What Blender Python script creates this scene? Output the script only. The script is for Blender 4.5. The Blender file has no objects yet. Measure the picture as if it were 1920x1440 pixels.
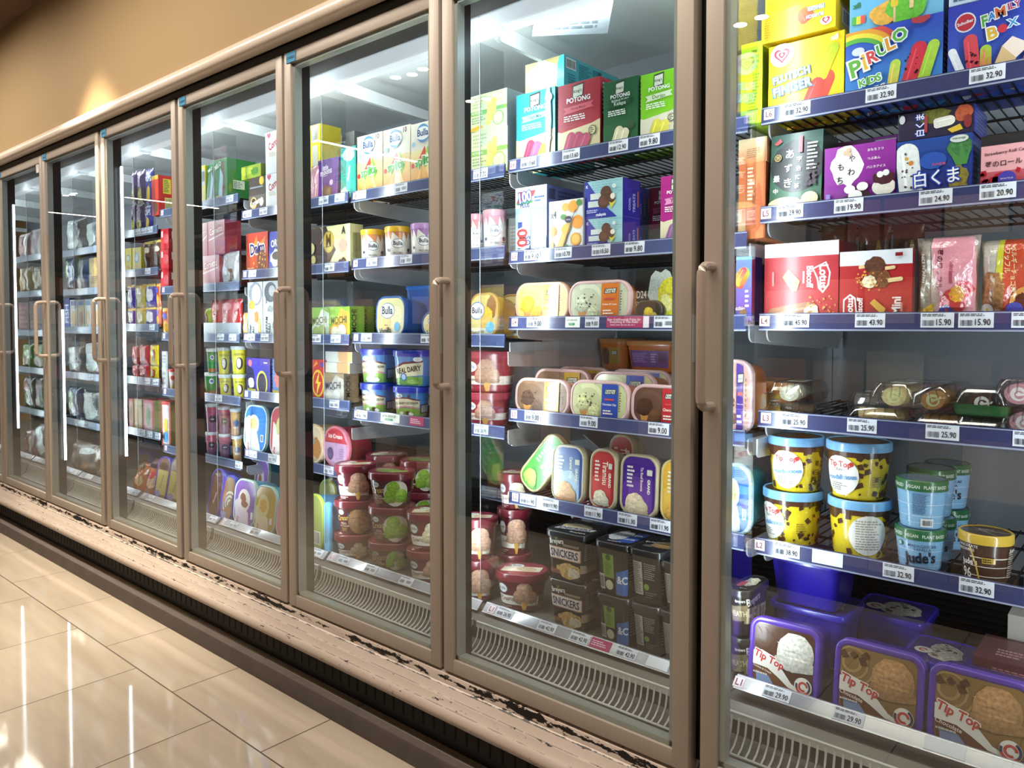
import bpy, bmesh, math, random
from mathutils import Vector, Matrix
from math import sin, cos, pi, radians, sqrt
random.seed(7)
SC = bpy.context.scene
COL = SC.collection

# ---------------------------------------------------------------- colours
def lin(c):
    return c / 12.92 if c <= 0.04045 else ((c + 0.055) / 1.055) ** 2.4
def hx(s, m=0.0):
    if isinstance(s, tuple):
        return s
    if len(s) == 3:
        s = ''.join(ch * 2 for ch in s)
    return tuple(lin(int(s[i:i + 2], 16) / 255) for i in (0, 2, 4)) + (m,)
def mulc(c, f):
    return tuple(min(1, max(0, v * f)) for v in c[:3]) + (c[3],)

# ---------------------------------------------------------------- materials
def new_mat(name):
    m = bpy.data.materials.new(name)
    m.use_nodes = True
    nt = m.node_tree
    return m, nt, nt.nodes, nt.links, nt.nodes['Principled BSDF']

def print_mat(name, rough, spec=0.4, metal=0.0, coat=0.0, bump=0.0, alpha=1.0, sat=1.0):
    """printed surface: colour from the mesh's own colour attribute, mottled by its alpha"""
    m, nt, N, L, B = new_mat(name)
    at_ = N.new('ShaderNodeAttribute'); at_.attribute_name = 'Col'
    tc = N.new('ShaderNodeTexCoord')
    nz = N.new('ShaderNodeTexNoise'); nz.inputs['Scale'].default_value = 150; nz.inputs['Detail'].default_value = 3
    L.new(tc.outputs['Object'], nz.inputs['Vector'])
    s = N.new('ShaderNodeMath'); s.operation = 'SUBTRACT'; s.inputs[1].default_value = 0.5
    L.new(nz.outputs['Fac'], s.inputs[0])
    k = N.new('ShaderNodeMath'); k.operation = 'MULTIPLY'
    L.new(s.outputs[0], k.inputs[0]); L.new(at_.outputs['Alpha'], k.inputs[1])
    k2 = N.new('ShaderNodeMath'); k2.operation = 'MULTIPLY_ADD'; k2.inputs[1].default_value = 3.2; k2.inputs[2].default_value = 1.0
    L.new(k.outputs[0], k2.inputs[0])
    vm = N.new('ShaderNodeVectorMath'); vm.operation = 'SCALE'
    L.new(at_.outputs['Color'], vm.inputs[0]); L.new(k2.outputs[0], vm.inputs['Scale'])
    L.new(vm.outputs[0], B.inputs['Base Color'])
    B.inputs['Roughness'].default_value = rough
    B.inputs['Specular IOR Level'].default_value = spec
    B.inputs['Metallic'].default_value = metal
    B.inputs['Coat Weight'].default_value = coat
    B.inputs['Coat Roughness'].default_value = 0.12
    if bump:
        b = N.new('ShaderNodeBump'); b.inputs['Strength'].default_value = bump; b.inputs['Distance'].default_value = 0.004
        n2 = N.new('ShaderNodeTexNoise'); n2.inputs['Scale'].default_value = 38; n2.inputs['Detail'].default_value = 4
        L.new(tc.outputs['Object'], n2.inputs['Vector']); L.new(n2.outputs['Fac'], b.inputs['Height'])
        L.new(b.outputs[0], B.inputs['Normal']); L.new(b.outputs[0], B.inputs['Coat Normal'])
    return m

def plain(name, col, rough=0.5, metal=0.0, spec=0.5, noise=0.0, scale=60, emit=None, es=0.0):
    m, nt, N, L, B = new_mat(name)
    c = hx(col)
    if noise:
        tc = N.new('ShaderNodeTexCoord')
        nz = N.new('ShaderNodeTexNoise'); nz.inputs['Scale'].default_value = scale; nz.inputs['Detail'].default_value = 4
        L.new(tc.outputs['Object'], nz.inputs['Vector'])
        mx = N.new('ShaderNodeMix'); mx.data_type = 'RGBA'
        mx.inputs['A'].default_value = mulc(c, 1 - noise)[:3] + (1,); mx.inputs['B'].default_value = mulc(c, 1 + noise)[:3] + (1,)
        L.new(nz.outputs['Fac'], mx.inputs['Factor']); L.new(mx.outputs['Result'], B.inputs['Base Color'])
    else:
        B.inputs['Base Color'].default_value = c[:3] + (1,)
    B.inputs['Roughness'].default_value = rough; B.inputs['Metallic'].default_value = metal
    B.inputs['Specular IOR Level'].default_value = spec
    if emit:
        B.inputs['Emission Color'].default_value = hx(emit)[:3] + (1,); B.inputs['Emission Strength'].default_value = es
    return m

def pane_mat(name, k=1.0, base=0.04, tint='f4fbf9', rough=0.0):
    """thin glass or clear film: see-through, with a Schlick mirror layer"""
    m, nt, N, L, B = new_mat(name)
    N.remove(B)
    out = N['Material Output']
    g = N.new('ShaderNodeNewGeometry')
    d = N.new('ShaderNodeVectorMath'); d.operation = 'DOT_PRODUCT'
    L.new(g.outputs['Incoming'], d.inputs[0]); L.new(g.outputs['Normal'], d.inputs[1])
    a = N.new('ShaderNodeMath'); a.operation = 'ABSOLUTE'; L.new(d.outputs['Value'], a.inputs[0])
    o = N.new('ShaderNodeMath'); o.operation = 'SUBTRACT'; o.inputs[0].default_value = 1; L.new(a.outputs[0], o.inputs[1])
    p = N.new('ShaderNodeMath'); p.operation = 'POWER'; p.inputs[1].default_value = 5; L.new(o.outputs[0], p.inputs[0])
    s1 = N.new('ShaderNodeMath'); s1.operation = 'MULTIPLY_ADD'; s1.inputs[1].default_value = 1 - base; s1.inputs[2].default_value = base; L.new(p.outputs[0], s1.inputs[0])
    # several panes one behind the other: k*F / (1 + (k-1)*F)
    nu = N.new('ShaderNodeMath'); nu.operation = 'MULTIPLY'; nu.inputs[1].default_value = k; L.new(s1.outputs[0], nu.inputs[0])
    de = N.new('ShaderNodeMath'); de.operation = 'MULTIPLY_ADD'; de.inputs[1].default_value = k - 1; de.inputs[2].default_value = 1; L.new(s1.outputs[0], de.inputs[0])
    f = N.new('ShaderNodeMath'); f.operation = 'DIVIDE'; f.use_clamp = True; L.new(nu.outputs[0], f.inputs[0]); L.new(de.outputs[0], f.inputs[1])
    t = N.new('ShaderNodeBsdfTransparent'); t.inputs[0].default_value = hx(tint)[:3] + (1,)
    gl = N.new('ShaderNodeBsdfGlossy'); gl.inputs['Roughness'].default_value = rough
    mx = N.new('ShaderNodeMixShader')
    L.new(f.outputs[0], mx.inputs[0]); L.new(t.outputs[0], mx.inputs[1]); L.new(gl.outputs[0], mx.inputs[2])
    L.new(mx.outputs[0], out.inputs['Surface'])
    return m

M = {}
M['card'] = print_mat('printed_card', 0.38, 0.45, coat=0.25)
M['plastic'] = print_mat('printed_plastic', 0.28, 0.5, coat=0.4)
M['film'] = print_mat('printed_film', 0.22, 0.6, coat=0.8, bump=0.9)
M['paper'] = print_mat('printed_paper', 0.6, 0.3)
M['rail'] = print_mat('rail_plastic', 0.22, 0.6, coat=0.6)
M['glass'] = pane_mat('door_glass', 3.8, 0.042, 'f2f8f6')
M['clear'] = pane_mat('clear_plastic', 1.6, 0.06, 'f2f4f4', 0.06)
M['frame'] = plain('champagne_metal', 'ada297', 0.36, 0.12, 0.5, 0.03, 6)
M['handle'] = plain('satin_handle_metal', 'b5a497', 0.32, 0.2)
M['black'] = plain('black_plastic', '0d0c0d', 0.4)
M['gasket'] = plain('grey_spacer', 'bcc2c0', 0.35, 0.25)
M['edge'] = plain('baffle_edge_grey', '70767a', 0.5)
M['white'] = plain('freezer_white', 'c9cccd', 0.45, 0.0, 0.5, 0.03, 8)
M['bracket'] = plain('bracket_grey', 'd2d5d9', 0.4, 0.0, 0.5, 0.05, 20)
M['wire'] = plain('dark_wire', '1b1a1e', 0.35, 0.3)
M['grille'] = plain('grille_white', 'f2f0ea', 0.35)
M['deck'] = plain('deck_grey', '6c665f', 0.42, 0.2, 0.5, 0.06, 12)
M['back'] = plain('back_panel_grey', '666b71', 0.5, 0.0, 0.5, 0.06, 5)
M['honey'] = plain('honeycomb_brown', '3d3831', 0.6)
M['kick'] = plain('kick_black', '1e1c1b', 0.5)
M['slot'] = plain('slot_black', '040404', 0.7)
M['bumper'] = plain('bumper_brown', '544a46', 0.5, 0.0, 0.4, 0.3, 16)
M['led'] = plain('led_tube', 'ffffff', 0.5, emit='e8f4ff', es=18)
M['lampbar'] = plain('lamp_bar_white', 'eef3f6', 0.4, emit='e6f2ff', es=0.7)
M['spot_glow'] = plain('spot_glow', 'ffffff', 0.5, emit='fff0dc', es=40)
M['line_glow'] = plain('line_glow', 'ffffff', 0.5, emit='fff2e0', es=16)
M['fixture'] = plain('fixture_black', '151413', 0.5)
M['sticker'] = plain('sticker_blue', '3f8fb8', 0.5)

# ---------------------------------------------------------------- mesh helpers
def finish(name, bm, mat, parent=None, loc=(0, 0, 0), rot=(0, 0, 0), smooth=False, angle=35):
    me = bpy.data.meshes.new(name)
    bm.to_mesh(me); bm.free()
    for mm in (mat if isinstance(mat, (list, tuple)) else [mat]):
        me.materials.append(mm)
    if smooth:
        me.shade_smooth()
        me.set_sharp_from_angle(angle=radians(angle))
    o = bpy.data.objects.new(name, me)
    COL.objects.link(o)
    o.location = loc; o.rotation_euler = rot
    if parent: o.parent = parent
    return o
def tag(o, label=None, cat=None, group=None, kind=None):
    if label: o['label'] = label
    if cat: o['category'] = cat
    if group: o['group'] = group
    if kind: o['kind'] = kind
    return o
def empty(name, loc, rot=(0, 0, 0)):
    o = bpy.data.objects.new(name, None); COL.objects.link(o)
    o.location = loc; o.rotation_euler = rot; o.empty_display_size = 0.05
    return o
def box(bm, x0, x1, y0, y1, z0, z1, bev=0.0, mi=0):
    vs = [bm.verts.new(p) for p in ((x0, y0, z0), (x1, y0, z0), (x1, y1, z0), (x0, y1, z0), (x0, y0, z1), (x1, y0, z1), (x1, y1, z1), (x0, y1, z1))]
    fs = [bm.faces.new([vs[i] for i in q]) for q in ((0, 3, 2, 1), (4, 5, 6, 7), (0, 1, 5, 4), (1, 2, 6, 5), (2, 3, 7, 6), (3, 0, 4, 7))]
    for f in fs: f.material_index = mi
    if bev:
        es = list({e for f in fs for e in f.edges})
        bmesh.ops.bevel(bm, geom=es, offset=bev, segments=2, affect='EDGES', profile=0.6)
def tube(bm, pts, r, n=6, closed=False, mi=0):
    rings = []
    P = [Vector(p) for p in pts]
    for i, p in enumerate(P):
        a = P[max(i - 1, 0)]; b = P[min(i + 1, len(P) - 1)]
        t = (b - a).normalized()
        up = Vector((0, 0, 1)) if abs(t.z) < 0.9 else Vector((1, 0, 0))
        u = t.cross(up).normalized(); v = u.cross(t)
        rings.append([bm.verts.new(p + u * (r * cos(2 * pi * k / n)) + v * (r * sin(2 * pi * k / n))) for k in range(n)])
    for a, b in zip(rings, rings[1:]):
        for k in range(n):
            f = bm.faces.new((a[k], a[(k + 1) % n], b[(k + 1) % n], b[k])); f.material_index = mi; f.smooth = True
    for rr, rev in ((rings[0], False), (rings[-1], True)):
        bm.faces.new(rr[::-1] if rev else rr).material_index = mi
def extrude_x(bm, prof, x0, x1, mi=0, closed=True):
    a = [bm.verts.new((x0, y, z)) for y, z in prof]; b = [bm.verts.new((x1, y, z)) for y, z in prof]
    n = len(prof)
    for i in range(n if closed else n - 1):
        j = (i + 1) % n
        bm.faces.new((a[i], a[j], b[j], b[i])).material_index = mi
    if closed:
        bm.faces.new(a[::-1]).material_index = mi; bm.faces.new(b).material_index = mi
def recalc(bm):
    bmesh.ops.recalc_face_normals(bm, faces=bm.faces[:])

# ---------------------------------------------------------------- lettering
_TX = {}
def text_polys(s, bold):
    key = (s, bold)
    if key in _TX: return _TX[key]
    cu = bpy.data.curves.new('lettering', 'FONT')
    cu.body = s; cu.offset = bold; cu.resolution_u = 2; cu.align_x = 'LEFT'; cu.space_line = 0.9
    ob = bpy.data.objects.new('lettering', cu); COL.objects.link(ob)
    dg = bpy.context.evaluated_depsgraph_get()
    ev = ob.evaluated_get(dg); me = ev.to_mesh()
    ps = [[(me.vertices[i].co.x, me.vertices[i].co.y) for i in p.vertices] for p in me.polygons]
    ev.to_mesh_clear()
    bpy.data.objects.remove(ob); bpy.data.curves.remove(cu)
    if not ps: ps = [[(0, 0), (1, 0), (1, 1)]]
    xs = [x for p in ps for x, y in p]; ys = [y for p in ps for x, y in p]
    x0, x1, y0, y1 = min(xs), max(xs), min(ys), max(ys)
    W = max(x1 - x0, 1e-4)
    ps = [[((x - (x0 + x1) / 2) / W, (y - (y0 + y1) / 2) / W) for x, y in p] for p in ps]
    _TX[key] = (ps, W)
    return _TX[key]

# ---------------------------------------------------------------- printed artwork
def circ(cx, cy, rx, ry, n=18, a0=0.0):
    return [(cx + rx * cos(2 * pi * k / n + a0), cy + ry * sin(2 * pi * k / n + a0)) for k in range(n)]
def blob(cx, cy, rx, ry, n=18, j=0.14, seed=1):
    rd = random.Random(seed)
    return [(cx + rx * q * cos(2 * pi * k / n), cy + ry * q * sin(2 * pi * k / n)) for k in range(n) for q in [1 + rd.uniform(-j, j)]]
def rotp(ps, cx, cy, a):
    c, s = cos(radians(a)), sin(radians(a))
    return [(cx + (x - cx) * c - (y - cy) * s, cy + (x - cx) * s + (y - cy) * c) for x, y in ps]
def capsule(cx, cy, wd, ln, rot=0, sq=1.0, n=8):
    r = wd / 2
    ps = []
    for k in range(n + 1):
        a = pi * k / n
        ps.append((cx + r * cos(a), cy + ln / 2 - r * sq + r * sq * sin(a)))
    q = r * 0.35
    ps += [(cx - r, cy - ln / 2 + q), (cx - r + q, cy - ln / 2), (cx + r - q, cy - ln / 2), (cx + r, cy - ln / 2 + q)]
    return rotp(ps, cx, cy, rot)

def art_polys(ops, w, h):
    """list of (layer, points in metres on the face, colour or per-corner colours)"""
    out = []
    ly = 0
    mn = min(w, h)
    for op in ops:
        k = op[0]
        ly += 1
        if k == 'r':
            x0, y0, x1, y1, c = op[1:6]
            m = op[6] if len(op) > 6 else 0
            out.append((ly, [(x0 * w, y0 * h), (x1 * w, y0 * h), (x1 * w, y1 * h), (x0 * w, y1 * h)], hx(c, m)))
        elif k == 'g':
            x0, y0, x1, y1, cb, ct = op[1:7]
            a, b = hx(cb), hx(ct)
            out.append((ly, [(x0 * w, y0 * h), (x1 * w, y0 * h), (x1 * w, y1 * h), (x0 * w, y1 * h)], [a, a, b, b]))
        elif k == 'e':
            cx, cy, rx, ry, c = op[1:6]; m = op[6] if len(op) > 6 else 0
            out.append((ly, circ(cx * w, cy * h, rx * w, ry * h), hx(c, m)))
        elif k == 'c':
            cx, cy, r, c = op[1:5]; m = op[5] if len(op) > 5 else 0
            out.append((ly, circ(cx * w, cy * h, r * mn, r * mn), hx(c, m)))
        elif k == 'p':
            c, q = op[1], op[2]; m = op[3] if len(op) > 3 else 0
            out.append((ly, [(q[i] * w, q[i + 1] * h) for i in range(0, len(q), 2)], hx(c, m)))
        elif k == 'b':                                   # irregular patch
            cx, cy, rx, ry, c = op[1:6]; m = op[6] if len(op) > 6 else 0.3
            out.append((ly, blob(cx * w, cy * h, rx * w, ry * h, seed=int(cx * 997 + cy * 313 + rx * 77)), hx(c, m)))
        elif k == 's':                                   # scoop of ice cream
            cx, cy, r, c = op[1:5]
            R = r * mn
            sd = int(cx * 991 + cy * 517)
            base = hx(c, 0.45)
            X, Y = cx * w, cy * h
            out.append((ly, blob(X, Y - R * 0.55, R * 1.08, R * 0.42, 20, 0.14, sd), mulc(base, 0.72))); ly += 1
            rim = blob(X, Y, R, R, 22, 0.05, sd + 1)
            for i in range(22):
                j = (i + 1) % 22
                li = lambda p: mulc(base, 0.62 + 0.5 * max(0, min(1, ((p[1] - Y) - (p[0] - X) * 0.5) / (2 * R) + 0.5)))
                out.append((ly, [(X - R * .15, Y + R * .2), rim[i], rim[j]], [mulc(base, 1.22), li(rim[i]), li(rim[j])]))
            ly += 1
            for q in range(3):
                a = 0.5 + q * 0.33
                out.append((ly, blob(X - R * 0.1 + R * 0.25 * (q - 1), Y + R * (0.35 - 0.32 * q), R * 0.55, R * 0.06, 14, 0.2, sd + q), mulc(base, 0.8 if q % 2 else 1.25)))
        elif k == 'h':                                   # heart
            cx, cy, r, c = op[1:5]
            q = []
            for i in range(24):
                t = 2 * pi * i / 24
                q.append((cx * w + r * mn * (16 * sin(t) ** 3) / 17, cy * h + r * mn * (13 * cos(t) - 5 * cos(2 * t) - 2 * cos(3 * t) - cos(4 * t)) / 17))
            out.append((ly, q, hx(c)))
        elif k == 'l':                                   # lolly: centre, width, length, rotation, colours base>tip, stick
            cx, cy, wd, ln, rot, c1, c2 = op[1:8]; stick = op[8] if len(op) > 8 else 'e2c08a'
            X, Y, Wd, Ln = cx * w, cy * h, wd * h, ln * h
            if stick:
                out.append((ly, rotp(capsule(X, Y - Ln * 0.62, Wd * 0.3, Ln * 0.5), X, Y, rot), hx(stick, .1))); ly += 1
            P = capsule(X, Y, Wd, Ln, 0)
            a, b = hx(c1, .15), hx(c2, .15)
            out.append((ly, rotp(P, X, Y, rot), [tuple(u + (v - u) * max(0, min(1, (p[1] - Y) / Ln * 1.6 + 0.35)) for u, v in zip(a, b)) for p in P])); ly += 1
            out.append((ly, rotp(capsule(X - Wd * .18, Y, Wd * 0.12, Ln * 0.7), X, Y, rot), tuple(min(1, v * 1.35 + .05) for v in hx(c1)[:3]) + (0,)))
        elif k == 't':
            s, cx, cy, W, c = op[1:6]
            rot = op[6] if len(op) > 6 else 0; oc = op[7] if len(op) > 7 else None; sy = op[8] if len(op) > 8 else 1.0
            bold = min(op[9] if len(op) > 9 else 0.012, 0.03)
            if any(ord(q) > 0x2000 for q in s): bold = min(bold, .012)
            Wm = W * (h if abs(rot) in (90, 270) else w)
            for cc, bd in ((oc, bold + 0.075), (c, bold)):
                if cc is None: continue
                col = hx(cc)
                sc = Wm * text_polys(s, bd)[1] / text_polys(s, bold)[1]
                for P in text_polys(s, bd)[0]:
                    out.append((ly, rotp([(cx * w + x * sc, cy * h + y * sc * sy) for x, y in P], cx * w, cy * h, rot), col))
                ly += 1
        elif k == 'n':                                   # lines of unreadably small print
            x0, y0, x1, y1, n, c = op[1:7]
            rd = random.Random(int(x0 * 100 + y0 * 1000))
            dh = (y1 - y0) / n
            for i in range(n):
                xe = x0 + (x1 - x0) * rd.uniform(0.6, 1)
                yy = y1 - dh * (i + 0.5)
                x = x0
                while x < xe:
                    l = (x1 - x0) * rd.uniform(.06, .2)
                    out.append((ly, [(x * w, (yy - dh * .26) * h), (min(x + l, xe) * w, (yy - dh * .26) * h), (min(x + l, xe) * w, (yy + dh * .26) * h), (x * w, (yy + dh * .26) * h)], hx(c)))
                    x += l + (x1 - x0) * .03
        elif k == 'k':                                   # bar code
            x0, y0, x1, y1 = op[1:5]; c = op[5] if len(op) > 5 else '181818'
            rd = random.Random(int(x0 * 100 + y1 * 1000)); x = x0
            while x < x1:
                l = (x1 - x0) * rd.choice((.02, .03, .05))
                out.append((ly, [(x * w, y0 * h), (min(x + l, x1) * w, y0 * h), (min(x + l, x1) * w, y1 * h), (x * w, y1 * h)], hx(c)))
                x += l + (x1 - x0) * rd.choice((.025, .04))
        elif k == 'a':                                   # arc band
            cx, cy, r0, r1, a0, a1, c = op[1:8]
            n = 14
            for i in range(n):
                t0 = radians(a0 + (a1 - a0) * i / n); t1 = radians(a0 + (a1 - a0) * (i + 1) / n)
                out.append((ly, [(cx * w + r * w * cos(t), cy * h + r * w * sin(t)) for r, t in ((r0, t0), (r1, t0), (r1, t1), (r0, t1))], hx(c)))
        elif k == 'd':                                   # scattered chips
            x0, y0, x1, y1, n, r, c = op[1:8]
            rd = random.Random(n + int(x0 * 50)); 
            for i in range(n):
                X, Y = rd.uniform(x0, x1) * w, rd.uniform(y0, y1) * h
                q = rd.uniform(.6, 1.3) * r * mn
                out.append((ly, rotp([(X - q, Y - q * .5), (X + q * .8, Y - q * .7), (X + q, Y + q * .6), (X - q * .4, Y + q * .8)], X, Y, rd.uniform(0, 180)), hx(c, .3)))
    return out

def clip_half(P, ax, v, keep_less):
    out = []
    n = len(P)
    for i in range(n):
        a, b = P[i], P[(i + 1) % n]
        ia = (a[0][ax] <= v) == keep_less or a[0][ax] == v
        ib = (b[0][ax] <= v) == keep_less or b[0][ax] == v
        if ia: out.append(a)
        if ia != ib:
            d = b[0][ax] - a[0][ax]
            t = (v - a[0][ax]) / d if abs(d) > 1e-12 else 0
            out.append((tuple(p + (q - p) * t for p, q in zip(a[0], b[0])), tuple(p + (q - p) * t for p, q in zip(a[1], b[1]))))
    return out

def paint(bm, ops, w, h, mapf, step=None, lift=0.00022, clip=True, mi=0, stepy=None):
    """lay printed shapes on a surface. mapf(x, y, lift) -> point"""
    cl = bm.loops.layers.float_color.get('Col') or bm.loops.layers.float_color.new('Col')
    for ly, pts, col in art_polys(ops, w, h):
        P = [((x, y), (col[i] if isinstance(col, list) else col)) for i, (x, y) in enumerate(pts)]
        if clip:
            for ax, lim in ((0, w), (1, h)):
                if P and min(p[0][ax] for p in P) < 0: P = clip_half(P, ax, 0, False)
                if P and max(p[0][ax] for p in P) > lim: P = clip_half(P, ax, lim, True)
        if len(P) < 3: continue
        parts = [P]
        for ax, st in ((0, step), (1, stepy)):
            if not st: continue
            nxt = []
            for Q in parts:
                lo = min(p[0][ax] for p in Q); hi = max(p[0][ax] for p in Q)
                k = math.floor(lo / st) + 1
                rest = Q
                while k * st < hi - 1e-6:
                    a = clip_half(rest, ax, k * st, True)
                    if len(a) > 2: nxt.append(a)
                    rest = clip_half(rest, ax, k * st, False)
                    k += 1
                if len(rest) > 2: nxt.append(rest)
            parts = nxt
        for Q in parts:
            try:
                vs = [bm.verts.new(mapf(p[0][0], p[0][1], lift * (ly + 1))) for p in Q]
                f = bm.faces.new(vs)
            except ValueError:
                continue
            f.material_index = mi
            for l, p in zip(f.loops, Q): l[cl] = p[1]

def colour_all(bm, fn):
    cl = bm.loops.layers.float_color.get('Col') or bm.loops.layers.float_color.new('Col')
    for f in bm.faces:
        c = fn(f)
        for l in f.loops: l[cl] = c

# ---------------------------------------------------------------- goods
def carton_bm(w, h, d, A):
    bm = bmesh.new()
    box(bm, -w / 2, w / 2, 0, d, 0, h, 0.0012)
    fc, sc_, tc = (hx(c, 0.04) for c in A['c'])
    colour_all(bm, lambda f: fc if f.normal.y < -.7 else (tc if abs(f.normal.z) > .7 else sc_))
    if A.get('f'): paint(bm, A['f'], w, h, lambda x, y, l: (x - w / 2, -l, y))
    if A.get('s'): paint(bm, A['s'], d, h, lambda x, y, l: (w / 2 + l, x, y))
    if A.get('t'): paint(bm, A['t'], w, d, lambda x, y, l: (x - w / 2, y, h + l))
    return bm

def rr_pt(w, d, r, s):
    """point and outward direction at arc length s from the front centre of a rounded rectangle"""
    r = min(r, w / 2 - 1e-5, d / 2 - 1e-5)
    sg = 1 if s >= 0 else -1
    s = abs(s)
    a = w / 2 - r; q = pi * r / 2; b = d - 2 * r
    if s <= a: x, y, nx, ny = s, -d / 2, 0, -1
    elif s <= a + q:
        t = (s - a) / r; x, y = a + r * sin(t), -d / 2 + r - r * cos(t); nx, ny = sin(t), -cos(t)
    elif s <= a + q + b: x, y, nx, ny = w / 2, -d / 2 + r + (s - a - q), 1, 0
    elif s <= a + 2 * q + b:
        t = (s - a - q - b) / r; x, y = a + r * cos(t), d / 2 - r + r * sin(t); nx, ny = cos(t), sin(t)
    else: x, y, nx, ny = a - (s - a - 2 * q - b), d / 2, 0, 1
    return sg * x, y, sg * nx, ny
def rr_ring(w, d, r, n=5):
    r = min(r, w / 2 - 1e-5, d / 2 - 1e-5)
    out = []
    for cx, cy, a0 in ((w / 2 - r, -d / 2 + r, -90), (w / 2 - r, d / 2 - r, 0), (-w / 2 + r, d / 2 - r, 90), (-w / 2 + r, -d / 2 + r, 180)):
        for k in range(n + 1):
            t = radians(a0 + 90 * k / n); out.append((cx + r * cos(t), cy + r * sin(t)))
    return out
def loft(bm, secs, col, cap0=True, cap1=True, n=6):
    cl = bm.loops.layers.float_color.get('Col') or bm.loops.layers.float_color.new('Col')
    rings = []
    for z, w, d, r in secs:
        rings.append([bm.verts.new((x, y, z)) for x, y in rr_ring(w, d, r, n)])
    fs = []
    for i, (a, b) in enumerate(zip(rings, rings[1:])):
        for k in range(len(a)):
            f = bm.faces.new((a[k], a[(k + 1) % len(a)], b[(k + 1) % len(a)], b[k])); f.smooth = True; fs.append(f)
    if cap0: fs.append(bm.faces.new(rings[0][::-1]))
    if cap1: fs.append(bm.faces.new(rings[-1]))
    for f in fs:
        for l in f.loops: l[cl] = col
    return fs

def make_tub(name, A, w, d, h, lie=False):
    """tub with a lid: body and lid are its parts. local z is the lid's axis"""
    lh = A.get('lh', 0.014); tp = A.get('tp', 0.86); r = A.get('r', 0.03); ov = A.get('ov', 0.004)
    bc, lc = hx(A['body'], .04), hx(A['lid'], .04)
    r = r if r < 1 else min(w, d) / 2
    bm = bmesh.new()
    secs = [(0, w * tp * .97, d * tp * .97, r * tp), (0.004, w * tp, d * tp, r * tp), (h - lh, w, d, r)]
    loft(bm, secs, bc, cap1=False)
    z0, z1 = 0.004, h - lh - 0.0015
    hh = z1 - z0
    def wrap(x0, wid):
        def f(x, y, l):
            t = y / hh
            k = tp + (1 - tp) * (z0 + y) / (h - lh)
            px, py, nx, ny = rr_pt(w * k, d * k, r * k, (x0 + x) * k)
            return (px + nx * l, py + ny * l, z0 + y)
        return f
    for key, off in (('f', 0.0), ('s', w / 2 - r + pi * r / 2 + d / 2 - r)):
        if A.get(key):
            wid = A.get(key + 'w', 1.0) * (w if key == 'f' else d)
            paint(bm, A[key], wid, hh, wrap(off - wid / 2, wid), step=0.008)
    lm = bmesh.new()
    W, Dd, R = w + 2 * ov, d + 2 * ov, r + ov
    rim = A.get('rim', 0.006)
    loft(lm, [(h - lh - .002, W, Dd, R), (h - 0.003, W, Dd, R), (h - .0008, W - .003, Dd - .003, R - .0015), (h, W - .006, Dd - .006, R - .003), (h - .0003, W - 2 * rim, Dd - 2 * rim, R - rim), (h - 0.002, W - 2 * rim - .002, Dd - 2 * rim - .002, R - rim - .001)], lc, cap0=False, cap1=True)
    if A.get('ls'):
        lw = 1.9 * W
        def onrim(x, y, l):
            px, py, nx, ny = rr_pt(W, Dd, R, x - lw / 2)
            return (px + nx * l, py + ny * l, h - lh - .002 + y)
        paint(lm, A['ls'], lw, lh - .002, onrim, step=.008)
    tw, td = W - 2 * rim - .004, Dd - 2 * rim - .004
    if A.get('t') or A.get('tc'):
        rr = max(R - rim - .002, .003)
        base = rr_ring(tw, td, rr, 6)
        cl = lm.loops.layers.float_color.get('Col')
        f = lm.faces.new([lm.verts.new((x, y, h - .0017)) for x, y in base])
        for l in f.loops: l[cl] = hx(A.get('tc', 'fff'), .03)
        def onlid(x, y, l):
            X, Y = x - tw / 2, y - td / 2
            ax, ay = abs(X) - (tw / 2 - rr), abs(Y) - (td / 2 - rr)
            if ax > 0 and ay > 0 and ax * ax + ay * ay > rr * rr:
                q = rr / sqrt(ax * ax + ay * ay)
                X = math.copysign(tw / 2 - rr + ax * q, X); Y = math.copysign(td / 2 - rr + ay * q, Y)
            return (X, Y, h - .0016 + l)
        paint(lm, A.get('t', []), tw, td, onlid, step=0.012)
    return bm, lm

def bag_bm(w, h, t, A, seed=1):
    bm = bmesh.new()
    cl = bm.loops.layers.float_color.new('Col')
    rd = random.Random(seed)
    ph = [rd.uniform(0, 6) for _ in range(6)]
    def thick(u, v):
        e = max(0.0, (1 - abs(2 * u - 1) ** 3.0)) ** .6 * max(0.0, (1 - abs(2 * v - 1) ** 5)) ** .6
        q = 1 + .16 * sin(9 * u + ph[0] + 4 * v) + .12 * sin(13 * v + ph[1] - 5 * u)
        return t / 2 * e * q + .0006
    nu, nv = 12, 14
    def edge(v): return 1 - 0.05 * sin(pi * v) + .008 * sin(17 * v + ph[2])
    for sgn in (-1, 1):
        g = [[bm.verts.new(((u / nu - .5) * w * edge(v / nv), t / 2 + sgn * thick(u / nu, v / nv), v / nv * h)) for u in range(nu + 1)] for v in range(nv + 1)]
        for v in range(nv):
            for u in range(nu):
                q = (g[v][u], g[v][u + 1], g[v + 1][u + 1], g[v + 1][u])
                f = bm.faces.new(q if sgn < 0 else q[::-1]); f.smooth = True
                c = hx(A['c'][0 if sgn < 0 else 1], .1)
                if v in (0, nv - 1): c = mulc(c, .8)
                for l in f.loops: l[cl] = c
    def mp(x, y, l):
        u, v = min(1, max(0, x / w)), min(1, max(0, y / h))
        return ((u - .5) * w * edge(v), t / 2 - thick(u, v) - l - .0005, y)
    paint(bm, A.get('f', []), w, h, mp, step=w / 12, stepy=h / 14, lift=.0003)
    return bm

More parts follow.
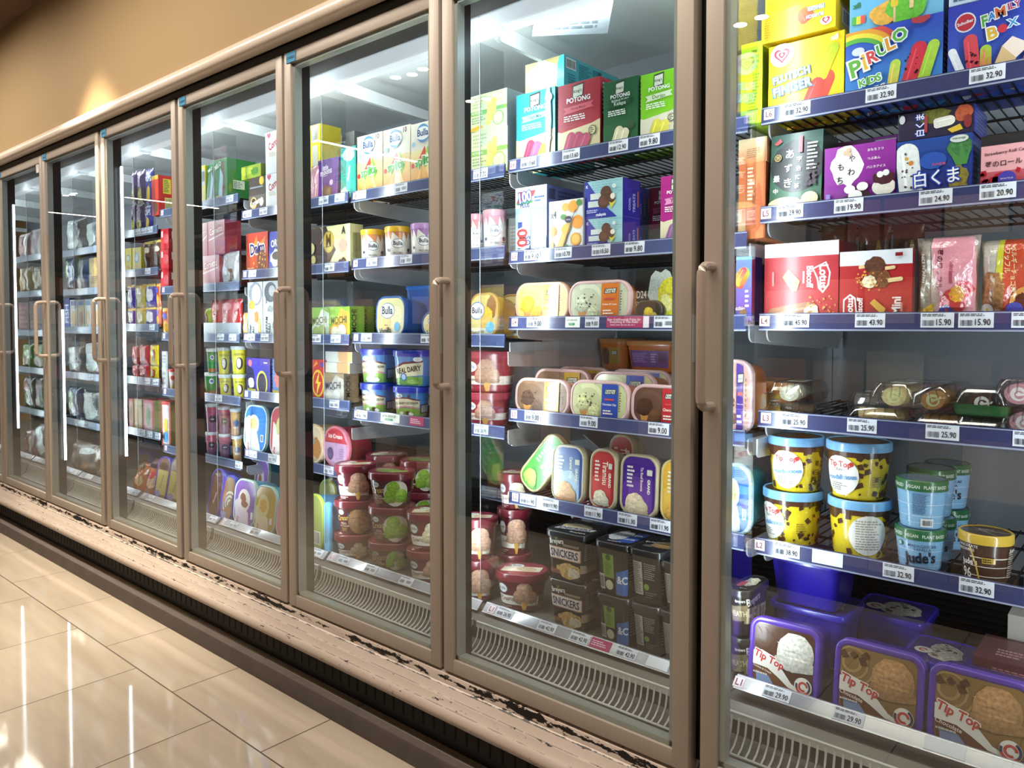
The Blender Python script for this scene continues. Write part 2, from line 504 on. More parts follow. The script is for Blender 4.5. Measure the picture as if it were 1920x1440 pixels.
_PC = {}
def place_item(kind, artname, X, Y, Z, w, d, h, rz, tilt, name, label, cat, group):
    A = ART[artname]
    key = (kind, artname, round(w, 3), round(d, 3), round(h, 3))
    rot = (0, 0, radians(rz))
    if kind in ('carton', 'bag'):
        src = _PC.get(key)
        if src is None:
            if kind == 'carton': bm = carton_bm(w, h, d, A); mat = M[A.get('m', 'card')]
            else: bm = bag_bm(w, h, d, A, len(_PC)); mat = M['film']
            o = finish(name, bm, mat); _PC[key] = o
        else:
            o = src.copy(); COL.objects.link(o); o.name = name
            for kk in list(o.keys()): del o[kk]
        o.location = (X, Y, Z); o.rotation_euler = (radians(tilt), 0, radians(rz))
        return tag(o, label, cat, group)
    # tub (stands upright), lie (on its side, lid to the front), cup
    roll = 0
    if isinstance(tilt, tuple): tilt, roll = tilt
    root = empty(name, (X, Y, Z), rot)
    src = _PC.get(key)
    if src is None:
        if kind == 'lie': bms = make_tub(name, A, w, h, d)
        else: bms = make_tub(name, A, w, d, h)
        ps = [finish('cup' if kind == 'cup' else 'tub', bms[0], M['plastic'], root), finish('lid', bms[1], M['plastic'], root)]
        _PC[key] = ps
    else:
        ps = []
        for p in src:
            q = p.copy(); COL.objects.link(q); q.parent = root; ps.append(q)
    for p in ps:
        if kind == 'lie':
            root.rotation_euler = (Matrix.Rotation(radians(rz), 4, 'Z') @ Matrix.Rotation(radians(roll), 4, 'Y') @ Matrix.Rotation(pi / 2 + radians(tilt), 4, 'X')).to_euler()
        p.location = (0, 0, 0)
    if kind == 'lie':
        root.location = (X, Y + d, Z + h / 2)
        if rz or tilt or roll:
            # keep the lid where the pack stands: turn about the lid's lower edge
            Rm = Matrix.Rotation(radians(rz), 4, 'Z') @ Matrix.Rotation(radians(roll), 4, 'Y') @ Matrix.Rotation(radians(tilt), 4, 'X')
            root.location = Vector((X, Y, Z + abs(sin(radians(roll))) * w / 2)) + Rm @ Vector((0, d, h / 2))
    return tag(root, label, cat, group)

# ---------------------------------------------------------------- printed designs (f front, s right side, t top or lid)
def wall_heart(x, y, r):
    return [('e', x, y, r * 1.25, r * 1.3, 'fff6f2'), ('h', x, y, r * .95, 'c22c4a'), ('h', x, y, r * .68, 'fff6f2'), ('h', x, y, r * .42, 'c22c4a'), ('h', x, y, r * .18, 'fff6f2')]
def kings(x, y, s=1.0):
    return [('p', '3d3a36', [x - .13 * s, y - .10 * s, x + .13 * s, y - .08 * s, x + .15 * s, y + .11 * s, x - .12 * s, y + .09 * s]), ('p', 'd8dccb', [x - .11 * s, y - .075 * s, x + .11 * s, y - .06 * s, x + .125 * s, y + .085 * s, x - .10 * s, y + .07 * s]), ('t', "King's", x, y, .19 * s, '23231f', 4)]
def potong(col, dark, band, cream, name, sticks, sig=None, streak=None):
    f = [('p', cream, [0, 0, 1, 0, 1, .44, .8, .40, .55, .38, .3, .36, .1, .34, 0, .36])] + kings(.48, .87) + [('t', 'POTONG', .5, .76, .56, 'f4f4f0', 0, None, .95, .03)]
    if sig: f += [('t', sig, .5, .69, .5, 'e9eee4')]
    f += [('p', band, [.14, .58, .86, .62, .80, .66, .86, .70, .14, .67, .2, .625]), ('t', name, .5, .64, .34, dark), ('n', .16, .47, .88, .56, 3, 'f4f4f0')]
    for i, (cx, cy, c) in enumerate(sticks): f.append(('l', cx, cy, .15, .30, -20 - 4 * i, c, c, None))
    f += [('c', .84, .30, .09, '4a4a3a'), ('c', .84, .30, .075, cream), ('n', .78, .26, .9, .34, 3, '4a4a3a')]
    if streak: f += [('b', .85, .55, .07, .5, 'f3f8f8', 0), ('c', .86, .86, .09, 'f3f8f8')]  # tall white streak and a dot near the right edge
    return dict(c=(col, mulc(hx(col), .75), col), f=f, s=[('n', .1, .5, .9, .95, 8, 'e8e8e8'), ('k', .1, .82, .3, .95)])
def splits():
    return dict(c=('f2ead6', 'e9dfc6', 'f2ead6'), f=[('g', 0, 0, 1, .56, 'e2913a', 'eedd9a'), ('p', 'd8443a', [.24, .38, .52, .62, .58, .46]), ('p', '9cc244', [.62, .62, .44, .34, .66, .2, .82, .36]), ('p', 'e9efb0', [.60, .52, .52, .36, .64, .28, .72, .38]),
        ('l', .30, .14, .07, .34, -20, 'e8c07a', 'f0b060', None), ('l', .70, .14, .07, .34, 22, 'e8c07a', 'f6d890', None), ('c', .09, .33, .06, 'd0433c'), ('t', 'splits', .48, .37, .62, '57a848', 6, 'f6f8ee', 1.0, .04),
        ('c', .47, .82, .23, '5b90c4'), ('e', .47, .82, .26, .105, 'f4f6f2'), ('t', 'Bulla', .47, .83, .40, '35507c', 0, None, 1.1, .03), ('t', '10', .85, .93, .13, '3a3a36', 0, None, 1.1, .02), ('c', .14, .66, .07, 'a7c6dd')], s=[('n', .1, .1, .9, .9, 12, 'a89c84')])
def mochi(a, b, fill):
    return dict(c=(a, b, a), f=[('p', b, [0, .3, .35, .6, .6, .95, 1, .8, 1, 1, 0, 1]), ('t', 'MOCHI', .47, .58, .78, '43422c', 3, None, 1.2, .02), ('c', .28, .18, .2, fill, .1), ('c', .62, .22, .22, fill, .1), ('c', .48, .06, .18, mulc(hx(fill), .9), .1), ('n', .3, .42, .7, .48, 1, '6a6a55')], s=[('r', .0, 0, .55, 1, mulc(hx(b), .8)), ('t', 'MOCHI', .28, .55, .7, '2f3a22', 90, None, 1.2, .02)], t=[('b', .5, .5, .3, .3, b, 0)])
def bulla_drum(body, lid, ring):
    return dict(body='ece7df', lid=lid, r=9, tp=.93, lh=.018, ov=.002, tc=lid, fw=1.5, f=[('p', ring, [.0, 1, .05, .75, .09, 1, .16, .72, .2, 1, .3, .7, .34, 1, .6, .68, .64, 1, .74, .74, .8, 1, .9, .72, 1, 1]), ('e', .5, .58, .17, .17, '2e4f7a'), ('e', .5, .58, .158, .152, 'f6f6f2'), ('t', 'Bulla', .5, .59, .25, '22344e', 0, None, 1.1, .03), ('t', 'FROZEN', .5, .24, .26, '3a3a40', 0, None, 1, .01), ('t', 'YOGHURT', .5, .12, .28, '3a3a40', 0, None, 1, .01), ('c', .80, .35, .07, '34405a'), ('c', .22, .35, .05, '34405a'), ('n', .72, .1, .95, .28, 3, '555')])
def creamy(flav, band='f2ece0', body='561624', lid='6a1a2a', top=None):
    s = {'green': [('c', .68, .50, .50, 'ddd6c6'), ('s', .62, .70, .26, '8cba3c'), ('s', .54, .38, .25, '86b238'), ('s', .82, .40, .26, '94c044')],
         'choc': [('c', .70, .48, .48, '8a6a4c'), ('s', .62, .60, .34, 'b08a64'), ('s', .78, .36, .30, 'a87f58')],
         'cone': [('p', 'd9a350', [.56, .34, .76, .34, .70, 0, .63, 0]), ('s', .66, .70, .30, 'c8a088'), ('s', .54, .48, .23, 'bb917a'), ('s', .80, .48, .23, 'c59c84')],
         'white': [('p', 'd9a350', [.56, .34, .76, .34, .70, 0, .63, 0]), ('s', .66, .68, .30, 'e4d9bc'), ('s', .55, .48, .23, 'd9cca8'), ('s', .80, .48, .23, 'e0d4b4')]}[flav]
    if flav in ('green', 'choc'): f = [('t', 'Creamy', .27, .58, .50, 'd8c06a', 6, None, 1.2, .01), ('e', .18, .82, .09, .10, 'dfe6e4'), ('t', 'Bulla', .18, .82, .13, '5a7486'), ('t', 'REAL', .25, .40, .18, 'd8c9b4'), ('t', 'ICE CREAM', .25, .30, .28, 'd8c9b4'), ('n', .16, .1, .36, .24, 3, 'b79a62'), ('c', .4, .75, .06, '2c4a78')] + s
    else: f = [('r', 0, .15, 1, .48, band), ('t', 'Creamy', .25, .34, .34, '8a4a4a', 5, None, 1.2), ('e', .16, .72, .13, .17, '9db2bd'), ('e', .16, .72, .115, .15, 'eef2f0'), ('t', 'Bulla', .16, .73, .18, '47607a'), ('n', .06, .02, .4, .12, 2, 'd8b4b0')] + s
    return dict(body=body, lid=lid, tp=.80, r=.055, lh=.022, ov=.006, tc='8a2a38', fw=1.0, f=f, s=[('n', .1, .1, .9, .5, 8, 'a88a70')], t=top or [('p', 'e8dcc6', [.1, .2, .9, .35, .9, .75, .1, .6]), ('b', .6, .5, .2, .18, 'cdb592', .6), ('e', .36, .72, .14, .14, 'eef2f0'), ('t', 'Bulla', .36, .72, .2, '47607a')])
def kings_lid(cone1, cone2, panel, name, bg, body='d2762e', rim='ddb8b4', pcol='fff6e8', drizzle=None):
    t = [('b', .28, .5, .34, .6, mulc(hx(bg), .88), .3), ('a', .3, .4, .25, .32, 10, 120, mulc(hx(bg), 1.1)), ('p', 'c98d4c', [.12, .28, .32, .28, .26, 0, .17, 0]), ('s', .22, .44, .26, cone1), ('s', .42, .18, .2, cone2)]
    if drizzle: t += [('d', .1, .3, .5, .7, 14, .03, drizzle)]
    t += [('r', .56, 0, .86, 1, panel)] + kings(.71, .78, .8) + [('t', name, .71, .40, .25, pcol, 0, None, 1.1, .015), ('n', .6, .1, .82, .26, 2, pcol), ('r', .62, .53, .8, .58, 'c8504c'), ('n', .89, .2, .93, .8, 8, '5a5040')]
    return dict(body=body, lid=rim, tc=bg, tp=.86, r=.036, lh=.014, ov=.005, rim=.0075, t=t, f=[('r', .1, .2, .5, .85, '6a3f90')])
def grand_lid(c0, c1, name, scoop, lid='b9ab8c', body='a99b7c'):
    # printed sideways along the long lid
    return dict(body=body, lid=lid, tc=c1, tp=.88, r=.034, lh=.018, ov=.003, rim=.006, t=[('g', 0, 0, 1, 1, c0, c1), ('b', .3, .3, .5, .3, c0, 0), ('t', name, .60, .62, .42, 'f1ead2', -90, None, 1.3, .01), ('t', 'GRAND', .82, .50, .26, 'f4efe0', -90, None, 1.0, .03), ('r', .76, .70, .92, .80, 'c9c9bd'), ('n', .15, .45, .4, .85, 6, 'e8e4d8'), ('s', .42, .17, .30, scoop), ('s', .62, .12, .2, mulc(hx(scoop), .9))])
def tip_lid(scoop, swirl, bg, name):
    return dict(body='3a2496', lid='5a3aa8', tc=bg, tp=.86, r=.022, lh=.02, ov=.006, rim=.011, t=[('a', .15, .75, .10 + .0, .14, 0, 360, swirl), ('a', .15, .75, .2, .23, 0, 360, swirl), ('a', .15, .75, .29, .32, 200, 360, swirl), ('a', .15, .75, .38, .41, 220, 360, swirl), ('d', .05, .72, .4, .92, 4, .08, '54331f'), ('s', .70, .64, .32, scoop), ('p', '6a4028', [.0, .0, 1, .0, 1, .12, .8, .08, .6, .18, .4, .38, .2, .46, 0, .46]),
        ('p', 'ece6dc', [0, .30, 0, .52, .14, .56, .34, .50, .52, .30, .66, .14, .84, .06, .84, .03, .62, .06, .44, .18, .26, .28]), ('p', '7f92b8', [.08, .0, .4, .0, .28, .16, .06, .2]), ('t', 'Tip Top', .27, .42, .52, 'c6443c', -14, 'f3eee8', 1.05, .05), ('t', name, .17, .25, .32, 'efe6da', -12, None, 1.0, .01), ('n', .02, .15, .26, .2, 1, 'd8cabb'),
        ('c', .86, .15, .145, 'ece6dc'), ('a', .86, .15, .045, .08, 0, 300, 'c6443c'), ('a', .86, .15, .09, .125, 160, 420, '3a3d5c'), ('a', .86, .15, .09, .125, 200, 320, 'c6443c')])
def choc_pail(lid='7cb4e4', turn=0, back=False):
    return dict(body='e3c92a', lid=lid, tc='5a4632', r=9, tp=.84, lh=.018, ov=.003, rim=.004, fw=2.2, f=[('b', .5, .97, .52, .10, '50301e', .3), ('b', .25, .9, .1, .14, '50301e', .3), ('b', .82, .86, .1, .16, '50301e', .3), ('d', .42 + turn, .05, .98, .95, 34, .075, '4c2f20'), ('d', .0, .05, .18 + turn, .85, 10, .07, '4c2f20'), ('d', .55, .1, .9, .9, 12, .03, 'f0e060'), ('b', .86, .12, .12, .16, '9a6c44', .4), ('d', .5, .0, 1, .14, 10, .05, '3c2418'),
        ('e', .33 + turn, .47, .155, .43, 'f2f1ec')] + ([('n', .23 + turn, .15, .43 + turn, .8, 12, 'a8a49a')] if back else [('t', 'Tip Top', .33 + turn, .70, .20, 'c6443c', 0, None, 1, .04), ('c', .43 + turn, .73, .05, 'c6443c'), ('t', 'CRAVE', .33 + turn, .60, .1, '9a958c'), ('t', 'goodalicious', .34 + turn, .43, .26, '6aa2d4', 5, None, 1.0, .03), ('n', .25 + turn, .14, .41 + turn, .32, 4, '9a958c'), ('n', .58 + turn, .25, .68 + turn, .5, 5, '7a6a1c')]), t=[('b', .5, .5, .42, .42, '6e5236', .7)])
def jude(back=False):
    f = [('r', 0, .30, 1, .315, 'e6f2fa'), ('r', 0, .62, 1, .635, 'e6f2fa'), ('r', 0, .12, 1, .13, 'e6f2fa')]
    if back: f += [('n', .38, .35, .62, .93, 16, '4d6f92'), ('k', .5, .04, .66, .24, '333'), ('r', .49, .02, .67, .25, 'e8ecee'), ('k', .52, .06, .65, .20, '2a2a2a')]
    else: f += [('t', "Jude's", .5, .34, .46, '18243c', 4, None, 1.1, .03), ('t', 'MADAGASCAR', .53, .80, .38, '2c4a6c'), ('t', 'VANILLA', .53, .68, .24, '2c4a6c'), ('c', .22, .82, .1, '3f7a50'), ('c', .22, .82, .07, 'b8d2dc')]
    return dict(ls=[('t', 'PLANT BASED   VEGAN   PLANT BASED   VEGAN', .5, .5, .92, 'd8e8dc', 0, None, 1.2, .02)], body='8fbfe6', lid='2e6b42', tc='8298b0', r=9, tp=.84, lh=.021, ov=.002, rim=.003, fw=1.57, f=f, t=[('n', .2, .2, .8, .8, 6, 'a8b8c8')])
def bag(c, f=(), c2=None): return dict(c=(c, c2 or c), f=list(f))
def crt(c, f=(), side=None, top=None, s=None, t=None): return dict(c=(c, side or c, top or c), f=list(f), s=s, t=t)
def ice(col, lid, top, tdeco=(), body=None, r=.04): return dict(body=body or col, lid=lid, tc=top, tp=.85, r=r, lh=.012, ov=.004, rim=.006, t=list(tdeco))

def breyers(lidart, front, panel=None, side=None):
    return dict(body='24211f', lid='2c2a2a', tc='1c1c22', tp=.84, r=.022, lh=.014, ov=.004, rim=.006, fw=1.0, f=front, s=side or [('n', .1, .2, .8, .9, 10, '8a8680')], t=lidart)

JPW = 'f2f0ea'
ART = {
 'flutsch': crt('f0cc18', [('g', 0, 0, 1, .4, 'eec414', 'f4d82a'), ('l', .74, .32, .26, .40, -24, 'd83a2c', 'e0523a', None), ('l', .80, .62, .15, .5, -24, 'd8b820', 'b8cc28', None), ('l', .62, .22, .2, .42, -24, 'd83a2c', 'd83a2c', None), ('b', .42, .06, .14, .08, 'e58a30', .4)] + wall_heart(.19, .84, .13) + [('t', 'FLUTSCH', .32, .52, .50, 'fbfbf4', 8, '4a86c0', 1.05, .05), ('t', 'FINGER', .34, .35, .52, 'fbfbf4', 8, '4a86c0', 1.05, .05), ('t', 'x8', .88, .92, .10, 'f6f2e0', 0, None, 1.1, .03)], side='d9b414', s=[('n', .1, .1, .9, .9, 14, 'b8902a')]),
 'flutsch_up': crt('efcd1c', [('n', .04, .15, .5, .85, 9, 'd2ac22'), ('l', .60, .62, .5, .5, 30, 'd85a34', 'e07a3c', None), ('t', 'FLUTSCH', .73, .52, .22, 'fbfbf4', 180, '4a86c0', 1.05, .05), ('t', 'FINGER', .74, .76, .22, 'fbfbf4', 180, '4a86c0', 1.05, .05), ('e', .88, .26, .075, .13, 'fff6f2'), ('h', .88, .28, .13, 'c22c4a'), ('h', .88, .28, .07, 'fff6f2')], side='d9b414', s=[('r', .2, .3, .8, .8, 'eee8d8'), ('k', .25, .35, .75, .75)]),
 'pirulo': crt('3a62c4', [('g', 0, 0, 1, 1, '3f8bd0', '3b4fb8'), ('a', .12, .38, .50, .555, 40, 150, 'd8534a'), ('a', .12, .38, .45, .50, 40, 150, 'e8a03a'), ('a', .12, .38, .40, .45, 40, 150, 'ecd848'), ('a', .12, .38, .35, .40, 40, 150, '66b24c'), ('e', .14, .70, .07, .06, 'd8dcec'), ('l', .52, .26, .14, .44, -8, 'd8b850', 'b8d858', None), ('l', .72, .32, .20, .70, -16, 'c43444', 'd8384c', None), ('d', .62, .2, .76, .55, 9, .018, '3a1420'), ('l', .87, .36, .15, .58, -16, '9cc43a', 'b4d850', None), ('b', .78, .97, .1, .07, 'b8444c', .2),
   ('t', 'P', .12, .46, 0.130, '66a848', 14, 'f8f8f4', 1, .06), ('t', 'i', .215, .53, 0.046, 'e8b83a', 14, 'f8f8f4', 1, .06), ('t', 'R', .30, .58, 0.117, 'd84a4a', 14, 'f8f8f4', 1, .06), ('t', 'U', .40, .65, 0.111, '58a848', 14, 'f8f8f4', 1, .06), ('t', 'L', .485, .71, 0.091, 'e89a3a', 14, 'f8f8f4', 1, .06), ('t', 'O', .58, .80, 0.150, '66b24c', 14, 'f8f8f4', 1, .06),
   ('t', 'KIDS', .28, .24, .24, '5cae4c', 10, 'f8f8f4', 1, .06), ('t', 'BOX', .33, .08, .22, 'd8683a', 10, 'f8f8f4', 1, .06)], side='35459a', s=[('n', .1, .1, .9, .9, 10, 'd8d8e8')]),
 'kidsbox': crt('5f98c8', [('g', 0, 0, 1, 1, '7ab8d0', '4a90c8'), ('t', 'KIDS', .28, .90, .26, '58a848', 10, 'f8f8f4', 1, .05), ('t', 'BOX', .34, .66, .24, 'd86a5a', 10, 'f8f8f4', 1, .05), ('t', 'x8', .08, .46, .09, '3c7848', 0, None, 1.1, .03), ('r', .03, .12, .08, .26, '58a848'), ('r', .08, .12, .13, .26, 'd8c84a'), ('r', .13, .12, .18, .26, 'd85a4a'), ('b', .4, .2, .16, .2, 'e0a848', .3), ('b', .62, .22, .2, .24, '6ab43c', .3), ('l', .50, .62, .12, .7, 0, 'd8b83a', 'd89a3a'), ('l', .68, .7, .22, .6, 0, '5aa848', 'c8483a'), ('c', .90, .62, .2, 'e8a048'), ('c', .90, .62, .15, 'f0c878')], side='3a6aa8'),
 'family': crt('3a4cb4', [('g', 0, 0, 1, 1, '3f62c4', '3c44ac'), ('e', .18, .76, .11, .13, 'e8e4ec'), ('e', .18, .76, .095, .11, 'c43a44'), ('t', 'Scholler', .18, .76, .17, 'f4f0f0', 10, None, 1, .03), ('t', 'F', .38, .72, 0.062, '58a848', 8, 'f8f8f4', 1.2, .06), ('t', 'A', .45, .76, 0.088, '3f8ed0', 8, 'f8f8f4', 1.1, .06), ('t', 'M', .535, .79, 0.100, 'd8683a', 8, 'f8f8f4', 1.1, .06), ('t', 'ILY', .67, .84, .13, 'c84878', 8, 'f8f8f4', 1.1, .06), ('t', 'B', .46, .54, 0.100, 'e0b43a', 8, 'f8f8f4', 1, .06), ('c', .56, .57, .055, 'd0384a'), ('t', 'X', .66, .62, 0.100, '4a98d0', 8, 'f8f8f4', 1, .06), ('l', .11, .22, .10, .46, 20, 'cfd4e4', 'f0f0f4', None), ('l', .26, .30, .16, .56, 6, 'c83a4a', 'd8505a', None), ('d', .2, .16, .32, .34, 7, .02, '3a1420'), ('l', .40, .22, .13, .36, 0, 'd05a4a', 'a8cc48', None), ('p', 'd8b888', [.48, .1, .66, .02, .7, .16, .56, .34]), ('p', 'f0dcd0', [.56, .34, .7, .16, .84, .3, .66, .44]), ('l', .88, .26, .16, .4, -20, 'c84a6a', 'e07a8a', None)], side='2c3a8a'),
 'schooltop': crt('c8d4e0', [('r', 0, .45, .5, 1, '3a6ab0'), ('n', .05, .1, .45, .4, 2, '55637a'), ('p', '7ab848', [.4, 0, .7, .5, 1, .6, 1, 0])], side='8a98b0'),
 'lime_box': crt('a4d81e', [('n', .35, .15, .9, .62, 12, '5c8a1e'), ('n', .5, .66, .9, .92, 4, '5c8a1e'), ('r', .18, 0, .2, 1, '8cc01c'), ('b', .4, .5, .2, .12, 'c8dc28', .1)], side='86b81a'),
 'azuki': crt('1f4a3c', [('g', 0, 0, 1, 1, '2a5a3a', '1c4a40'), ('c', .52, .58, .52, '15171c'), ('t', '最', .13, .44, .13, JPW), ('t', '中', .12, .28, .09, JPW), ('t', 'あ', .38, .74, .16, JPW, 0, None, 1, .02), ('t', 'ず', .36, .56, .15, JPW, 0, None, 1, .02), ('t', 'き', .36, .37, .15, JPW, 0, None, 1, .02), ('t', '宇', .57, .66, .10, JPW), ('t', '治', .56, .54, .10, JPW), ('t', '抹', .55, .43, .10, JPW), ('t', '茶', .54, .32, .10, JPW), ('r', .56, .74, .63, .95, 'b83a44'), ('n', .72, .5, .92, .86, 8, 'c8c6be'), ('c', .16, .70, .07, 'b89a50'), ('c', .16, .70, .055, '15171c'), ('t', '宗', .16, .70, .075, 'c8aa60'), ('p', 'b8343e', [.08, .88, .2, .94, .24, .90, .14, .86]), ('d', .72, .3, .9, .6, 10, .05, '3a2430'), ('e', .33, .09, .34, .10, 'd8c08a', .3), ('e', .2, .04, .18, .06, '6a9a3c', .3), ('e', .80, .14, .16, .09, 'dcc896', .3)], side='234a3a', top='2a4a44'),
 'yawamochi': crt('8a2690', [('g', 0, 0, 1, 1, '7a2088', '942c98'), ('b', .32, .66, .24, .32, 'f0ecea', 0), ('t', 'や', .40, .78, .09, '26201e', 0, None, 1.1, .02), ('t', 'わ', .39, .56, .10, '26201e', 0, None, 1.1, .02), ('t', 'も', .24, .66, .09, '26201e', 0, None, 1.1, .02), ('t', 'ち', .23, .44, .09, '26201e', 0, None, 1.1, .02), ('c', .30, .88, .035, 'd8b89a'), ('c', .35, .92, .035, 'd8b89a'), ('c', .36, .85, .035, 'd8b89a'), ('t', 'おもち３つ', .73, .88, .22, JPW), ('t', 'つぶあん', .71, .74, .18, JPW), ('t', 'バニラアイス', .74, .60, .26, JPW), ('b', .5, .08, .24, .16, '3a1c24', .5), ('e', .85, .26, .16, .14, 'e8e0d4', .1), ('b', .85, .40, .16, .10, '4a2028', .4), ('c', .80, .46, .05, 'f0eeea'), ('c', .88, .48, .05, 'f0eeea'), ('e', .38, .27, .08, .07, 'e8e4e0'), ('e', .56, .30, .08, .07, 'ece8e4'), ('e', .46, .16, .10, .09, 'f2eeea'), ('r', .04, .02, .10, .22, '8a76c0')], side='5e1a70', top='8a2690'),
 'yawatop': crt('8c2a92', [('t', 'ミニサイズ', .22, .82, .30, JPW, 2), ('t', '4', .42, .84, .06, 'e8c84a', 2, None, 1, .03), ('n', .47, .78, .62, .94, 2, 'e8c84a'), ('r', .66, .82, .98, .96, 'c8c2c8'), ('n', .67, .84, .97, .94, 1, '666'), ('r', .3, .52, .68, .66, 'd8d0d4'), ('b', .14, .25, .1, .22, 'ece8e8', 0), ('r', .7, .36, .84, .66, '6a3aa0'), ('r', .87, .4, 1, .6, 'd8d8dc'), ('n', .32, .3, .6, .46, 2, 'd8b8d8')], side='5e1a70'),
 'shirokuma': crt('24347e', [('g', 0, 0, 1, 1, '2c2a70', '1f4a9c'), ('l', .17, .50, .36, .92, 6, 'dfe2e4', 'eef0f0', None), ('c', .14, .7, .03, 'd8a83a'), ('c', .2, .62, .04, 'd88a3a'), ('d', .08, .2, .26, .85, 12, .02, '5a4a4a'), ('b', .83, .22, .13, .30, '8a7a34', .7), ('b', .85, .78, .16, .20, '3f7a44', .5), ('p', '4f8a48', [.8, .5, .68, .82, .84, .62, .86, .95, .92, .62, 1, .8, .94, .5]), ('e', .5, .62, .18, .14, '2f56b0'), ('t', '白くま', .55, .34, .60, 'f8f8f8', 3, '2846b4', 1.15, .05), ('t', 'くちどけのよいすっきり仕立て', .55, .10, .50, 'e0a0a8'), ('e', .84, .92, .12, .06, 'd8dcdc'), ('t', 'marunaga', .84, .92, .17, '3c7a4a'), ('t', '九州名物', .58, .55, .18, 'd85a5a')], side='2a3aa0', s=[('n', .1, .1, .9, .9, 8, '7a86c8')]),
 'shirolie': crt('2a2440', [('b', .5, .75, .2, .3, '6a6a30', .6), ('b', .86, .7, .12, .3, 'b8583a', .4), ('l', .62, .5, .36, .7, -84, 'e4e2dc', 'eeeae0', None), ('p', 'e0bc3a', [.66, .2, .82, .34, .86, .14, .72, .06]), ('t', '白くま', .30, .5, .80, 'f4f4f4', 90, '2846b4', 1.15, .05), ('e', .06, .78, .04, .16, 'c8ccd0'), ('r', .36, .2, .4, .8, 'a83a4a'), ('e', .92, .4, .05, .24, '8a3030')], side='3440b0', top='2a2440', s=[('n', .1, .1, .9, .9, 6, '7a86c8')]),
 'strawroll': crt('e8a8ac', [('r', 0, .82, 1, 1, '2a2628'), ('g', 0, 0, 1, .36, 'a82030', 'c8606a'), ('t', 'Strawberry Roll Cakes', .42, .68, .72, '5a3038', 3), ('t', '苺のロール', .36, .50, .58, '3a2024', 3, None, 1.1, .02), ('d', 0, .1, .6, .36, 12, .07, 'b01c2c'), ('e', .42, .22, .14, .13, '4a44a8'), ('t', 'MONTEUR', .42, .22, .2, 'd8c8e8')], side='8a6a6a', top='3a3234'),
 'orange_jp': crt('c46a3c', [('r', .28, 0, .30, 1, '8a4226'), ('g', 0, 0, .28, .4, 'd8bc90', 'c88a5c'), ('n', .34, .5, .6, .95, 9, 'f0dcc0'), ('b', .7, .4, .2, .3, 'a8502c', .4)], side='9a5230'),
 'cream_jp': crt('d8b088', [('g', 0, 0, 1, 1, 'c87848', 'e0c8a0'), ('n', .3, .2, .8, .6, 5, '9a6a44')], side='a87a50'),
 'lotus': crt('b4232c', [('g', 0, 0, 1, .8, 'bc2a30', 'a81e28'), ('r', 0, .82, 1, 1, 'dfe2ea'), ('p', 'f2ece8', [.66, .66, .84, .74, .9, .6, .88, .44, .80, .34, .74, .40, .72, .52]), ('p', 'b0222c', [.68, .65, .83, .72, .88, .6, .86, .45, .80, .37, .755, .42, .735, .54]), ('t', 'Lotus', .81, .55, .30, 'f4eeea', -90, None, 1.1, .04), ('t', 'Biscoff', .63, .55, .28, 'f4eeea', -90, None, 1.1, .03), ('n', .535, .4, .57, .7, 1, 'f0dcd8'), ('p', 'd8a860', [.26, .56, .34, .66, .5, .5, .46, .38, .40, .36]), ('p', 'c08a48', [.29, .56, .34, .62, .46, .49, .43, .41, .41, .40]), ('l', .40, .08, .24, .62, -80, 'a06a40', '9a6844'), ('b', .66, .10, .1, .10, 'eadcb8', .5), ('d', .6, .04, .98, .3, 26, .018, 'c8924a'), ('n', .12, .36, .16, .72, 1, 'd08a84')], side='8a1a22', top='dfe2ea'),
 'lotusmini': crt('b8262c', [('g', 0, 0, 1, .8, 'c0302e', 'ac2228'), ('r', 0, .79, 1, 1, 'dfe2ea'), ('l', .50, .80, .16, .26, -80, '5c3626', '6a4430'), ('b', .50, .79, .15, .11, '5c3626', .7), ('b', .54, .58, .20, .13, '7a4a2c', .7), ('b', .42, .55, .1, .09, 'ecdcb8', .5), ('l', .78, .57, .06, .2, -84, 'e4c890', 'e4c890', None), ('l', .71, .74, .05, .14, -84, 'e4c890', 'e4c890', None), ('d', .2, .4, .7, .7, 26, .016, 'd8a050'), ('p', 'f2ece8', [.06, .06, .22, .0, .26, .12, .24, .32, .16, .38, .06, .30]), ('p', 'b0222c', [.08, .07, .21, .03, .24, .12, .22, .30, .16, .35, .08, .28]), ('t', 'Lotus', .155, .19, .27, 'f4eeea', 90, None, 1.1, .04), ('t', 'Biscoff', .30, .19, .27, 'f4eeea', 90, None, 1.1, .03), ('p', 'd8a848', [.44, .24, .50, .30, .66, .16, .62, .06]), ('t', 'Mini', .80, .20, .25, 'f4eeea', 90, None, 1.1, .04), ('r', .78, .9, .88, .95, '8a1a22'), ('n', .86, .06, .9, .3, 1, 'e08a80')], side='8a1a22', top='dfe2ea'),
 'wafflebag': bag('c9b0a4', [('r', 0, 0, .26, 1, '9a8f80', .4), ('p', 'd8a83a', [.0, .06, .3, .2, .3, 0, 0, 0], .5), ('p', 'e69aa8', [.28, .98, .92, .98, .98, .5, .94, 0, .34, 0, .42, .3, .3, .6]), ('t', '苺のワッフル', .42, .60, .48, '5a1c28', -90, None, 1.0, .02), ('n', .58, .3, .64, .82, 1, 'b85a6a'), ('b', .80, .36, .14, .1, 'd83a4a', .4), ('b', .64, .2, .2, .16, 'cf3a48', .4), ('b', .7, .3, .12, .1, 'e0a03a', .4), ('c', .52, .08, .13, '3a4aa8'), ('t', 'NICE IN JAPAN', .12, .62, .34, 'f0ece4', -90)]),
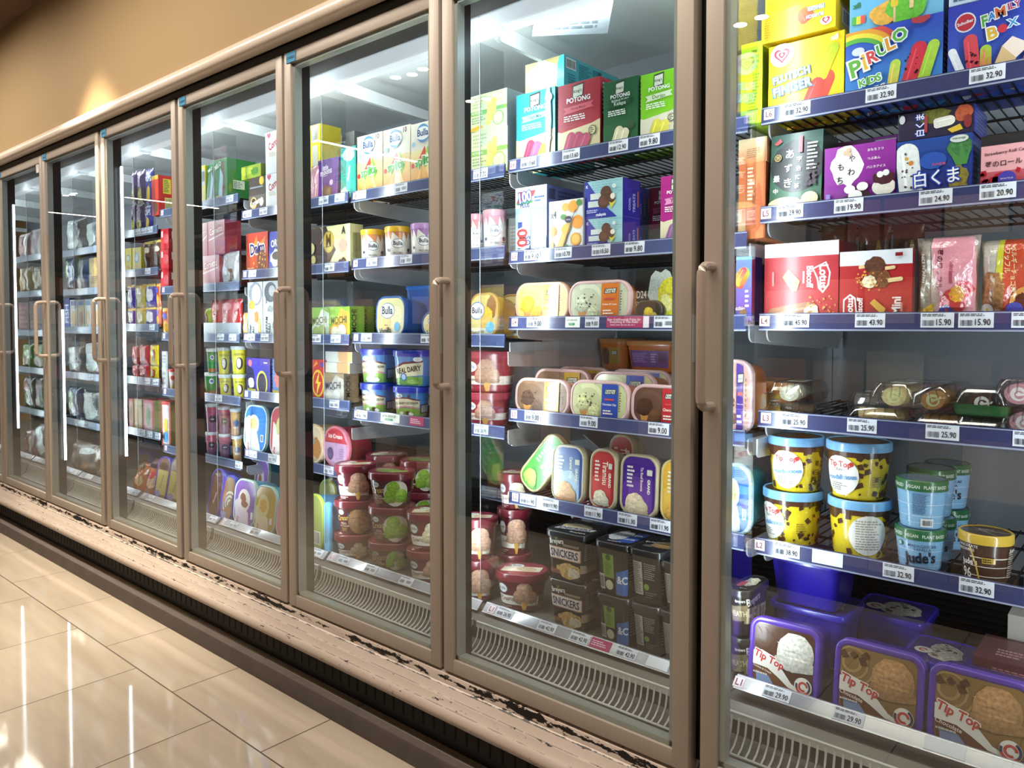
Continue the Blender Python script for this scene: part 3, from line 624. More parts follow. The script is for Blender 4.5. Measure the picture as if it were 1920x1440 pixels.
 'belgianbag': bag('bdb3a6', [('p', 'c8c03a', [.30, 1, .40, 1, .36, .4, .26, 0, .2, 0]), ('p', 'c04a30', [.38, 1, 1, 1, 1, 0, .3, 0, .36, .4]), ('b', .2, .3, .2, .3, '9a7040', .7), ('t', 'ベルギーチョコの', .54, .62, .56, 'f0d8a0', -90), ('t', 'ワッフル', .43, .72, .3, 'f0d8a0', -90), ('e', .74, .2, .26, .2, 'd89a4a'), ('e', .74, .2, .2, .14, '5a2c1c', .4), ('c', .12, .12, .11, 'ddd8d4'), ('r', .1, .1, .14, .14, 'd8b83a'), ('c', .56, .12, .13, '3a4aa8')]),
 'kidslolly': crt('3a7ad0', [('g', 0, 0, 1, 1, '4a3ab0', '3f9ae0'), ('l', .35, .68, .2, .34, -30, 'd84848', '8ac83a', None), ('a', .4, .62, .2, .42, 60, 240, '7ac84a'), ('l', .3, .7, .1, .3, -30, 'e8b83a', 'd84878', None), ('t', 'cchio', .3, .20, .6, 'f4f0f8', 0, '6a3a9a', 1.2, .04), ('b', .5, .1, .22, .09, '8a6a44', .5), ('n', .6, .2, .9, .5, 4, 'f0f0f8')], side='34246e'),
 'purplebox': crt('3c2a66', [('b', .5, .5, .3, .3, '6a3a7a', .4)], side='2e2050'),
 'chocpack': bag('6a4630', [('b', .3, .5, .2, .3, '3c2018', .6), ('b', .7, .5, .15, .3, 'a88a3a', .5), ('r', 0, 0, 1, .2, '8a7a70')]),
 'choctail': choc_pail(turn=.08), 'chocpail2': choc_pail(turn=.02), 'chocpail_r': choc_pail(turn=-.05), 'chocpail_back': choc_pail(turn=.24, back=True),
 'jude': jude(), 'judeback': jude(True),
 'brownie': dict(body='4a3228', lid='cda83e', tc='4a362c', r=9, tp=.84, lh=.018, ov=.003, rim=.004, fw=1.6, f=[('r', .3, .62, .9, .645, 'e8e0d4'), ('r', .3, .38, .9, .40, 'e8e0d4'), ('r', .3, .12, .9, .14, 'e8e0d4'), ('t', "Jude's", .28, .46, .24, 'f0ece4', 4, None, 1.1, .03), ('t', '96', .24, .17, .14, 'f0ece4', 0, None, 1.3, .02), ('t', 'CHOCOLATE', .26, .92, .30, 'e8e0d4'), ('t', 'BROWNIE', .25, .81, .24, 'e8e0d4'), ('r', .46, .50, .62, .66, 'b89838'), ('n', .47, .52, .61, .64, 2, '3a2a1c'), ('p', 'd8b858', [.31, .9, .33, .9, .40, .4, .44, 0, .42, 0, .38, .4]), ('n', .8, .1, .95, .85, 12, 'b8a898'), ('t', "Jude's", .88, .86, .16, 'f0ece4')], t=[('r', .0, .48, 1, .5, 'cfc4b0'), ('p', 'cfc4b0', [.2, .8, .7, .1, .72, .1, .22, .8]), ('t', "Jude's", .5, .62, .3, 'd8d0c4')]),
 'tipcookie': tip_lid('e4e0d4', '5a3824', '4e3122', 'Cookies & Cream'), 'tipchoc': tip_lid('b98c5e', 'a88a58', '8a6a3e', 'Chocolate'),
 'tipstand': dict(body='2f22a8', lid='3428b4', tc='3a2a7a', tp=.86, r=.02, lh=.012, ov=.006, rim=.008, t=[('b', .6, .5, .3, .34, 'c8bcae', .8), ('d', .4, .2, .85, .8, 8, .06, '4a3022'), ('c', .22, .4, .16, 'e4ddd4'), ('a', .22, .4, .04, .08, 0, 300, 'b8383c')]),
 'maroonbox': crt('4a1824', [('n', .2, .2, .7, .6, 3, 'a8707a')], side='3a121c', top='5a1e2a', t=[('n', .2, .2, .5, .5, 3, 'c89098')]),
 'lotuswhite': crt('c8bdb4', [('p', 'b83a34', [.35, .62, .6, .72, .75, .6, .7, .42, .5, .36, .36, .44]), ('t', 'Lo', .52, .54, .2, 'f0e8e0', 0, None, 1.1, .03), ('t', 'Biscoff', .5, .2, .6, 'b03a38', 0, None, 1.1)], side='a89c94'),
 'p_teal': potong('38b4c0', '3a6a70', 'a8dce4', 'dcd2a4', 'Yam Mix', [(.36, .18, 'cc3a62'), (.52, .15, 'd86a9a'), (.70, .10, 'e0c03a')], streak=True),
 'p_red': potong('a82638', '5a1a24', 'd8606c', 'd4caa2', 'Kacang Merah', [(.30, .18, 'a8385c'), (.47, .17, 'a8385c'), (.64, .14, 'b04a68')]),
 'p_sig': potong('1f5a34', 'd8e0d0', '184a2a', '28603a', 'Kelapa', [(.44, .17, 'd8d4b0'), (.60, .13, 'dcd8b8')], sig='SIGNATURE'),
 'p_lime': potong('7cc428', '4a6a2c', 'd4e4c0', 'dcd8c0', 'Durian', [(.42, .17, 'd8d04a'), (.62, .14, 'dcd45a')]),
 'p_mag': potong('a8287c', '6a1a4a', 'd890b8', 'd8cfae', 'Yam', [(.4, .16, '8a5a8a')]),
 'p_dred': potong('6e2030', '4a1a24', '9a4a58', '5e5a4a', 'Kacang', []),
 'teal_lie': crt('c9b878', [('b', .45, .5, .40, .46, 'e4eae6', 0), ('p', '48b8c0', [.82, 0, 1, 0, 1, 1, .90, 1, .84, .8])], side='4aa8b4', top='4ab0b8', s=[('r', .03, .62, .2, .95, 'd8dcdc'), ('k', .04, .66, .19, .9), ('n', .06, .1, .2, .5, 5, '2a6a78'), ('n', .25, .3, .48, .9, 10, '2a6a78'), ('n', .5, .2, .7, .9, 12, '2a6a78'), ('n', .75, .3, .95, .85, 8, '2a6a78'), ('k', .6, .72, .66, .9)]),
 'durianpale': crt('cfd8a8', [('n', .05, .62, .45, .95, 4, '9aa880'), ('r', 0, .44, .5, .56, '7aa84a'), ('r', .72, .48, 1, .58, '7aa84a'), ('l', .52, .42, .17, .62, -6, 'd8d45a', 'dce070', None), ('l', .64, .52, .16, .6, -6, 'd4cc50', 'dcd860', None), ('c', .78, .26, .2, '8ab04a'), ('c', .78, .26, .17, 'd4dca4'), ('p', 'd8a83a', [0, 0, .4, .08, .3, .16, 0, .1]), ('n', .05, .2, .45, .4, 3, '8a9878'), ('t', 'POTONG', .2, .5, .3, 'eef0dc')], side='8a9298', top='cdd4b4'),
 'plus100': crt('d3dbe8', [('g', 0, 0, 1, .72, 'c4d2e8', '9ab8e4'), ('r', 0, .70, 1, 1, 'e0e6ee'), ('p', 'c43a3a', [.04, .78, .16, .94, .66, .94, .58, .86, .1, .78]), ('p', '4a9a4a', [.04, .78, .58, .80, .54, .76, .04, .75]), ('t', '100', .32, .86, .40, 'f2f4f4', 8, '3a4a8a', 1.2, .04), ('t', 'PLUS', .32, .735, .3, '2c3c7a', 0, None, 1.0, .03), ('n', .62, .76, .95, .86, 2, '4a6a9a'), ('p', 'e4eaf2', [.1, .1, .5, .1, .5, .62, .1, .62]), ('r', .1, .06, .24, .5, '3a4a8a'), ('t', '100', .24, .22, .36, 'c83a3c', 90, 'e8ecf0', 1, .05), ('t', 'PLUS', .42, .16, .26, '2c3c7a', 90, None, 1, .02), ('p', 'eef1f5', [.45, 0, 1, 0, 1, .28, .7, .2]), ('t', 'HYDRATION', .76, .10, .44, '4a5a8a'), ('t', 'BAR', .64, .04, .18, '4a5a8a')], side='6a7ac0', s=[('k', .05, .8, .22, .95), ('n', .3, .6, .8, .95, 6, '3a4a8a'), ('n', .3, .1, .8, .5, 6, '3a4a8a')]),
 'orangebar': crt('d7dbd8', [('t', 'x4', .14, .74, .18, '2c2c30', 0, None, 1.4, .03), ('c', .13, .42, .12, 'e08a24'), ('c', .85, .56, .16, 'e0942c'), ('c', .5, .86, .1, 'e8b048'), ('c', .72, .86, .14, 'e89a2c'), ('c', .80, .24, .15, 'e09a2c'), ('c', .80, .24, .11, 'f0c060'), ('b', .1, .14, .08, .09, 'e4a03c'), ('e', .90, .92, .08, .06, '4f8a3a'), ('e', .44, .68, .08, .05, '5a944a'), ('e', .55, .08, .07, .07, '5a944a'), ('l', .46, .28, .14, .62, -26, 'e8c060', 'd8a848', None), ('c', .52, .44, .12, 'ecb850'), ('e', .6, .62, .10, .065, '3c2444'), ('t', 'Sunkist', .6, .62, .14, 'e8dce8'), ('p', '5a5a5a', [.80, .8, .82, .8, .40, 0, .38, 0])], side='b8c0c4'),
 'cool': crt('9ccbd2', [('n', .2, .5, .98, .98, 7, '8abac4'), ('p', '2c369a', [0, 0, 0, 1, .08, 1, .45, .42, .86, 0]), ('t', 'K', .08, .86, .06, 'e8ecf4', 0, None, 1, .03), ('r', .17, .50, .5, .66, 'cfd8d4'), ('r', .11, .30, .44, .46, 'c8d4d0'), ('c', .58, .66, .17, '5a3a2c', .3), ('c', .52, .42, .18, '5a3a2c', .3), ('c', .52, .44, .12, '6a4634', .3), ('c', .70, .5, .15, '5a3a2c', .3), ('e', .76, .54, .06, .08, 'ece4d4'), ('p', 'd8cc4a', [.66, .40, .74, .36, .86, .44, .76, .28, .70, .22, .70, .32]), ('t', 'malaysia', .46, .08, .26, 'e8ecf4', 0, None, 1.1, .03), ('n', .08, .14, .46, .24, 2, 'c8d0ec'), ('c', .8, .8, .06, 'd8e4e4')], side='3a2c96', s=[('t', 'COOL', .38, .34, .34, 'aeb8ea', 90, None, 1.1, .03), ('t', 'TREATS', .62, .38, .5, 'aeb8ea', 90, None, 1.1, .03), ('n', .8, .1, .9, .9, 1, 'c87a5a')]),
 'd24': crt('26261f', [('b', .62, .5, .3, .5, 'c8cfc4', .3), ('s', .84, .50, .34, 'd8cc3c'), ('b', .68, .3, .14, .2, 'e0dc8a', .3), ('b', .9, .12, .3, .10, 'c8d02c', .2), ('t', 'D24', .16, .52, .22, 'e8e6d8', 0, None, 1.5, .02), ('t', 'Durian', .16, .36, .24, 'e0dcc8', 5), ('n', .04, .24, .3, .30, 1, 'b0a890'), ('n', .5, .02, .75, .10, 1, 'd8dcd0')], side='1c1c18', top='34342c'),
 'd24tub': ice('2a2416', '3a3014', '2c2618', [('s', .5, .4, .35, 'd8bc2c'), ('b', .7, .2, .2, .2, 'c8a82a')], r=.03),
 'k_mango': kings_lid('e8b43a', 'e0a832', 'e0a226', 'Sweet Corn', 'ecd27a', rim='dbb49a'),
 'k_cookie': kings_lid('c9cdae', 'c6caa8', 'd8782c', "Cookies 'N' Cream", 'cdd2b4', drizzle='2e2620'),
 'k_chip': kings_lid('5c4232', '6e4e3c', 'c09a24', "Choc O' Chips", '8a6a52', drizzle='32221a'),
 'k_blue': kings_lid('d0d096', 'd2d29c', '2f4cae', 'Chocolate Chip', 'd4d6a2', drizzle='4a3224'),
 'k_choc': kings_lid('4e3024', '6a4630', 'b83038', 'Chocolate', '6a4a3c', rim='d8b4b4'),
 'k_purple': kings_lid('6a4634', '7a5440', '5a3a9a', 'Choc Cake', 'd8a89a', rim='d8b4b4'),
 'k_up': dict(body='c06a26', lid='c98a50', tc='a87a4a', tp=.86, r=.03, lh=.014, ov=.005, f=[('r', .08, .12, .86, .8, '5c3a86'), ('n', .12, .3, .45, .7, 6, '9a82c0'), ('k', .66, .3, .82, .72, '221a2a'), ('n', .5, .3, .62, .7, 4, 'b8a8d0')]),
 'k_up2': dict(body='c06a26', lid='b88250', tc='a87a4a', tp=.86, r=.03, lh=.014, ov=.005, f=[('r', .42, .2, .8, .85, 'a8862c'), ('b', .28, .5, .14, .36, '5a3c2c', .5)] + kings(.6, .62, .8)),
 'g_green': grand_lid('3c9a30', '2f9a34', 'Green Tea', 'a8cc5a', lid='b8ad80'), 'g_blue': grand_lid('a8c4d8', '1f3f8a', 'Caramel Fudge', 'd8a878', lid='bfb89c'), 'g_red': grand_lid('c8484a', 'a8282c', 'Tiramisu', 'd8d4bc'), 'g_purple': grand_lid('5a2a98', '3f1c7c', 'Tin Roof Brownie', 'd8c8a8'), 'g_yellow': grand_lid('d8b04a', 'd8a83a', 'Durian', 'c89a4a', lid='c9b274'),
 'bulla_choc': ice('c49a3a', 'b08a44', 'c8b878', [('b', .8, .7, .2, .3, '7a4a34', .4), ('b', .6, .4, .3, .3, 'd8a83c', .4), ('r', 0, 0, 1, .2, 'd8d4bc'), ('e', .26, .62, .3, .22, '4a78a8'), ('e', .26, .62, .27, .19, 'eef0ec'), ('t', 'Bulla', .26, .63, .42, '26384e', 0, None, 1.1, .03), ('t', 'Chocolate', .3, .1, .55, '4a3428', 5), ('c', .80, .22, .16, '6aa8d0')], r=.04),
 'bulla_van': ice('1f4f98', '24549c', 'd8cf94', [('b', .3, .3, .3, .3, 'e0c88a', .3), ('b', .75, .4, .2, .4, 'e8dcae', .3), ('r', 0, 0, 1, .16, 'dcd8c2'), ('e', .40, .66, .27, .22, '4a78a8'), ('e', .40, .66, .25, .20, 'f0f2ee'), ('t', 'Bulla', .40, .67, .40, '26384e', 0, None, 1.1, .03), ('t', 'Vanilla', .34, .11, .46, '4a4434', 5, None, 1.1, .02), ('c', .78, .22, .13, '68b0d8'), ('n', .3, .24, .45, .28, 1, '555')], r=.045),
 'bluetub': ice('1c4890', '2460b0', '2a5a9c', r=.03),
 'redtub': dict(body='8e2a38', lid='9a3a48', tp=.86, r=.045, lh=.02, ov=.005, tc='9a4450', fw=1.0, f=[('r', 0, .2, 1, .46, 'd8ccc0'), ('p', 'd29a4a', [.40, .34, .60, .34, .55, .0, .46, .0]), ('s', .5, .68, .30, 'b88a72'), ('s', .38, .46, .23, 'a87a62'), ('s', .63, .46, .23, 'b08268'), ('e', .14, .74, .15, .16, 'dfe6e6'), ('t', 'Bulla', .14, .75, .2, '47607a'), ('t', 'Creamy', .15, .34, .28, '8a4a4a', 5)], s=[('r', 0, .2, 1, .46, 'd8ccc0'), ('r', .3, .24, .55, .42, '6a5a54')]),
 'creamy_green': creamy('green', top=[('b', .4, .5, .3, .24, '7a9a3c', .4), ('p', 'a8c45a', [.5, .2, .9, .3, .9, .5, .5, .4]), ('n', .1, .6, .5, .8, 2, 'c8b8a8')]), 'creamy_choc': creamy('choc'), 'creamy_cone': creamy('cone', body='661a2a'), 'creamy_white': creamy('white', body='6c1e2e'),
 'dairy': dict(body='4a86c4', lid='2438a8', tp=.86, r=.035, lh=.02, ov=.005, tc='3a58b0', fw=1.0, f=[('g', 0, 0, 1, .34, '6a9a3c', '8ab04a'), ('p', 'd6cfae', [0, .30, 0, .66, .3, .74, .6, .74, 1, .64, 1, .36, .5, .44]), ('p', '6a3038', [0, .66, .3, .74, .6, .74, 1, .64, 1, .70, .6, .80, .3, .80, 0, .72]), ('p', 'c08a90', [0, .26, 0, .32, .5, .46, 1, .36, 1, .30, .5, .38]), ('t', 'REAL DAIRY ICE CREAM', .5, .55, .88, '3a3630', 2, None, 1.2, .02), ('e', .3, .86, .12, .09, 'e8ecec'), ('t', 'Bulla', .3, .86, .16, '47607a'), ('c', .64, .85, .07, '2c3a5c'), ('b', .35, .12, .08, .07, 'ece8e0', .6), ('b', .6, .14, .10, .08, '3a3430', .6), ('b', .72, .1, .08, .07, 'ece8e0', .6)], s=[('g', 0, 0, 1, .3, '4a8a3c', '6a9a4a'), ('r', .2, .1, .8, .5, '1c2430'), ('k', .25, .15, .75, .45, 'd8dcdc')]),
 'dairy_big': dict(body='4a80bc', lid='2234a4', tp=.88, r=.035, lh=.02, ov=.005, tc='3a58b0', fw=1.0, f=[('g', 0, 0, 1, .3, '5a8a3c', '7aa04a'), ('p', 'd6cfae', [0, .2, 0, .5, .4, .72, 1, .80, 1, .36, .5, .3]), ('p', '6a3038', [0, .5, .4, .72, 1, .80, 1, .86, .4, .8, 0, .56]), ('t', 'REAL DAIRY', .56, .54, .78, '26221e', 8, None, 1.3, .03), ('c', .40, .28, .14, '3a6ab0'), ('c', .40, .28, .10, 'a8c4dc'), ('e', .85, .9, .12, .08, 'e8ecec'), ('b', .7, .12, .2, .08, '8aa85a', .4)]),
 'bre_heath': breyers([('b', .5, .6, .4, .3, 'd8d0bc', .7), ('b', .2, .4, .2, .2, 'b8503c', .4), ('t', 'Breyers', .6, .15, .4, 'e4e4e0', 8)], [('t', 'Breyers', .62, .87, .5, 'ece8e0', 6, None, 1.2, .03), ('p', '8a7a5a', [0, .3, 1, .4, 1, .8, 0, .7]), ('t', 'HEATH', .5, .55, .9, 'd8c8a0', 4, None, 1.3, .04)], side=[('t', 'Breyers', .3, .85, .5, 'ece8e0', 6, None, 1.2, .03), ('p', '8a7a5a', [0, .3, 1, .2, 1, .62, 0, .72]), ('t', 'HEATH', .5, .46, .9, 'd8c8a0', -4, None, 1.3, .04)]),
 'bre_snick': breyers([('b', .45, .6, .4, .26, 'd8c8a0', .5), ('p', 'd8d4d0', [.05, .2, .95, .42, .98, .62, .1, .44]), ('t', 'SNICKERS', .5, .42, .8, '3a3470', 12, None, 1.2, .05), ('t', 'Breyers', .75, .15, .4, 'e4e4e0', 8)], [('t', 'Breyers', .30, .87, .38, 'ece8e0', 6, None, 1.2, .03), ('c', .3, .97, .05, '4a9a3a'), ('r', .06, .46, .94, .76, 'c88a74'), ('r', .08, .48, .92, .74, 'e4dcd4'), ('t', 'SNICKERS', .5, .61, .76, '3c3558', 0, None, 1.35, .06), ('b', .6, .22, .34, .2, 'c8a468', .6), ('b', .75, .18, .18, .12, 'd8ccb4', .5), ('r', 0, .1, .35, .2, '8a5a44'), ('r', .48, .80, .9, .86, '8a7a68')], side=[('n', .1, .5, .9, .9, 8, '8a8680'), ('r', 0, .2, .6, .4, 'a8987c')]),
 'bre_oreo': breyers([('b', .3, .55, .3, .34, 'cdd2d8', .7), ('p', '3a5ab0', [.5, .1, .95, .2, .95, .9, .6, .9]), ('t', 'OREO', .62, .66, .5, 'e8ecf4', 14, '2a3a80', 1.2, .06), ('t', 'COOKIES', .64, .36, .5, 'e8ecf4', 14, None, 1.1, .05), ('t', 'Breyers', .5, .1, .4, 'e4e4e0', 8)], [('r', .24, .34, .58, .86, '7aa03a'), ('c', .41, .79, .08, '3a5a2a'), ('n', .3, .4, .52, .7, 9, '54762a'), ('r', .02, .06, .26, .40, 'cfcac4'), ('k', .04, .1, .24, .36), ('c', .42, .18, .13, 'cbc6a8'), ('p', '3a6ab0', [.64, 0, 1, 0, 1, .6, .66, .5]), ('t', '&C', .84, .34, .3, 'e8ecf4', 0, None, 1.2, .04)]),
 'bre_brown': breyers([('s', .7, .5, .36, 'a8845c'), ('t', 'Breyers', .32, .55, .56, 'ece8e0', 20, None, 1.2, .04), ('c', .38, .8, .07, '4a9a3a'), ('n', .2, .2, .5, .34, 2, '8a8680')], [('r', .1, .15, .42, .86, 'a8a49c'), ('n', .12, .18, .40, .84, 16, '4a4844'), ('n', .48, .5, .85, .86, 8, '8a8680'), ('c', .55, .34, .09, '7a9a3a'), ('n', .5, .1, .9, .25, 3, '6a6660')]),
 'splits': splits(),
 'moons': crt('6a3890', [('t', 'little', .36, .80, .30, 'f0e8f0', 6, None, 1.2, .04), ('t', 'moons', .42, .68, .55, 'f0e8f0', 6, None, 1.2, .05), ('n', .25, .58, .6, .62, 1, 'd8c0e0'), ('b', .45, .24, .20, .13, '6a4a3c', .4), ('b', .58, .22, .16, .12, '7a5644', .4), ('e', .58, .22, .10, .08, '9a7a64', .3), ('c', .70, .42, .08, 'd8cce0'), ('r', .06, .90, .16, .94, '3a2a4a')], side='4a2468', s=[('n', .2, .2, .8, .7, 6, 'b898c8')]),
 'vienna': crt('3a9a8c', [('b', .5, .85, .4, .14, 'b8d8c4', .4), ('b', .3, .12, .3, .1, 'cfd8c0', .4), ('b', .5, .4, .16, .34, '5ab09c', .3), ('t', 'Viennetta', .52, .47, .62, 'eef4ec', 80, None, 1.2, .04), ('a', .2, .9, .3, .34, -60, 60, 'c8a84a')], side='2a6a62'),
 'yellowlabel': crt('e0c820', [('r', .3, .78, .8, .98, 'd8d8cc'), ('k', .32, .8, .78, .96), ('r', .35, .4, .8, .74, 'c8c8b8'), ('n', .05, .1, .9, .35, 6, '7a6a1c')], side='b8a41c'),
 'pinkbag': bag('c08a98', [('b', .5, .5, .3, .3, 'd8b0b4', .5)]),
 'greybox': crt('6a6a68', [('n', .2, .2, .8, .8, 6, '8a8a88')], side='5a5a58'),
 'magnum': crt('3c2a24', [('p', 'ded8a0', [.42, 1, 1, 1, 1, 0, .78, .16, .62, .5]), ('e', .48, .62, .14, .27, 'a8842c'), ('e', .48, .62, .125, .245, 'cdb34e'), ('t', 'M', .48, .66, .12, '3a2a18', 0, None, 1.5, .03), ('n', .41, .48, .55, .52, 1, '3a2a18'), ('a', .2, .8, .14, .155, -60, 130, 'b89a5a'), ('l', .66, .2, .26, .5, -40, 'ddd49c', 'e4dcae'), ('c', .84, .5, .16, 'c8a08c'), ('c', .85, .12, .10, '5a3a2c'), ('c', .1, .22, .1, 'c8bc7a'), ('c', .05, .5, .14, 'c9bf8c'), ('t', 'A', .86, .86, .10, '3a3228', 0, None, 1.2, .03)], side='cfc996', top='ded8a0', s=[('k', .2, .2, .8, .8, '6a663c')]),
 'y_yellow': bulla_drum('e', 'e0b02a', 'd88a5a'), 'y_purple': bulla_drum('e', 'b48ac0', 'a87ab0'), 'y_pink': bulla_drum('e', 'd8949c', 'd07a80'),
 'mochi_g': mochi('cfd8c8', '7ab04a', '9ab06a'), 'mochi_o': mochi('e4b03a', '8ab83c', 'efe4c8'), 'mochi_w': mochi('c9c1b2', 'a88a68', 'e4e0d4'), 'mochi_side': crt('8aa84a', [('r', 0, 0, .5, 1, 'a8b86a'), ('t', 'MOCHI', .5, .5, .7, '2f3a22', 90, None, 1.2, .02)], side='5a7a3a'),
 'mochi_wside': crt('a8a090', [('t', 'MOCHI', .5, .55, .7, '6a4a30', 90, None, 1.2, .02), ('r', 0, 0, 1, .15, '8a6a4c')], side='6a5a48'), 'whiteorange': crt('e0dcd0', [('b', .75, .55, .3, .6, 'dba870', 0)], side='a09688', top='d8d4c8'),
 'flashbox': crt('c02c28', [('c', .5, .42, .46, 'c02c28'), ('e', .5, .42, .46, .34, 'e4c42c'), ('e', .5, .42, .38, .28, 'c02c28'), ('p', 'ecd03a', [.62, .74, .3, .42, .48, .42, .36, .1, .74, .46, .54, .46]), ('p', 'e89a2a', [.1, .8, .4, .98, .5, .9]), ('c', .82, .88, .12, '4a4aa0')], side='8a1c1c'),
 'pinkround': dict(body='a83848', lid='d87a90', tc='c8a0c4', tp=.92, r=9, lh=.014, ov=.004, rim=.008, t=[('p', 'c8404a', [0, .62, 1, .62, 1, 1, 0, 1]), ('t', 'Ice Cream', .5, .80, .6, 'f4e8e8', 0, None, 1.1, .03), ('e', .28, .32, .13, .17, '4a3a6c', .3), ('e', .28, .32, .09, .12, '6a5a8c', .3), ('n', .68, .2, .9, .5, 5, '9a7aa0')]),
 'creamround': dict(body='d8b48c', lid='dcc4a0', tc='d8c8a8', tp=.92, r=9, lh=.014, ov=.004, rim=.008, t=[('b', .7, .4, .25, .3, 'b8803c', .4), ('b', .3, .6, .3, .2, '8ab0c0', .2)]),
 'lidgreen': ice('3a9ac8', 'a4b848', '9aa85a', [('r', .4, .1, .9, .35, 'e4e4d8'), ('k', .45, .12, .85, .33)], r=.052), 'lidblue': ice('4aa8d8', '5ab8e0', '6ab0d4', r=.052),
 'milo': crt('2a7a44', [('p', '6a4030', [.42, .0, .85, .2, .8, .95, .6, .9], .3), ('p', 'a8ccd8', [.3, .0, .6, .0, .7, .6, .5, .8]), ('t', 'MILO', .32, .86, .5, 'e8ece4', 20, '2a5038', 1.2, .05), ('b', .3, .08, .25, .08, 'd8b88a', .3)], side='2f7434', s=[('r', .2, .3, .6, .5, 'c8d0b0'), ('n', .22, .32, .58, .48, 4, '666')]),
 'yellowthin': crt('ccc424', [('r', .3, .5, .9, .9, 'b8bcb0'), ('k', .35, .6, .85, .85)], side='8a861c'),
 'cornbrown': crt('4a4038', [('g', 0, 0, 1, .5, '4a3c30', '6a625a'), ('c', .8, .88, .14, 'd8b42a'), ('c', .3, .3, .2, 'd8a868'), ('c', .3, .32, .13, '3a322c'), ('t', 'Cornetto', .45, .32, .75, 'e4dcd0', 12, None, 1.3, .03), ('b', .8, .3, .12, .12, 'd8ccc0', .4), ('r', .1, .7, .9, .74, '8a9098')], side='3a342c'),
 'cornwhite': crt('d3d3d4', [('h', .22, .92, .12, 'c22c4a'), ('t', 'Cornetto', .62, .74, .9, 'a82c38', 20, None, 1.4, .04), ('n', .2, .4, .7, .52, 3, 'b8a87a'), ('b', .8, .1, .14, .1, 'a85a7a', .3)], side='a8a8ac'),
 'limeside': crt('8a9a2c', [('b', .3, .6, .3, .3, 'a8b83c', .3), ('b', .7, .5, .2, .3, '4a7a2c', .4)], side='6a7a24'),
 'pinkcorn': crt('c0707c', [('g', 0, 0, 1, 1, 'a84a5c', 'd8b0b8'), ('t', 'Cornetto', .5, .72, .8, 'f0e0e0', 8, 'b85a68', 1.4, .05), ('p', 'ecd8dc', [.05, .42, .95, .58, .95, .62, .05, .46])], side='8a2c3c'),
 'redbox': crt('a02430', [('n', .2, .3, .8, .7, 4, 'd87a80')], side='6e1a24'), 'redsmall': crt('a83a34', [('c', .35, .45, .3, 'c87a70'), ('n', .1, .6, .9, .9, 2, 'e8c8c0'), ('r', .65, .1, .95, .4, 'd8dce0')], side='5a3a38'),
 'silver': bag('9aa0a6', [('b', .4, .6, .2, .3, 'c8d0d8', .5), ('b', .7, .3, .2, .2, '5a4a44', .6)]),
 'whitetop': crt('d0d8e0', [('b', .6, .5, .2, .2, 'b8c4d0', .1)], side='8a929c'),
 'daim': crt('b0402c', [('g', 0, 0, 1, 1, 'a8482c', 'b83a28'), ('p', 'd87a30', [.2, .5, .5, .95, .55, .7, .9, .9, .75, .5]), ('t', 'Daim', .52, .62, .66, '2c2a66', 6, 'f0e4d8', 1.2, .06), ('b', .72, .3, .22, .26, '6a3a28', .7), ('d', .3, .1, .95, .5, 20, .03, 'd8a040'), ('n', .06, .08, .4, .16, 2, 'e8c89a')], side='7a2a20'),
 'oreo': crt('3840a8', [('t', 'OREO', .55, .72, .8, 'f2f2f4', 6, '232a70', 1.3, .06), ('b', .5, .35, .35, .2, 'e4e0da', .4), ('e', .55, .40, .3, .1, '2a2424', .4)], side='262c70'),
 'kitkatbag': bag('b02a34', [('t', 'KitKat', .5, .55, .7, 'f0e4e4', 70, None, 1.3, .04), ('b', .5, .2, .3, .12, '7a4a34', .5), ('b', .6, .8, .3, .1, 'd88a90', .4)]),
 'greenbag': bag('8aa02c', [('b', .5, .5, .3, .3, '5a4a34', .5)]), 'plastictray': crt('aab4c4', [('r', 0, .1, .3, .95, 'c8d4e0')], side='8a94a4'),
 'tsujiri': crt('ced6dc', [('e', .55, .78, .44, .22, '8a8f98', .3), ('e', .6, .78, .3, .17, 'c9c5bc', .4), ('b', .3, .58, .2, .08, 'd8a848', .5), ('b', .6, .36, .14, .1, 'd88a4a', .4), ('b', .8, .16, .1, .2, 'd8bc7a', .4), ('t', 'VITAMI', .2, .12, .2, '3a3c44', 90, None, 1, .02), ('t', 'BALI', .38, .1, .16, '3a3c44', 90, None, 1, .02)], side='a8b0b8'),
 'catbox': crt('d2d8dc', [('e', .5, .8, .4, .18, '5c6470', .4), ('e', .6, .82, .2, .1, 'b8bcc0', .3), ('n', .2, .55, .3, .95, 2, '666'), ('b', .5, .5, .2, .06, '9aa4ac', .4), ('t', 'KETAM', .25, .22, .28, '33353c', 90, None, 1, .02), ('t', 'RALI', .42, .15, .18, '33353c', 90, None, 1, .02), ('b', .8, .2, .18, .1, '8a8478', .4)], side='a0a8b0'),
 'orangethin': bag('c89a5c', [('b', .5, .5, .3, .4, 'd8c090', .4)]),
 'cup_green': dict(body='2f8448', lid='cdd6da', tc='c8d0d4', r=9, tp=.8, lh=.014, ov=.003, fw=1.5, f=[('c', .5, .72, .14, 'd8d8e4'), ('c', .5, .72, .1, '4a4a9a'), ('b', .5, .08, .4, .12, 'a86a44', .3)]),
 'cup_yellow': dict(body='d8d03c', lid='c4ced4', tc='c0c8cc', r=9, tp=.8, lh=.014, ov=.003, fw=1.5, f=[('e', .5, .42, .16, .26, '4a3a34', .4), ('e', .47, .44, .1, .2, 'ddd8cc', .3), ('n', .25, .75, .75, .85, 2, '5a5428')]),
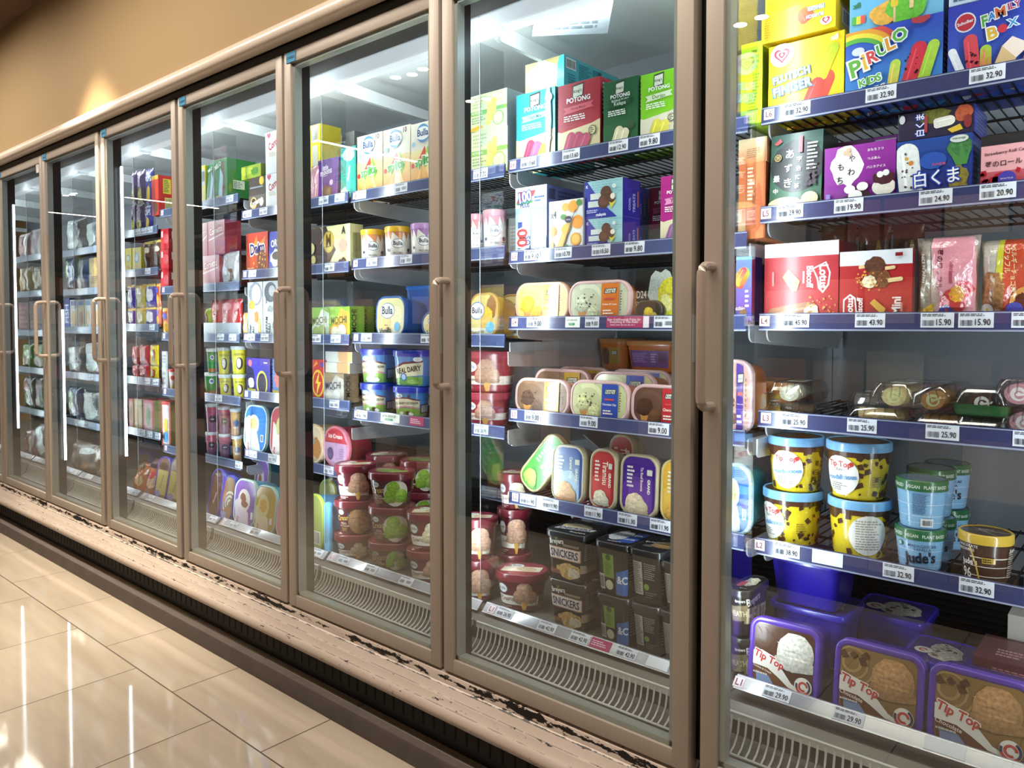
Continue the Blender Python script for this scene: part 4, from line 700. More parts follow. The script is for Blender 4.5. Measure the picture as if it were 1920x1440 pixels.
 'batpack': crt('3a34a4', [('p', '24204a', [0, 0, .4, 0, .3, .7, 0, .8]), ('c', .16, .86, .1, 'd87a90'), ('e', .66, .30, .23, .36, 'd8d84a'), ('e', .66, .30, .18, .30, '2a2a40'), ('b', .2, .3, .12, .16, 'd8dce8', .2), ('p', 'd0c834', [.05, 0, .4, 0, .4, .12, .05, .14]), ('n', .75, .85, .9, .92, 1, 'e8e8f0')], side='2c2660', s=[('n', .1, .1, .9, .9, 8, '9a98d0')]),
 'bluepack': crt('4a7ac8', [('b', .5, .5, .3, .3, 'd86a6a', .2), ('r', 0, 0, 1, .15, 'd8c83a')], side='3a5a98'),
 'acai': dict(body='8a4a6c', lid='b8c0c8', tc='b8bcc4', r=9, tp=.8, lh=.012, ov=.003, fw=1.5, f=[('g', 0, 0, 1, 1, '6a4a6a', 'a85a78'), ('d', .1, .6, .9, 1, 12, .07, 'c8485a'), ('c', .5, .5, .2, '26242e'), ('t', 'ACAI', .5, .5, .22, 'e4dce4', 0, None, 1.1, .03)]),
 'acai_o': dict(body='b88a5c', lid='b8c0c8', tc='b8bcc4', r=9, tp=.8, lh=.012, ov=.003, fw=1.5, f=[('b', .5, .8, .4, .2, 'c89a4a', .6), ('c', .5, .5, .2, '3a4a68'), ('t', 'MANGO', .5, .3, .4, 'e4dce4', 0, None, 1.1, .03)]),
 'lid_aice': ice('3aa4b8', 'bfe0e4', '3a78c8', [('p', 'dce8ec', [.0, .0, .8, .0, .6, .4, .2, .8, 0, .7]), ('e', .42, .60, .26, .22, 'e8e8dc', .1), ('b', .42, .62, .16, .14, 'd8cc8a', .4), ('r', .78, .22, .92, .38, 'dfe4e8'), ('k', .8, .24, .9, .36), ('t', 'aice', .2, .08, .16, 'c83a3c', 90, None, 1.1, .04)], r=.052),
 'lid_aicer': ice('8a5a7a', 'd8b8b4', 'b83a4a', [('p', 'e4dcd8', [.0, .0, .8, .0, .5, .5, .1, .7]), ('b', .5, .62, .26, .2, 'c8cc7a', .4), ('t', 'aice', .2, .08, .16, 'c83a3c', 90, None, 1.1, .04)], r=.05),
 'lid_aicep': ice('4aa8c8', 'b8d4cc', '7a52a4', [('p', 'cfc4d4', [0, 0, .75, 0, .7, .3, .2, .6, 0, .5]), ('e', .46, .56, .3, .26, 'd8d0d0'), ('b', .42, .62, .14, .1, '8a5a44', .4), ('b', .5, .48, .16, .08, '8a5a44', .4), ('t', 'aice', .2, .10, .14, 'c83a3c', 90, None, 1.1, .04), ('r', .84, .18, .95, .34, 'dcdce0')], r=.052),
 'lid_aicey': ice('4aa8c8', 'a8ccc4', 'b8983c', [('p', 'd8d0b0', [0, 0, .75, 0, .7, .3, .2, .6, 0, .5]), ('e', .42, .58, .28, .26, 'd4c690'), ('b', .42, .58, .18, .16, 'd0a84a', .5), ('t', 'aice', .2, .08, .14, 'c83a3c', 90, None, 1.1, .04), ('r', .78, .2, .9, .34, 'dcdce0')], r=.052),
 'lid_aicepk': ice('4aa8c8', 'd8b0b8', 'c88a98', [('b', .5, .5, .3, .3, 'd8c0b8', .3), ('t', 'aice', .3, .12, .2, 'c83a3c', 90)], r=.05),
 'brownviennetta': ice('3a34b0', '4a3aa8', '5a4034', [('b', .5, .6, .4, .34, '6a4a3a', .5), ('t', 'Chocolate', .5, .4, .62, 'd8b0c8', 70, None, 1.2, .03), ('t', 'WALLS', .5, .9, .5, 'd8d8dc')], r=.05),
 'zigviennetta': ice('2c34b8', '3a3ab4', '8a6a4c', [('a', .7, .4, .3, .4, 60, 220, 'dcd6cc'), ('a', .7, .4, .5, .6, 60, 220, 'dcd6cc'), ('a', .7, .4, .1, .2, 60, 220, 'dcd6cc'), ('p', 'd8843a', [0, .4, .3, .8, .3, .4]), ('t', 'Viennetta', .24, .42, .6, '5a3a9a', 74, 'e4d8c8', 1.2, .03), ('b', .3, .1, .3, .1, '8a86b0', .4)], r=.05),
 'wafferbag': bag('4a2c5c', [('b', .5, .3, .3, .2, 'a8a03c', .5), ('t', 'PARTY', .5, .7, .7, 'd0b8e0', 75, None, 1.3, .03), ('b', .4, .9, .3, .06, '7a4a9a', .3)]), 'topasbag': bag('3c3a90', [('t', 'POPS', .5, .72, .8, 'e0dcf0', 0, '2a2a6a', 1.3, .05), ('b', .55, .3, .2, .22, 'd8b83a', .4)]),
 'redcarton': crt('c83c2c', [('b', .5, .2, .4, .16, '6a4030', .4), ('r', 0, .9, 1, 1, 'd8a83a')], side='c0302c', s=[('r', .15, .55, .4, .92, 'd8c83a'), ('n', .17, .58, .38, .9, 8, '555'), ('r', .5, .55, .85, .92, 'd4d0cc'), ('k', .55, .6, .8, .85), ('r', .2, .12, .85, .45, 'd0c86a'), ('n', .22, .15, .8, .42, 7, '777')]),
 'yellowbox': crt('d4c83a', [('c', .5, .6, .26, '6aa0c8'), ('c', .5, .6, .18, 'e4e8ec'), ('b', .5, .2, .3, .14, 'c8a02c', .3)], side='a89c2c'),
 'chocbag': bag('5a4034', [('r', 0, .9, 1, 1, 'd8c03a'), ('b', .5, .7, .3, .1, 'd8c8b4', .4), ('b', .5, .3, .36, .2, '3c2820', .7), ('c', .2, .85, .1, 'd88a9a')]),
 'kkred': crt('c42a34', [('c', .7, .5, .3, 'd8606a'), ('r', .1, .6, .3, .9, 'e0d0d0')], side='a82430', s=[('t', 'K', .6, .5, .4, 'f0dcdc', 0, None, 1.2, .05), ('r', .1, .5, .3, .85, 'e4dcdc')]),
 'bag_y': bag('c8b45a', [('b', .5, .5, .3, .3, 'e4dcc8', .3), ('r', 0, .85, 1, 1, 'd8a83a')]), 'bag_p': bag('4a3a9a', [('b', .5, .5, .34, .3, 'dcd8e4', .3), ('r', 0, .88, 1, 1, 'd8b84a')]), 'bag_r': bag('c8502c', [('b', .5, .3, .34, .26, 'd8a84a', .4), ('e', .4, .7, .24, .12, '4a5ab0'), ('r', 0, .88, 1, 1, 'd8a84a')]), 'bag_red': bag('b82c3c', [('c', .5, .6, .3, 'd86a78'), ('n', .2, .2, .8, .4, 3, 'e8c8cc')]), 'bag_yel': bag('d8bc2c', [('b', .6, .5, .2, .3, '8a4a34', .5), ('c', .4, .6, .14, 'f0e8d0')]),
 'whitecard': crt('b8bcc0', [('n', .1, .2, .9, .8, 3, '8a8e94')], side='8a8e94'), 'drumcone': dict(body='d8d0cc', lid='b83a3c', tc='b83a3c', r=9, tp=.55, lh=.012, ov=.003, fw=1.5, f=[('p', 'c8a83a', [.2, 0, .8, 0, .6, .4]), ('c', .5, .65, .22, 'b83a3c')]),
 'tallpink': crt('c8506a', [('r', .14, .05, .86, .9, 'd8b4b4'), ('b', .5, .5, .2, .3, '7a9a6a', .4), ('r', .2, .9, .8, .96, 'd88a94')], side='a8a070'), 'tallyel': crt('b8a878', [('r', .1, .05, .8, .95, 'd8c89a'), ('b', .5, .4, .2, .3, 'c89a5a', .4)], side='9a9468'), 'tallred': crt('c04a4a', [('r', .14, .05, .86, .92, 'd8dce0'), ('b', .5, .45, .25, .2, 'd8b83a', .4), ('b', .5, .2, .25, .12, '5a9ad0', .3)], side='a89a64'),
 'sweetbag': bag('a85a34', [('b', .3, .6, .3, .2, 'c8703c', .6), ('b', .6, .4, .3, .2, 'd8b08a', .6), ('b', .5, .85, .3, .1, '3a2c28', .5), ('c', .6, .55, .14, 'c83a3c')]),
 'vienblue': ice('2c34b0', '3c34b0', '7a5a44', [('b', .5, .8, .4, .1, '4a2c24', .4), ('r', .05, .1, .95, .7, 'b8ac6a', .3), ('t', 'Vienetta', .5, .42, .6, '6a7a4a', 76, None, 1.2, .02), ('e', .3, .12, .2, .07, '8a8ac8')], r=.05),
 'clearbag': bag('76797a', [('b', .4, .5, .25, .4, 'b8c8cc', .4), ('b', .7, .6, .15, .3, '4a4c50', .5), ('p', 'd0dcdc', [.1, .9, .5, .95, .8, .3, .5, .1])]), 'bluebag': bag('3a5a80', [('b', .3, .6, .25, .3, '6a8a4a', .6), ('b', .7, .5, .2, .3, '2c4a7a', .5), ('b', .2, .2, .2, .15, 'b8c0bc', .5)]),
 'yellowcart': crt('b89448', [('b', .5, .6, .3, .2, 'd8b45a', .4), ('n', .2, .2, .8, .45, 4, '6a4a2c')], side='8a6a3c'), 'bluecart': crt('3a56b0', [('r', 0, .78, 1, 1, '2c3a8a'), ('t', 'FISH', .5, .5, .6, 'e4e8f0', 90, None, 1.2, .03)], side='2c3a80'), 'whitecart': crt('c9cfd0', [('r', .1, .8, .9, .95, '4a6aa8'), ('b', .5, .35, .3, .25, 'c8a86a', .5)], side='9aa2a8'), 'creamcart': crt('cdbf96', [('r', .1, .8, .9, .95, '5a7ab0'), ('b', .5, .35, .3, .25, 'b07a44', .5)], side='9a9070'),
 'clearbox': bag('87817a', [('b', .3, .6, .3, .3, 'b0a898', .5), ('b', .6, .3, .3, .2, '9a7a5c', .5), ('b', .8, .8, .2, .1, 'cfd4d8', .3)]), 'goldbag': bag('8a7444', [('b', .4, .4, .3, .3, 'a88c50', .7), ('p', 'd8d0b0', [.1, .9, .2, .95, .5, .4, .4, .3])]), 'pinkclear': bag('9a7274', [('b', .4, .5, .3, .3, 'b89494', .6), ('p', 'dcd8d8', [.7, .1, .85, .1, .95, .9, .8, .95])]), 'brownbox': crt('5a3434', [('n', .1, .1, .9, .9, 5, '9a6a64')], side='4a2a2a'), 'vegbag': bag('5a8a34', [('b', .5, .7, .3, .2, '8aa85a', .6), ('b', .5, .3, .3, .2, 'a8884c', .5)]), 'potatobag': bag('5c5236', [('b', .4, .6, .3, .3, '8a4a34', .6), ('b', .6, .3, .3, .3, '4a6a34', .6), ('b', .3, .2, .2, .12, 'a89468', .5)]),
}

# ---------------------------------------------------------------- where things stand (metres)
LEVELS = {7: [1.679, 1.453, 1.206, 0.981, 0.681, 0.388], 6: [1.669, 1.399, 1.204, 0.93, 0.681, 0.3675], 5: [1.661, 1.418, 1.151, 0.872, 0.366], 4: [1.665, 1.412, 1.144, 0.9, 0.645, 0.362], 3: [1.745, 1.368, 1.141, 0.867, 0.585, 0.358], 2: [1.674, 1.468, 1.184, 0.909, 0.637, 0.36], 1: [1.625, 1.391, 1.167, 0.897, 0.616, 0.362], 0: [1.636, 1.402, 1.144, 0.898, 0.625, 0.362]}
TAGS = [
    (7, 0, -0.7115, 'L6', 'small pinkish tag reading L6 at the left of a rail in the nearest bay', 'level', None),
    (7, 1, -0.7161, 'L5', 'small pinkish tag reading L5 at the left of a rail in the nearest bay', 'level', None),
    (7, 2, -0.7165, 'L4', 'small pinkish tag reading L4 at the left of a rail in the nearest bay', 'level', None),
    (7, 3, -0.7108, 'L3', 'small pinkish tag reading L3 at the left of a rail in the nearest bay', 'level', None),
    (7, 4, -0.7223, 'L2', 'small pinkish tag reading L2 at the left of a rail in the nearest bay', 'level', None),
    (7, 5, -0.7207, 'L1', 'small pinkish tag reading L1 at the left of a rail in the nearest bay', 'level', None),
    (6, 0, -1.4875, 'L6', 'small pinkish tag reading L6 at the left of a rail in the second nearest bay', 'level', None),
    (6, 1, -1.482, 'L5', 'small pinkish tag reading L5 at the left of a rail in the second nearest bay', 'level', None),
    (6, 2, -1.4804, 'L4', 'small pinkish tag reading L4 at the left of a rail in the second nearest bay', 'level', None),
    (6, 3, -1.4831, 'L3', 'small pinkish tag reading L3 at the left of a rail in the second nearest bay', 'level', None),
    (6, 4, -1.4782, 'L2', 'small pinkish tag reading L2 at the left of a rail in the second nearest bay', 'level', None),
    (6, 5, -1.4739, 'L1', 'small pinkish tag reading L1 at the left of a rail in the second nearest bay', 'level', None),
    (5, 0, -2.24, 'L5', 'small pinkish tag reading L5 at the left of a rail in the third nearest bay', 'level', None),
    (5, 1, -2.24, 'L4', 'small pinkish tag reading L4 at the left of a rail in the third nearest bay', 'level', None),
    (5, 2, -2.24, 'L3', 'small pinkish tag reading L3 at the left of a rail in the third nearest bay', 'level', None),
    (5, 3, -2.24, 'L2', 'small pinkish tag reading L2 at the left of a rail in the third nearest bay', 'level', None),
    (5, 4, -2.24, 'L1', 'small pinkish tag reading L1 at the left of a rail in the third nearest bay', 'level', None),
    (4, 0, -3.0, 'L6', 'small pinkish tag reading L6 at the left of a rail in the fourth nearest bay', 'level', None),
    (4, 1, -3.0, 'L5', 'small pinkish tag reading L5 at the left of a rail in the fourth nearest bay', 'level', None),
    (4, 2, -3.0, 'L4', 'small pinkish tag reading L4 at the left of a rail in the fourth nearest bay', 'level', None),
    (4, 3, -3.0, 'L3', 'small pinkish tag reading L3 at the left of a rail in the fourth nearest bay', 'level', None),
    (4, 4, -3.0, 'L2', 'small pinkish tag reading L2 at the left of a rail in the fourth nearest bay', 'level', None),
    (4, 5, -3.0, 'L1', 'small pinkish tag reading L1 at the left of a rail in the fourth nearest bay', 'level', None),
    (3, 0, -3.765, 'L6', 'small pinkish tag reading L6 at the left of a rail in the fifth nearest bay', 'level', None),
    (3, 1, -3.765, 'L5', 'small pinkish tag reading L5 at the left of a rail in the fifth nearest bay', 'level', None),
    (3, 2, -3.765, 'L4', 'small pinkish tag reading L4 at the left of a rail in the fifth nearest bay', 'level', None),
    (3, 3, -3.765, 'L3', 'small pinkish tag reading L3 at the left of a rail in the fifth nearest bay', 'level', None),
    (3, 4, -3.765, 'L2', 'small pinkish tag reading L2 at the left of a rail in the fifth nearest bay', 'level', None),
    (3, 5, -3.765, 'L1', 'small pinkish tag reading L1 at the left of a rail in the fifth nearest bay', 'level', None),
    (7, 0, -0.648, '32.90', 'price tag reading 32.90 on the top rail under the yellow lolly carton', 'tag', None),
    (7, 0, -0.4727, '32.90', 'price tag reading 32.90 on the top rail under the rainbow lolly carton', 'tag', None),
    (7, 0, -0.2823, '32.90', 'price tag reading 32.90 on the top rail under the family lolly carton', 'tag', None),
    (7, 1, -0.6609, '29.90', 'price tag reading 29.90 under the dark green Japanese carton', 'tag', None),
    (7, 1, -0.534, '19.90', 'price tag reading 19.90 under the purple rice cake carton', 'tag', None),
    (7, 1, -0.3672, '24.90', 'price tag reading 24.90 under the blue pineapple carton', 'tag', None),
    (7, 1, -0.2609, '20.90', 'price tag reading 20.90 under the strawberry roll cake box', 'tag', None),
    (7, 2, -0.6444, '45.90', 'price tag reading 45.90 under the sideways-lettered red carton', 'tag', None),
    (7, 2, -0.4871, '43.90', 'price tag reading 43.90 under the red mini carton', 'tag', None),
    (7, 2, -0.36, '15.90', 'price tag reading 15.90 under the clear and pink waffle bag', 'tag', None),
    (7, 2, -0.2926, '15.90', 'price tag reading 15.90 right beside its 15.90 twin', 'tag', None),
    (7, 2, -0.204, None, 'price tag cut by the right edge of the photo under the waffle bags', 'tag', None),
    (7, 3, -0.6451, '25.90', 'price tag reading 25.90 above the left yellow pail', 'tag', None),
    (7, 3, -0.5001, '25.90', 'price tag reading 25.90 above the right yellow pail', 'tag', None),
    (7, 3, -0.3471, '25.90', 'price tag reading 25.90 above the pale blue cups', 'tag', None),
    (7, 3, -0.1977, None, 'price tag cut by the right edge of the photo under the cake boxes', 'tag', None),
    (7, 4, -0.6587, '38.90', 'price tag reading 38.90 under the left yellow pail', 'tag', None),
    (7, 4, -0.4236, '32.90', 'price tag reading 32.90 under the pale blue vanilla cup', 'tag', None),
    (7, 4, -0.2823, '32.90', 'price tag reading 32.90 under the brown brownie cup', 'tag', None),
    (7, 4, -0.5678, None, 'blank white tag under the right yellow pail', 'blank', 0.066),
    (7, 5, -0.635, '29.90', 'price tag reading 29.90 under the cookies and cream purple tub', 'tag', None),
    (7, 5, -0.4855, '29.90', 'price tag reading 29.90 under the middle chocolate purple tub', 'tag', None),
    (7, 5, -0.3111, None, 'blank white tag at the lower right corner of the photo', 'blank', 0.07),
    (6, 0, -1.4273, '13.60', 'price tag reading 13.60 under the teal drip carton', 'tag', None),
    (6, 0, -1.2744, '13.60', 'price tag reading 13.60 under the red lolly carton', 'tag', None),
    (6, 0, -1.1197, '12.90', 'price tag reading 12.90 under the dark green lolly carton', 'tag', None),
    (6, 0, -1.0252, '9.80', 'price tag reading 9.80 under the lime durian carton', 'tag', None),
    (5, 0, -1.6192, '7.70', 'price tag reading 7.70 under the pale green stacked cartons', 'tag', None),
    (6, 1, -1.4136, '9.10', 'price tag reading 9.10 under the drink lolly carton', 'tag', None),
    (6, 1, -1.3011, '10.70', 'price tag reading 10.70 under the orange slices carton', 'tag', None),
    (6, 1, -1.1731, '10.50', 'price tag reading 10.50 under the chocolate treats carton', 'tag', None),
    (6, 1, -1.0681, '9.80', 'price tag reading 9.80 near the magenta lolly carton', 'tag', None),
    (6, 2, -1.4032, '9.00', 'price tag reading 9.00 under the yellow sweet corn tub', 'tag', None),
    (6, 2, -1.2672, 'x', 'white and green shop strip under the cookies and cream tub', 'green', 0.05),
    (6, 2, -1.2014, '9.00', 'price tag reading 9.00 under the cookies and cream tub', 'tag', 0.046),
    (6, 2, -1.0881, 'x', 'magenta rewards strip on the rail under the durian carton', 'promo', 0.132),
    (6, 2, -0.9786, None, 'price tag beside the magenta rewards strip', 'tag', None),
    (6, 3, -1.4115, '9.00', 'price tag reading 9.00 under the chocolate chips mustard tub', 'tag', None),
    (6, 3, -1.212, '9.00', 'price tag reading 9.00 under the blue-panel tub', 'tag', None),
    (6, 3, -0.9935, '9.00', 'price tag reading 9.00 under the red-panel chocolate tub', 'tag', None),
    (5, 3, -1.6181, '26.90', 'price tag reading 26.90 under the red cone tubs', 'tag', None),
    (6, 4, -1.4294, '11.90', 'price tag reading 11.90 under the leaning green tea tub', 'tag', None),
    (6, 4, -1.3448, '11.90', 'price tag reading 11.90 under the blue caramel tub', 'tag', None),
    (6, 4, -1.1949, '11.90', 'price tag reading 11.90 under the red tiramisu tub', 'tag', None),
    (6, 4, -1.086, '11.90', 'price tag reading 11.90 under the purple brownie tub', 'tag', None),
    (6, 4, -0.9866, '11.90', 'price tag reading 11.90 under the half hidden yellow tub', 'tag', None),
    (6, 5, -1.4241, '26.90', 'price tag reading 26.90 on the bottom rail under the red oval tub', 'tag', None),
    (6, 5, -1.2708, '42.90', 'price tag reading 42.90 under the lower peanut caramel tub', 'tag', None),
    (6, 5, -1.1609, '42.90', 'price tag reading 42.90 left of the faded pink strip', 'tag', None),
    (6, 5, -1.096, None, 'faded pink promotion strip on the bottom rail', 'promo', 0.062),
    (6, 5, -1.0178, '42.90', 'price tag reading 42.90 right of the faded pink strip', 'tag', None),
    (6, 5, -0.9284, None, 'blank white tag on the bottom rail beside the door frame', 'blank', 0.06),
    (5, 0, -2.2069, None, 'blank white tag under the left split lollies carton', 'blank', None),
    (5, 0, -1.9869, None, 'price tag under the middle split lollies carton', 'tag', None),
    (4, 0, -2.4309, None, 'price tag under the purple round ices carton', 'tag', None),
    (4, 0, -2.3311, None, 'price tag under the teal script carton', 'tag', None),
    (5, 1, -2.1471, None, 'price tag under the left yellow-lidded cup', 'tag', None),
    (5, 1, -1.9646, None, 'price tag under the middle yellow-lidded cup', 'tag', None),
    (4, 1, -2.3974, None, 'price tag under the gold oval chocolate bar carton', 'tag', None),
    (5, 2, -2.1803, None, 'price tag left of the blue rimmed vanilla tub', 'tag', None),
    (5, 2, -1.8626, None, 'price tag right of the blue rimmed vanilla tub', 'tag', None),
    (4, 2, -2.4871, None, 'price tag under the green and white mochi carton', 'tag', None),
    (4, 2, -2.3626, None, 'price tag under the orange and green mochi carton', 'tag', None),
    (5, 3, -2.2087, None, 'price tag under the lower left dairy tub', 'tag', None),
    (5, 3, -2.0521, 'x', 'pale green shop strip under the dairy tubs', 'green', 0.1),
    (5, 3, -1.916, None, 'magenta strip under the dairy tubs', 'promo', 0.07),
    (4, 3, -2.3741, None, 'price tag under the white mochi carton', 'tag', None),
    (4, 4, -2.4131, None, 'price tag under the round pink tub', 'tag', None),
    (5, 4, -2.1759, None, 'price tag under the left maroon stack on the bottom rail', 'tag', None),
    (5, 4, -2.0269, None, 'price tag under the middle maroon stack on the bottom rail', 'tag', None),
    (5, 4, -1.8472, None, 'price tag under the right maroon stack on the bottom rail', 'tag', None),
    (4, 5, -2.3319, None, 'tag on the bottom rail under the green rimmed tub', 'tag', None),
    (4, 0, -2.972, None, 'price tag under the dark cone carton', 'tag', None),
    (4, 0, -2.8501, None, 'price tag under the white cone cartons', 'tag', None),
    (3, 0, -3.119, None, 'price tag under the green malt cartons', 'tag', None),
    (4, 1, -2.9409, None, 'price tag under the orange-red caramel carton', 'tag', None),
    (4, 2, -2.956, None, 'price tag under the left tall white carton', 'tag', None),
    (4, 2, -2.8501, None, 'price tag under the right tall white carton', 'tag', None),
    (3, 2, -3.2154, None, 'price tag under the red wafer bags, left', 'tag', None),
    (3, 2, -3.1095, None, 'price tag under the red wafer bags, right', 'tag', None),
    (3, 3, -3.239, None, 'price tag under the yellow cups', 'tag', None),
    (4, 3, -2.9307, None, 'price tag under the purple badge carton', 'tag', None),
    (3, 4, -3.069, None, 'price tag under the orange fruit cups', 'tag', None),
    (4, 4, -2.9518, None, 'price tag under the blue tub standing on end', 'tag', None),
    (4, 4, -2.803, None, 'price tag under the red tub standing on end', 'tag', None),
    (4, 5, -2.9231, None, 'price tag on the bottom rail under the purple tub', 'tag', None),
    (4, 5, -2.7577, None, 'price tag on the bottom rail under the yellow tub', 'tag', None),
    (3, 5, -3.0946, None, 'price tag on the bottom rail under the brown chocolate tub', 'tag', None),
    (2, 0, -4.043, None, 'price tag under the sweet bags, left of three', 'tag', None),
    (2, 0, -3.9722, None, 'price tag under the sweet bags, middle of three', 'tag', None),
    (2, 0, -3.903, None, 'price tag under the sweet bags, right of three', 'tag', None),
    (2, 1, -3.9365, None, 'price tag under the brown chocolate bags', 'tag', None),
    (2, 2, -3.8975, None, 'price tag under the purple and orange bags', 'tag', None),
    (2, 3, -3.9627, None, 'price tag under the red and yellow bags, left', 'tag', None),
    (2, 3, -3.8663, None, 'price tag under the red and yellow bags, right', 'tag', None),
    (2, 4, -4.0294, None, 'price tag under the cartons standing on end, left of three', 'tag', None),
    (2, 4, -3.944, None, 'price tag under the cartons standing on end, middle of three', 'tag', None),
    (2, 4, -3.8518, None, 'price tag under the cartons standing on end, right of three', 'tag', None),
    (2, 5, -3.8589, None, 'price tag under the orange sweet bags', 'tag', None),
    (3, 5, -3.6963, None, 'price tag under the brown tub with blue rim', 'tag', None),
    (1, 3, -4.6916, None, 'price tag under the tall silver bag', 'tag', None),
    (1, 4, -4.7681, None, 'price tag under the clear peaked bag', 'tag', None),
    (1, 5, -4.448, None, 'blank tag on the bottom rail, second door from left', 'blank', 0.09),
    (1, 5, -4.6497, None, 'left blank tag on the bottom rail, second door from left', 'blank', 0.07),
    (0, 5, -5.2086, None, 'right blank tag on the bottom rail, leftmost door', 'blank', 0.08),
    (0, 5, -5.4077, None, 'left blank tag on the bottom rail, leftmost door', 'blank', 0.08),
]
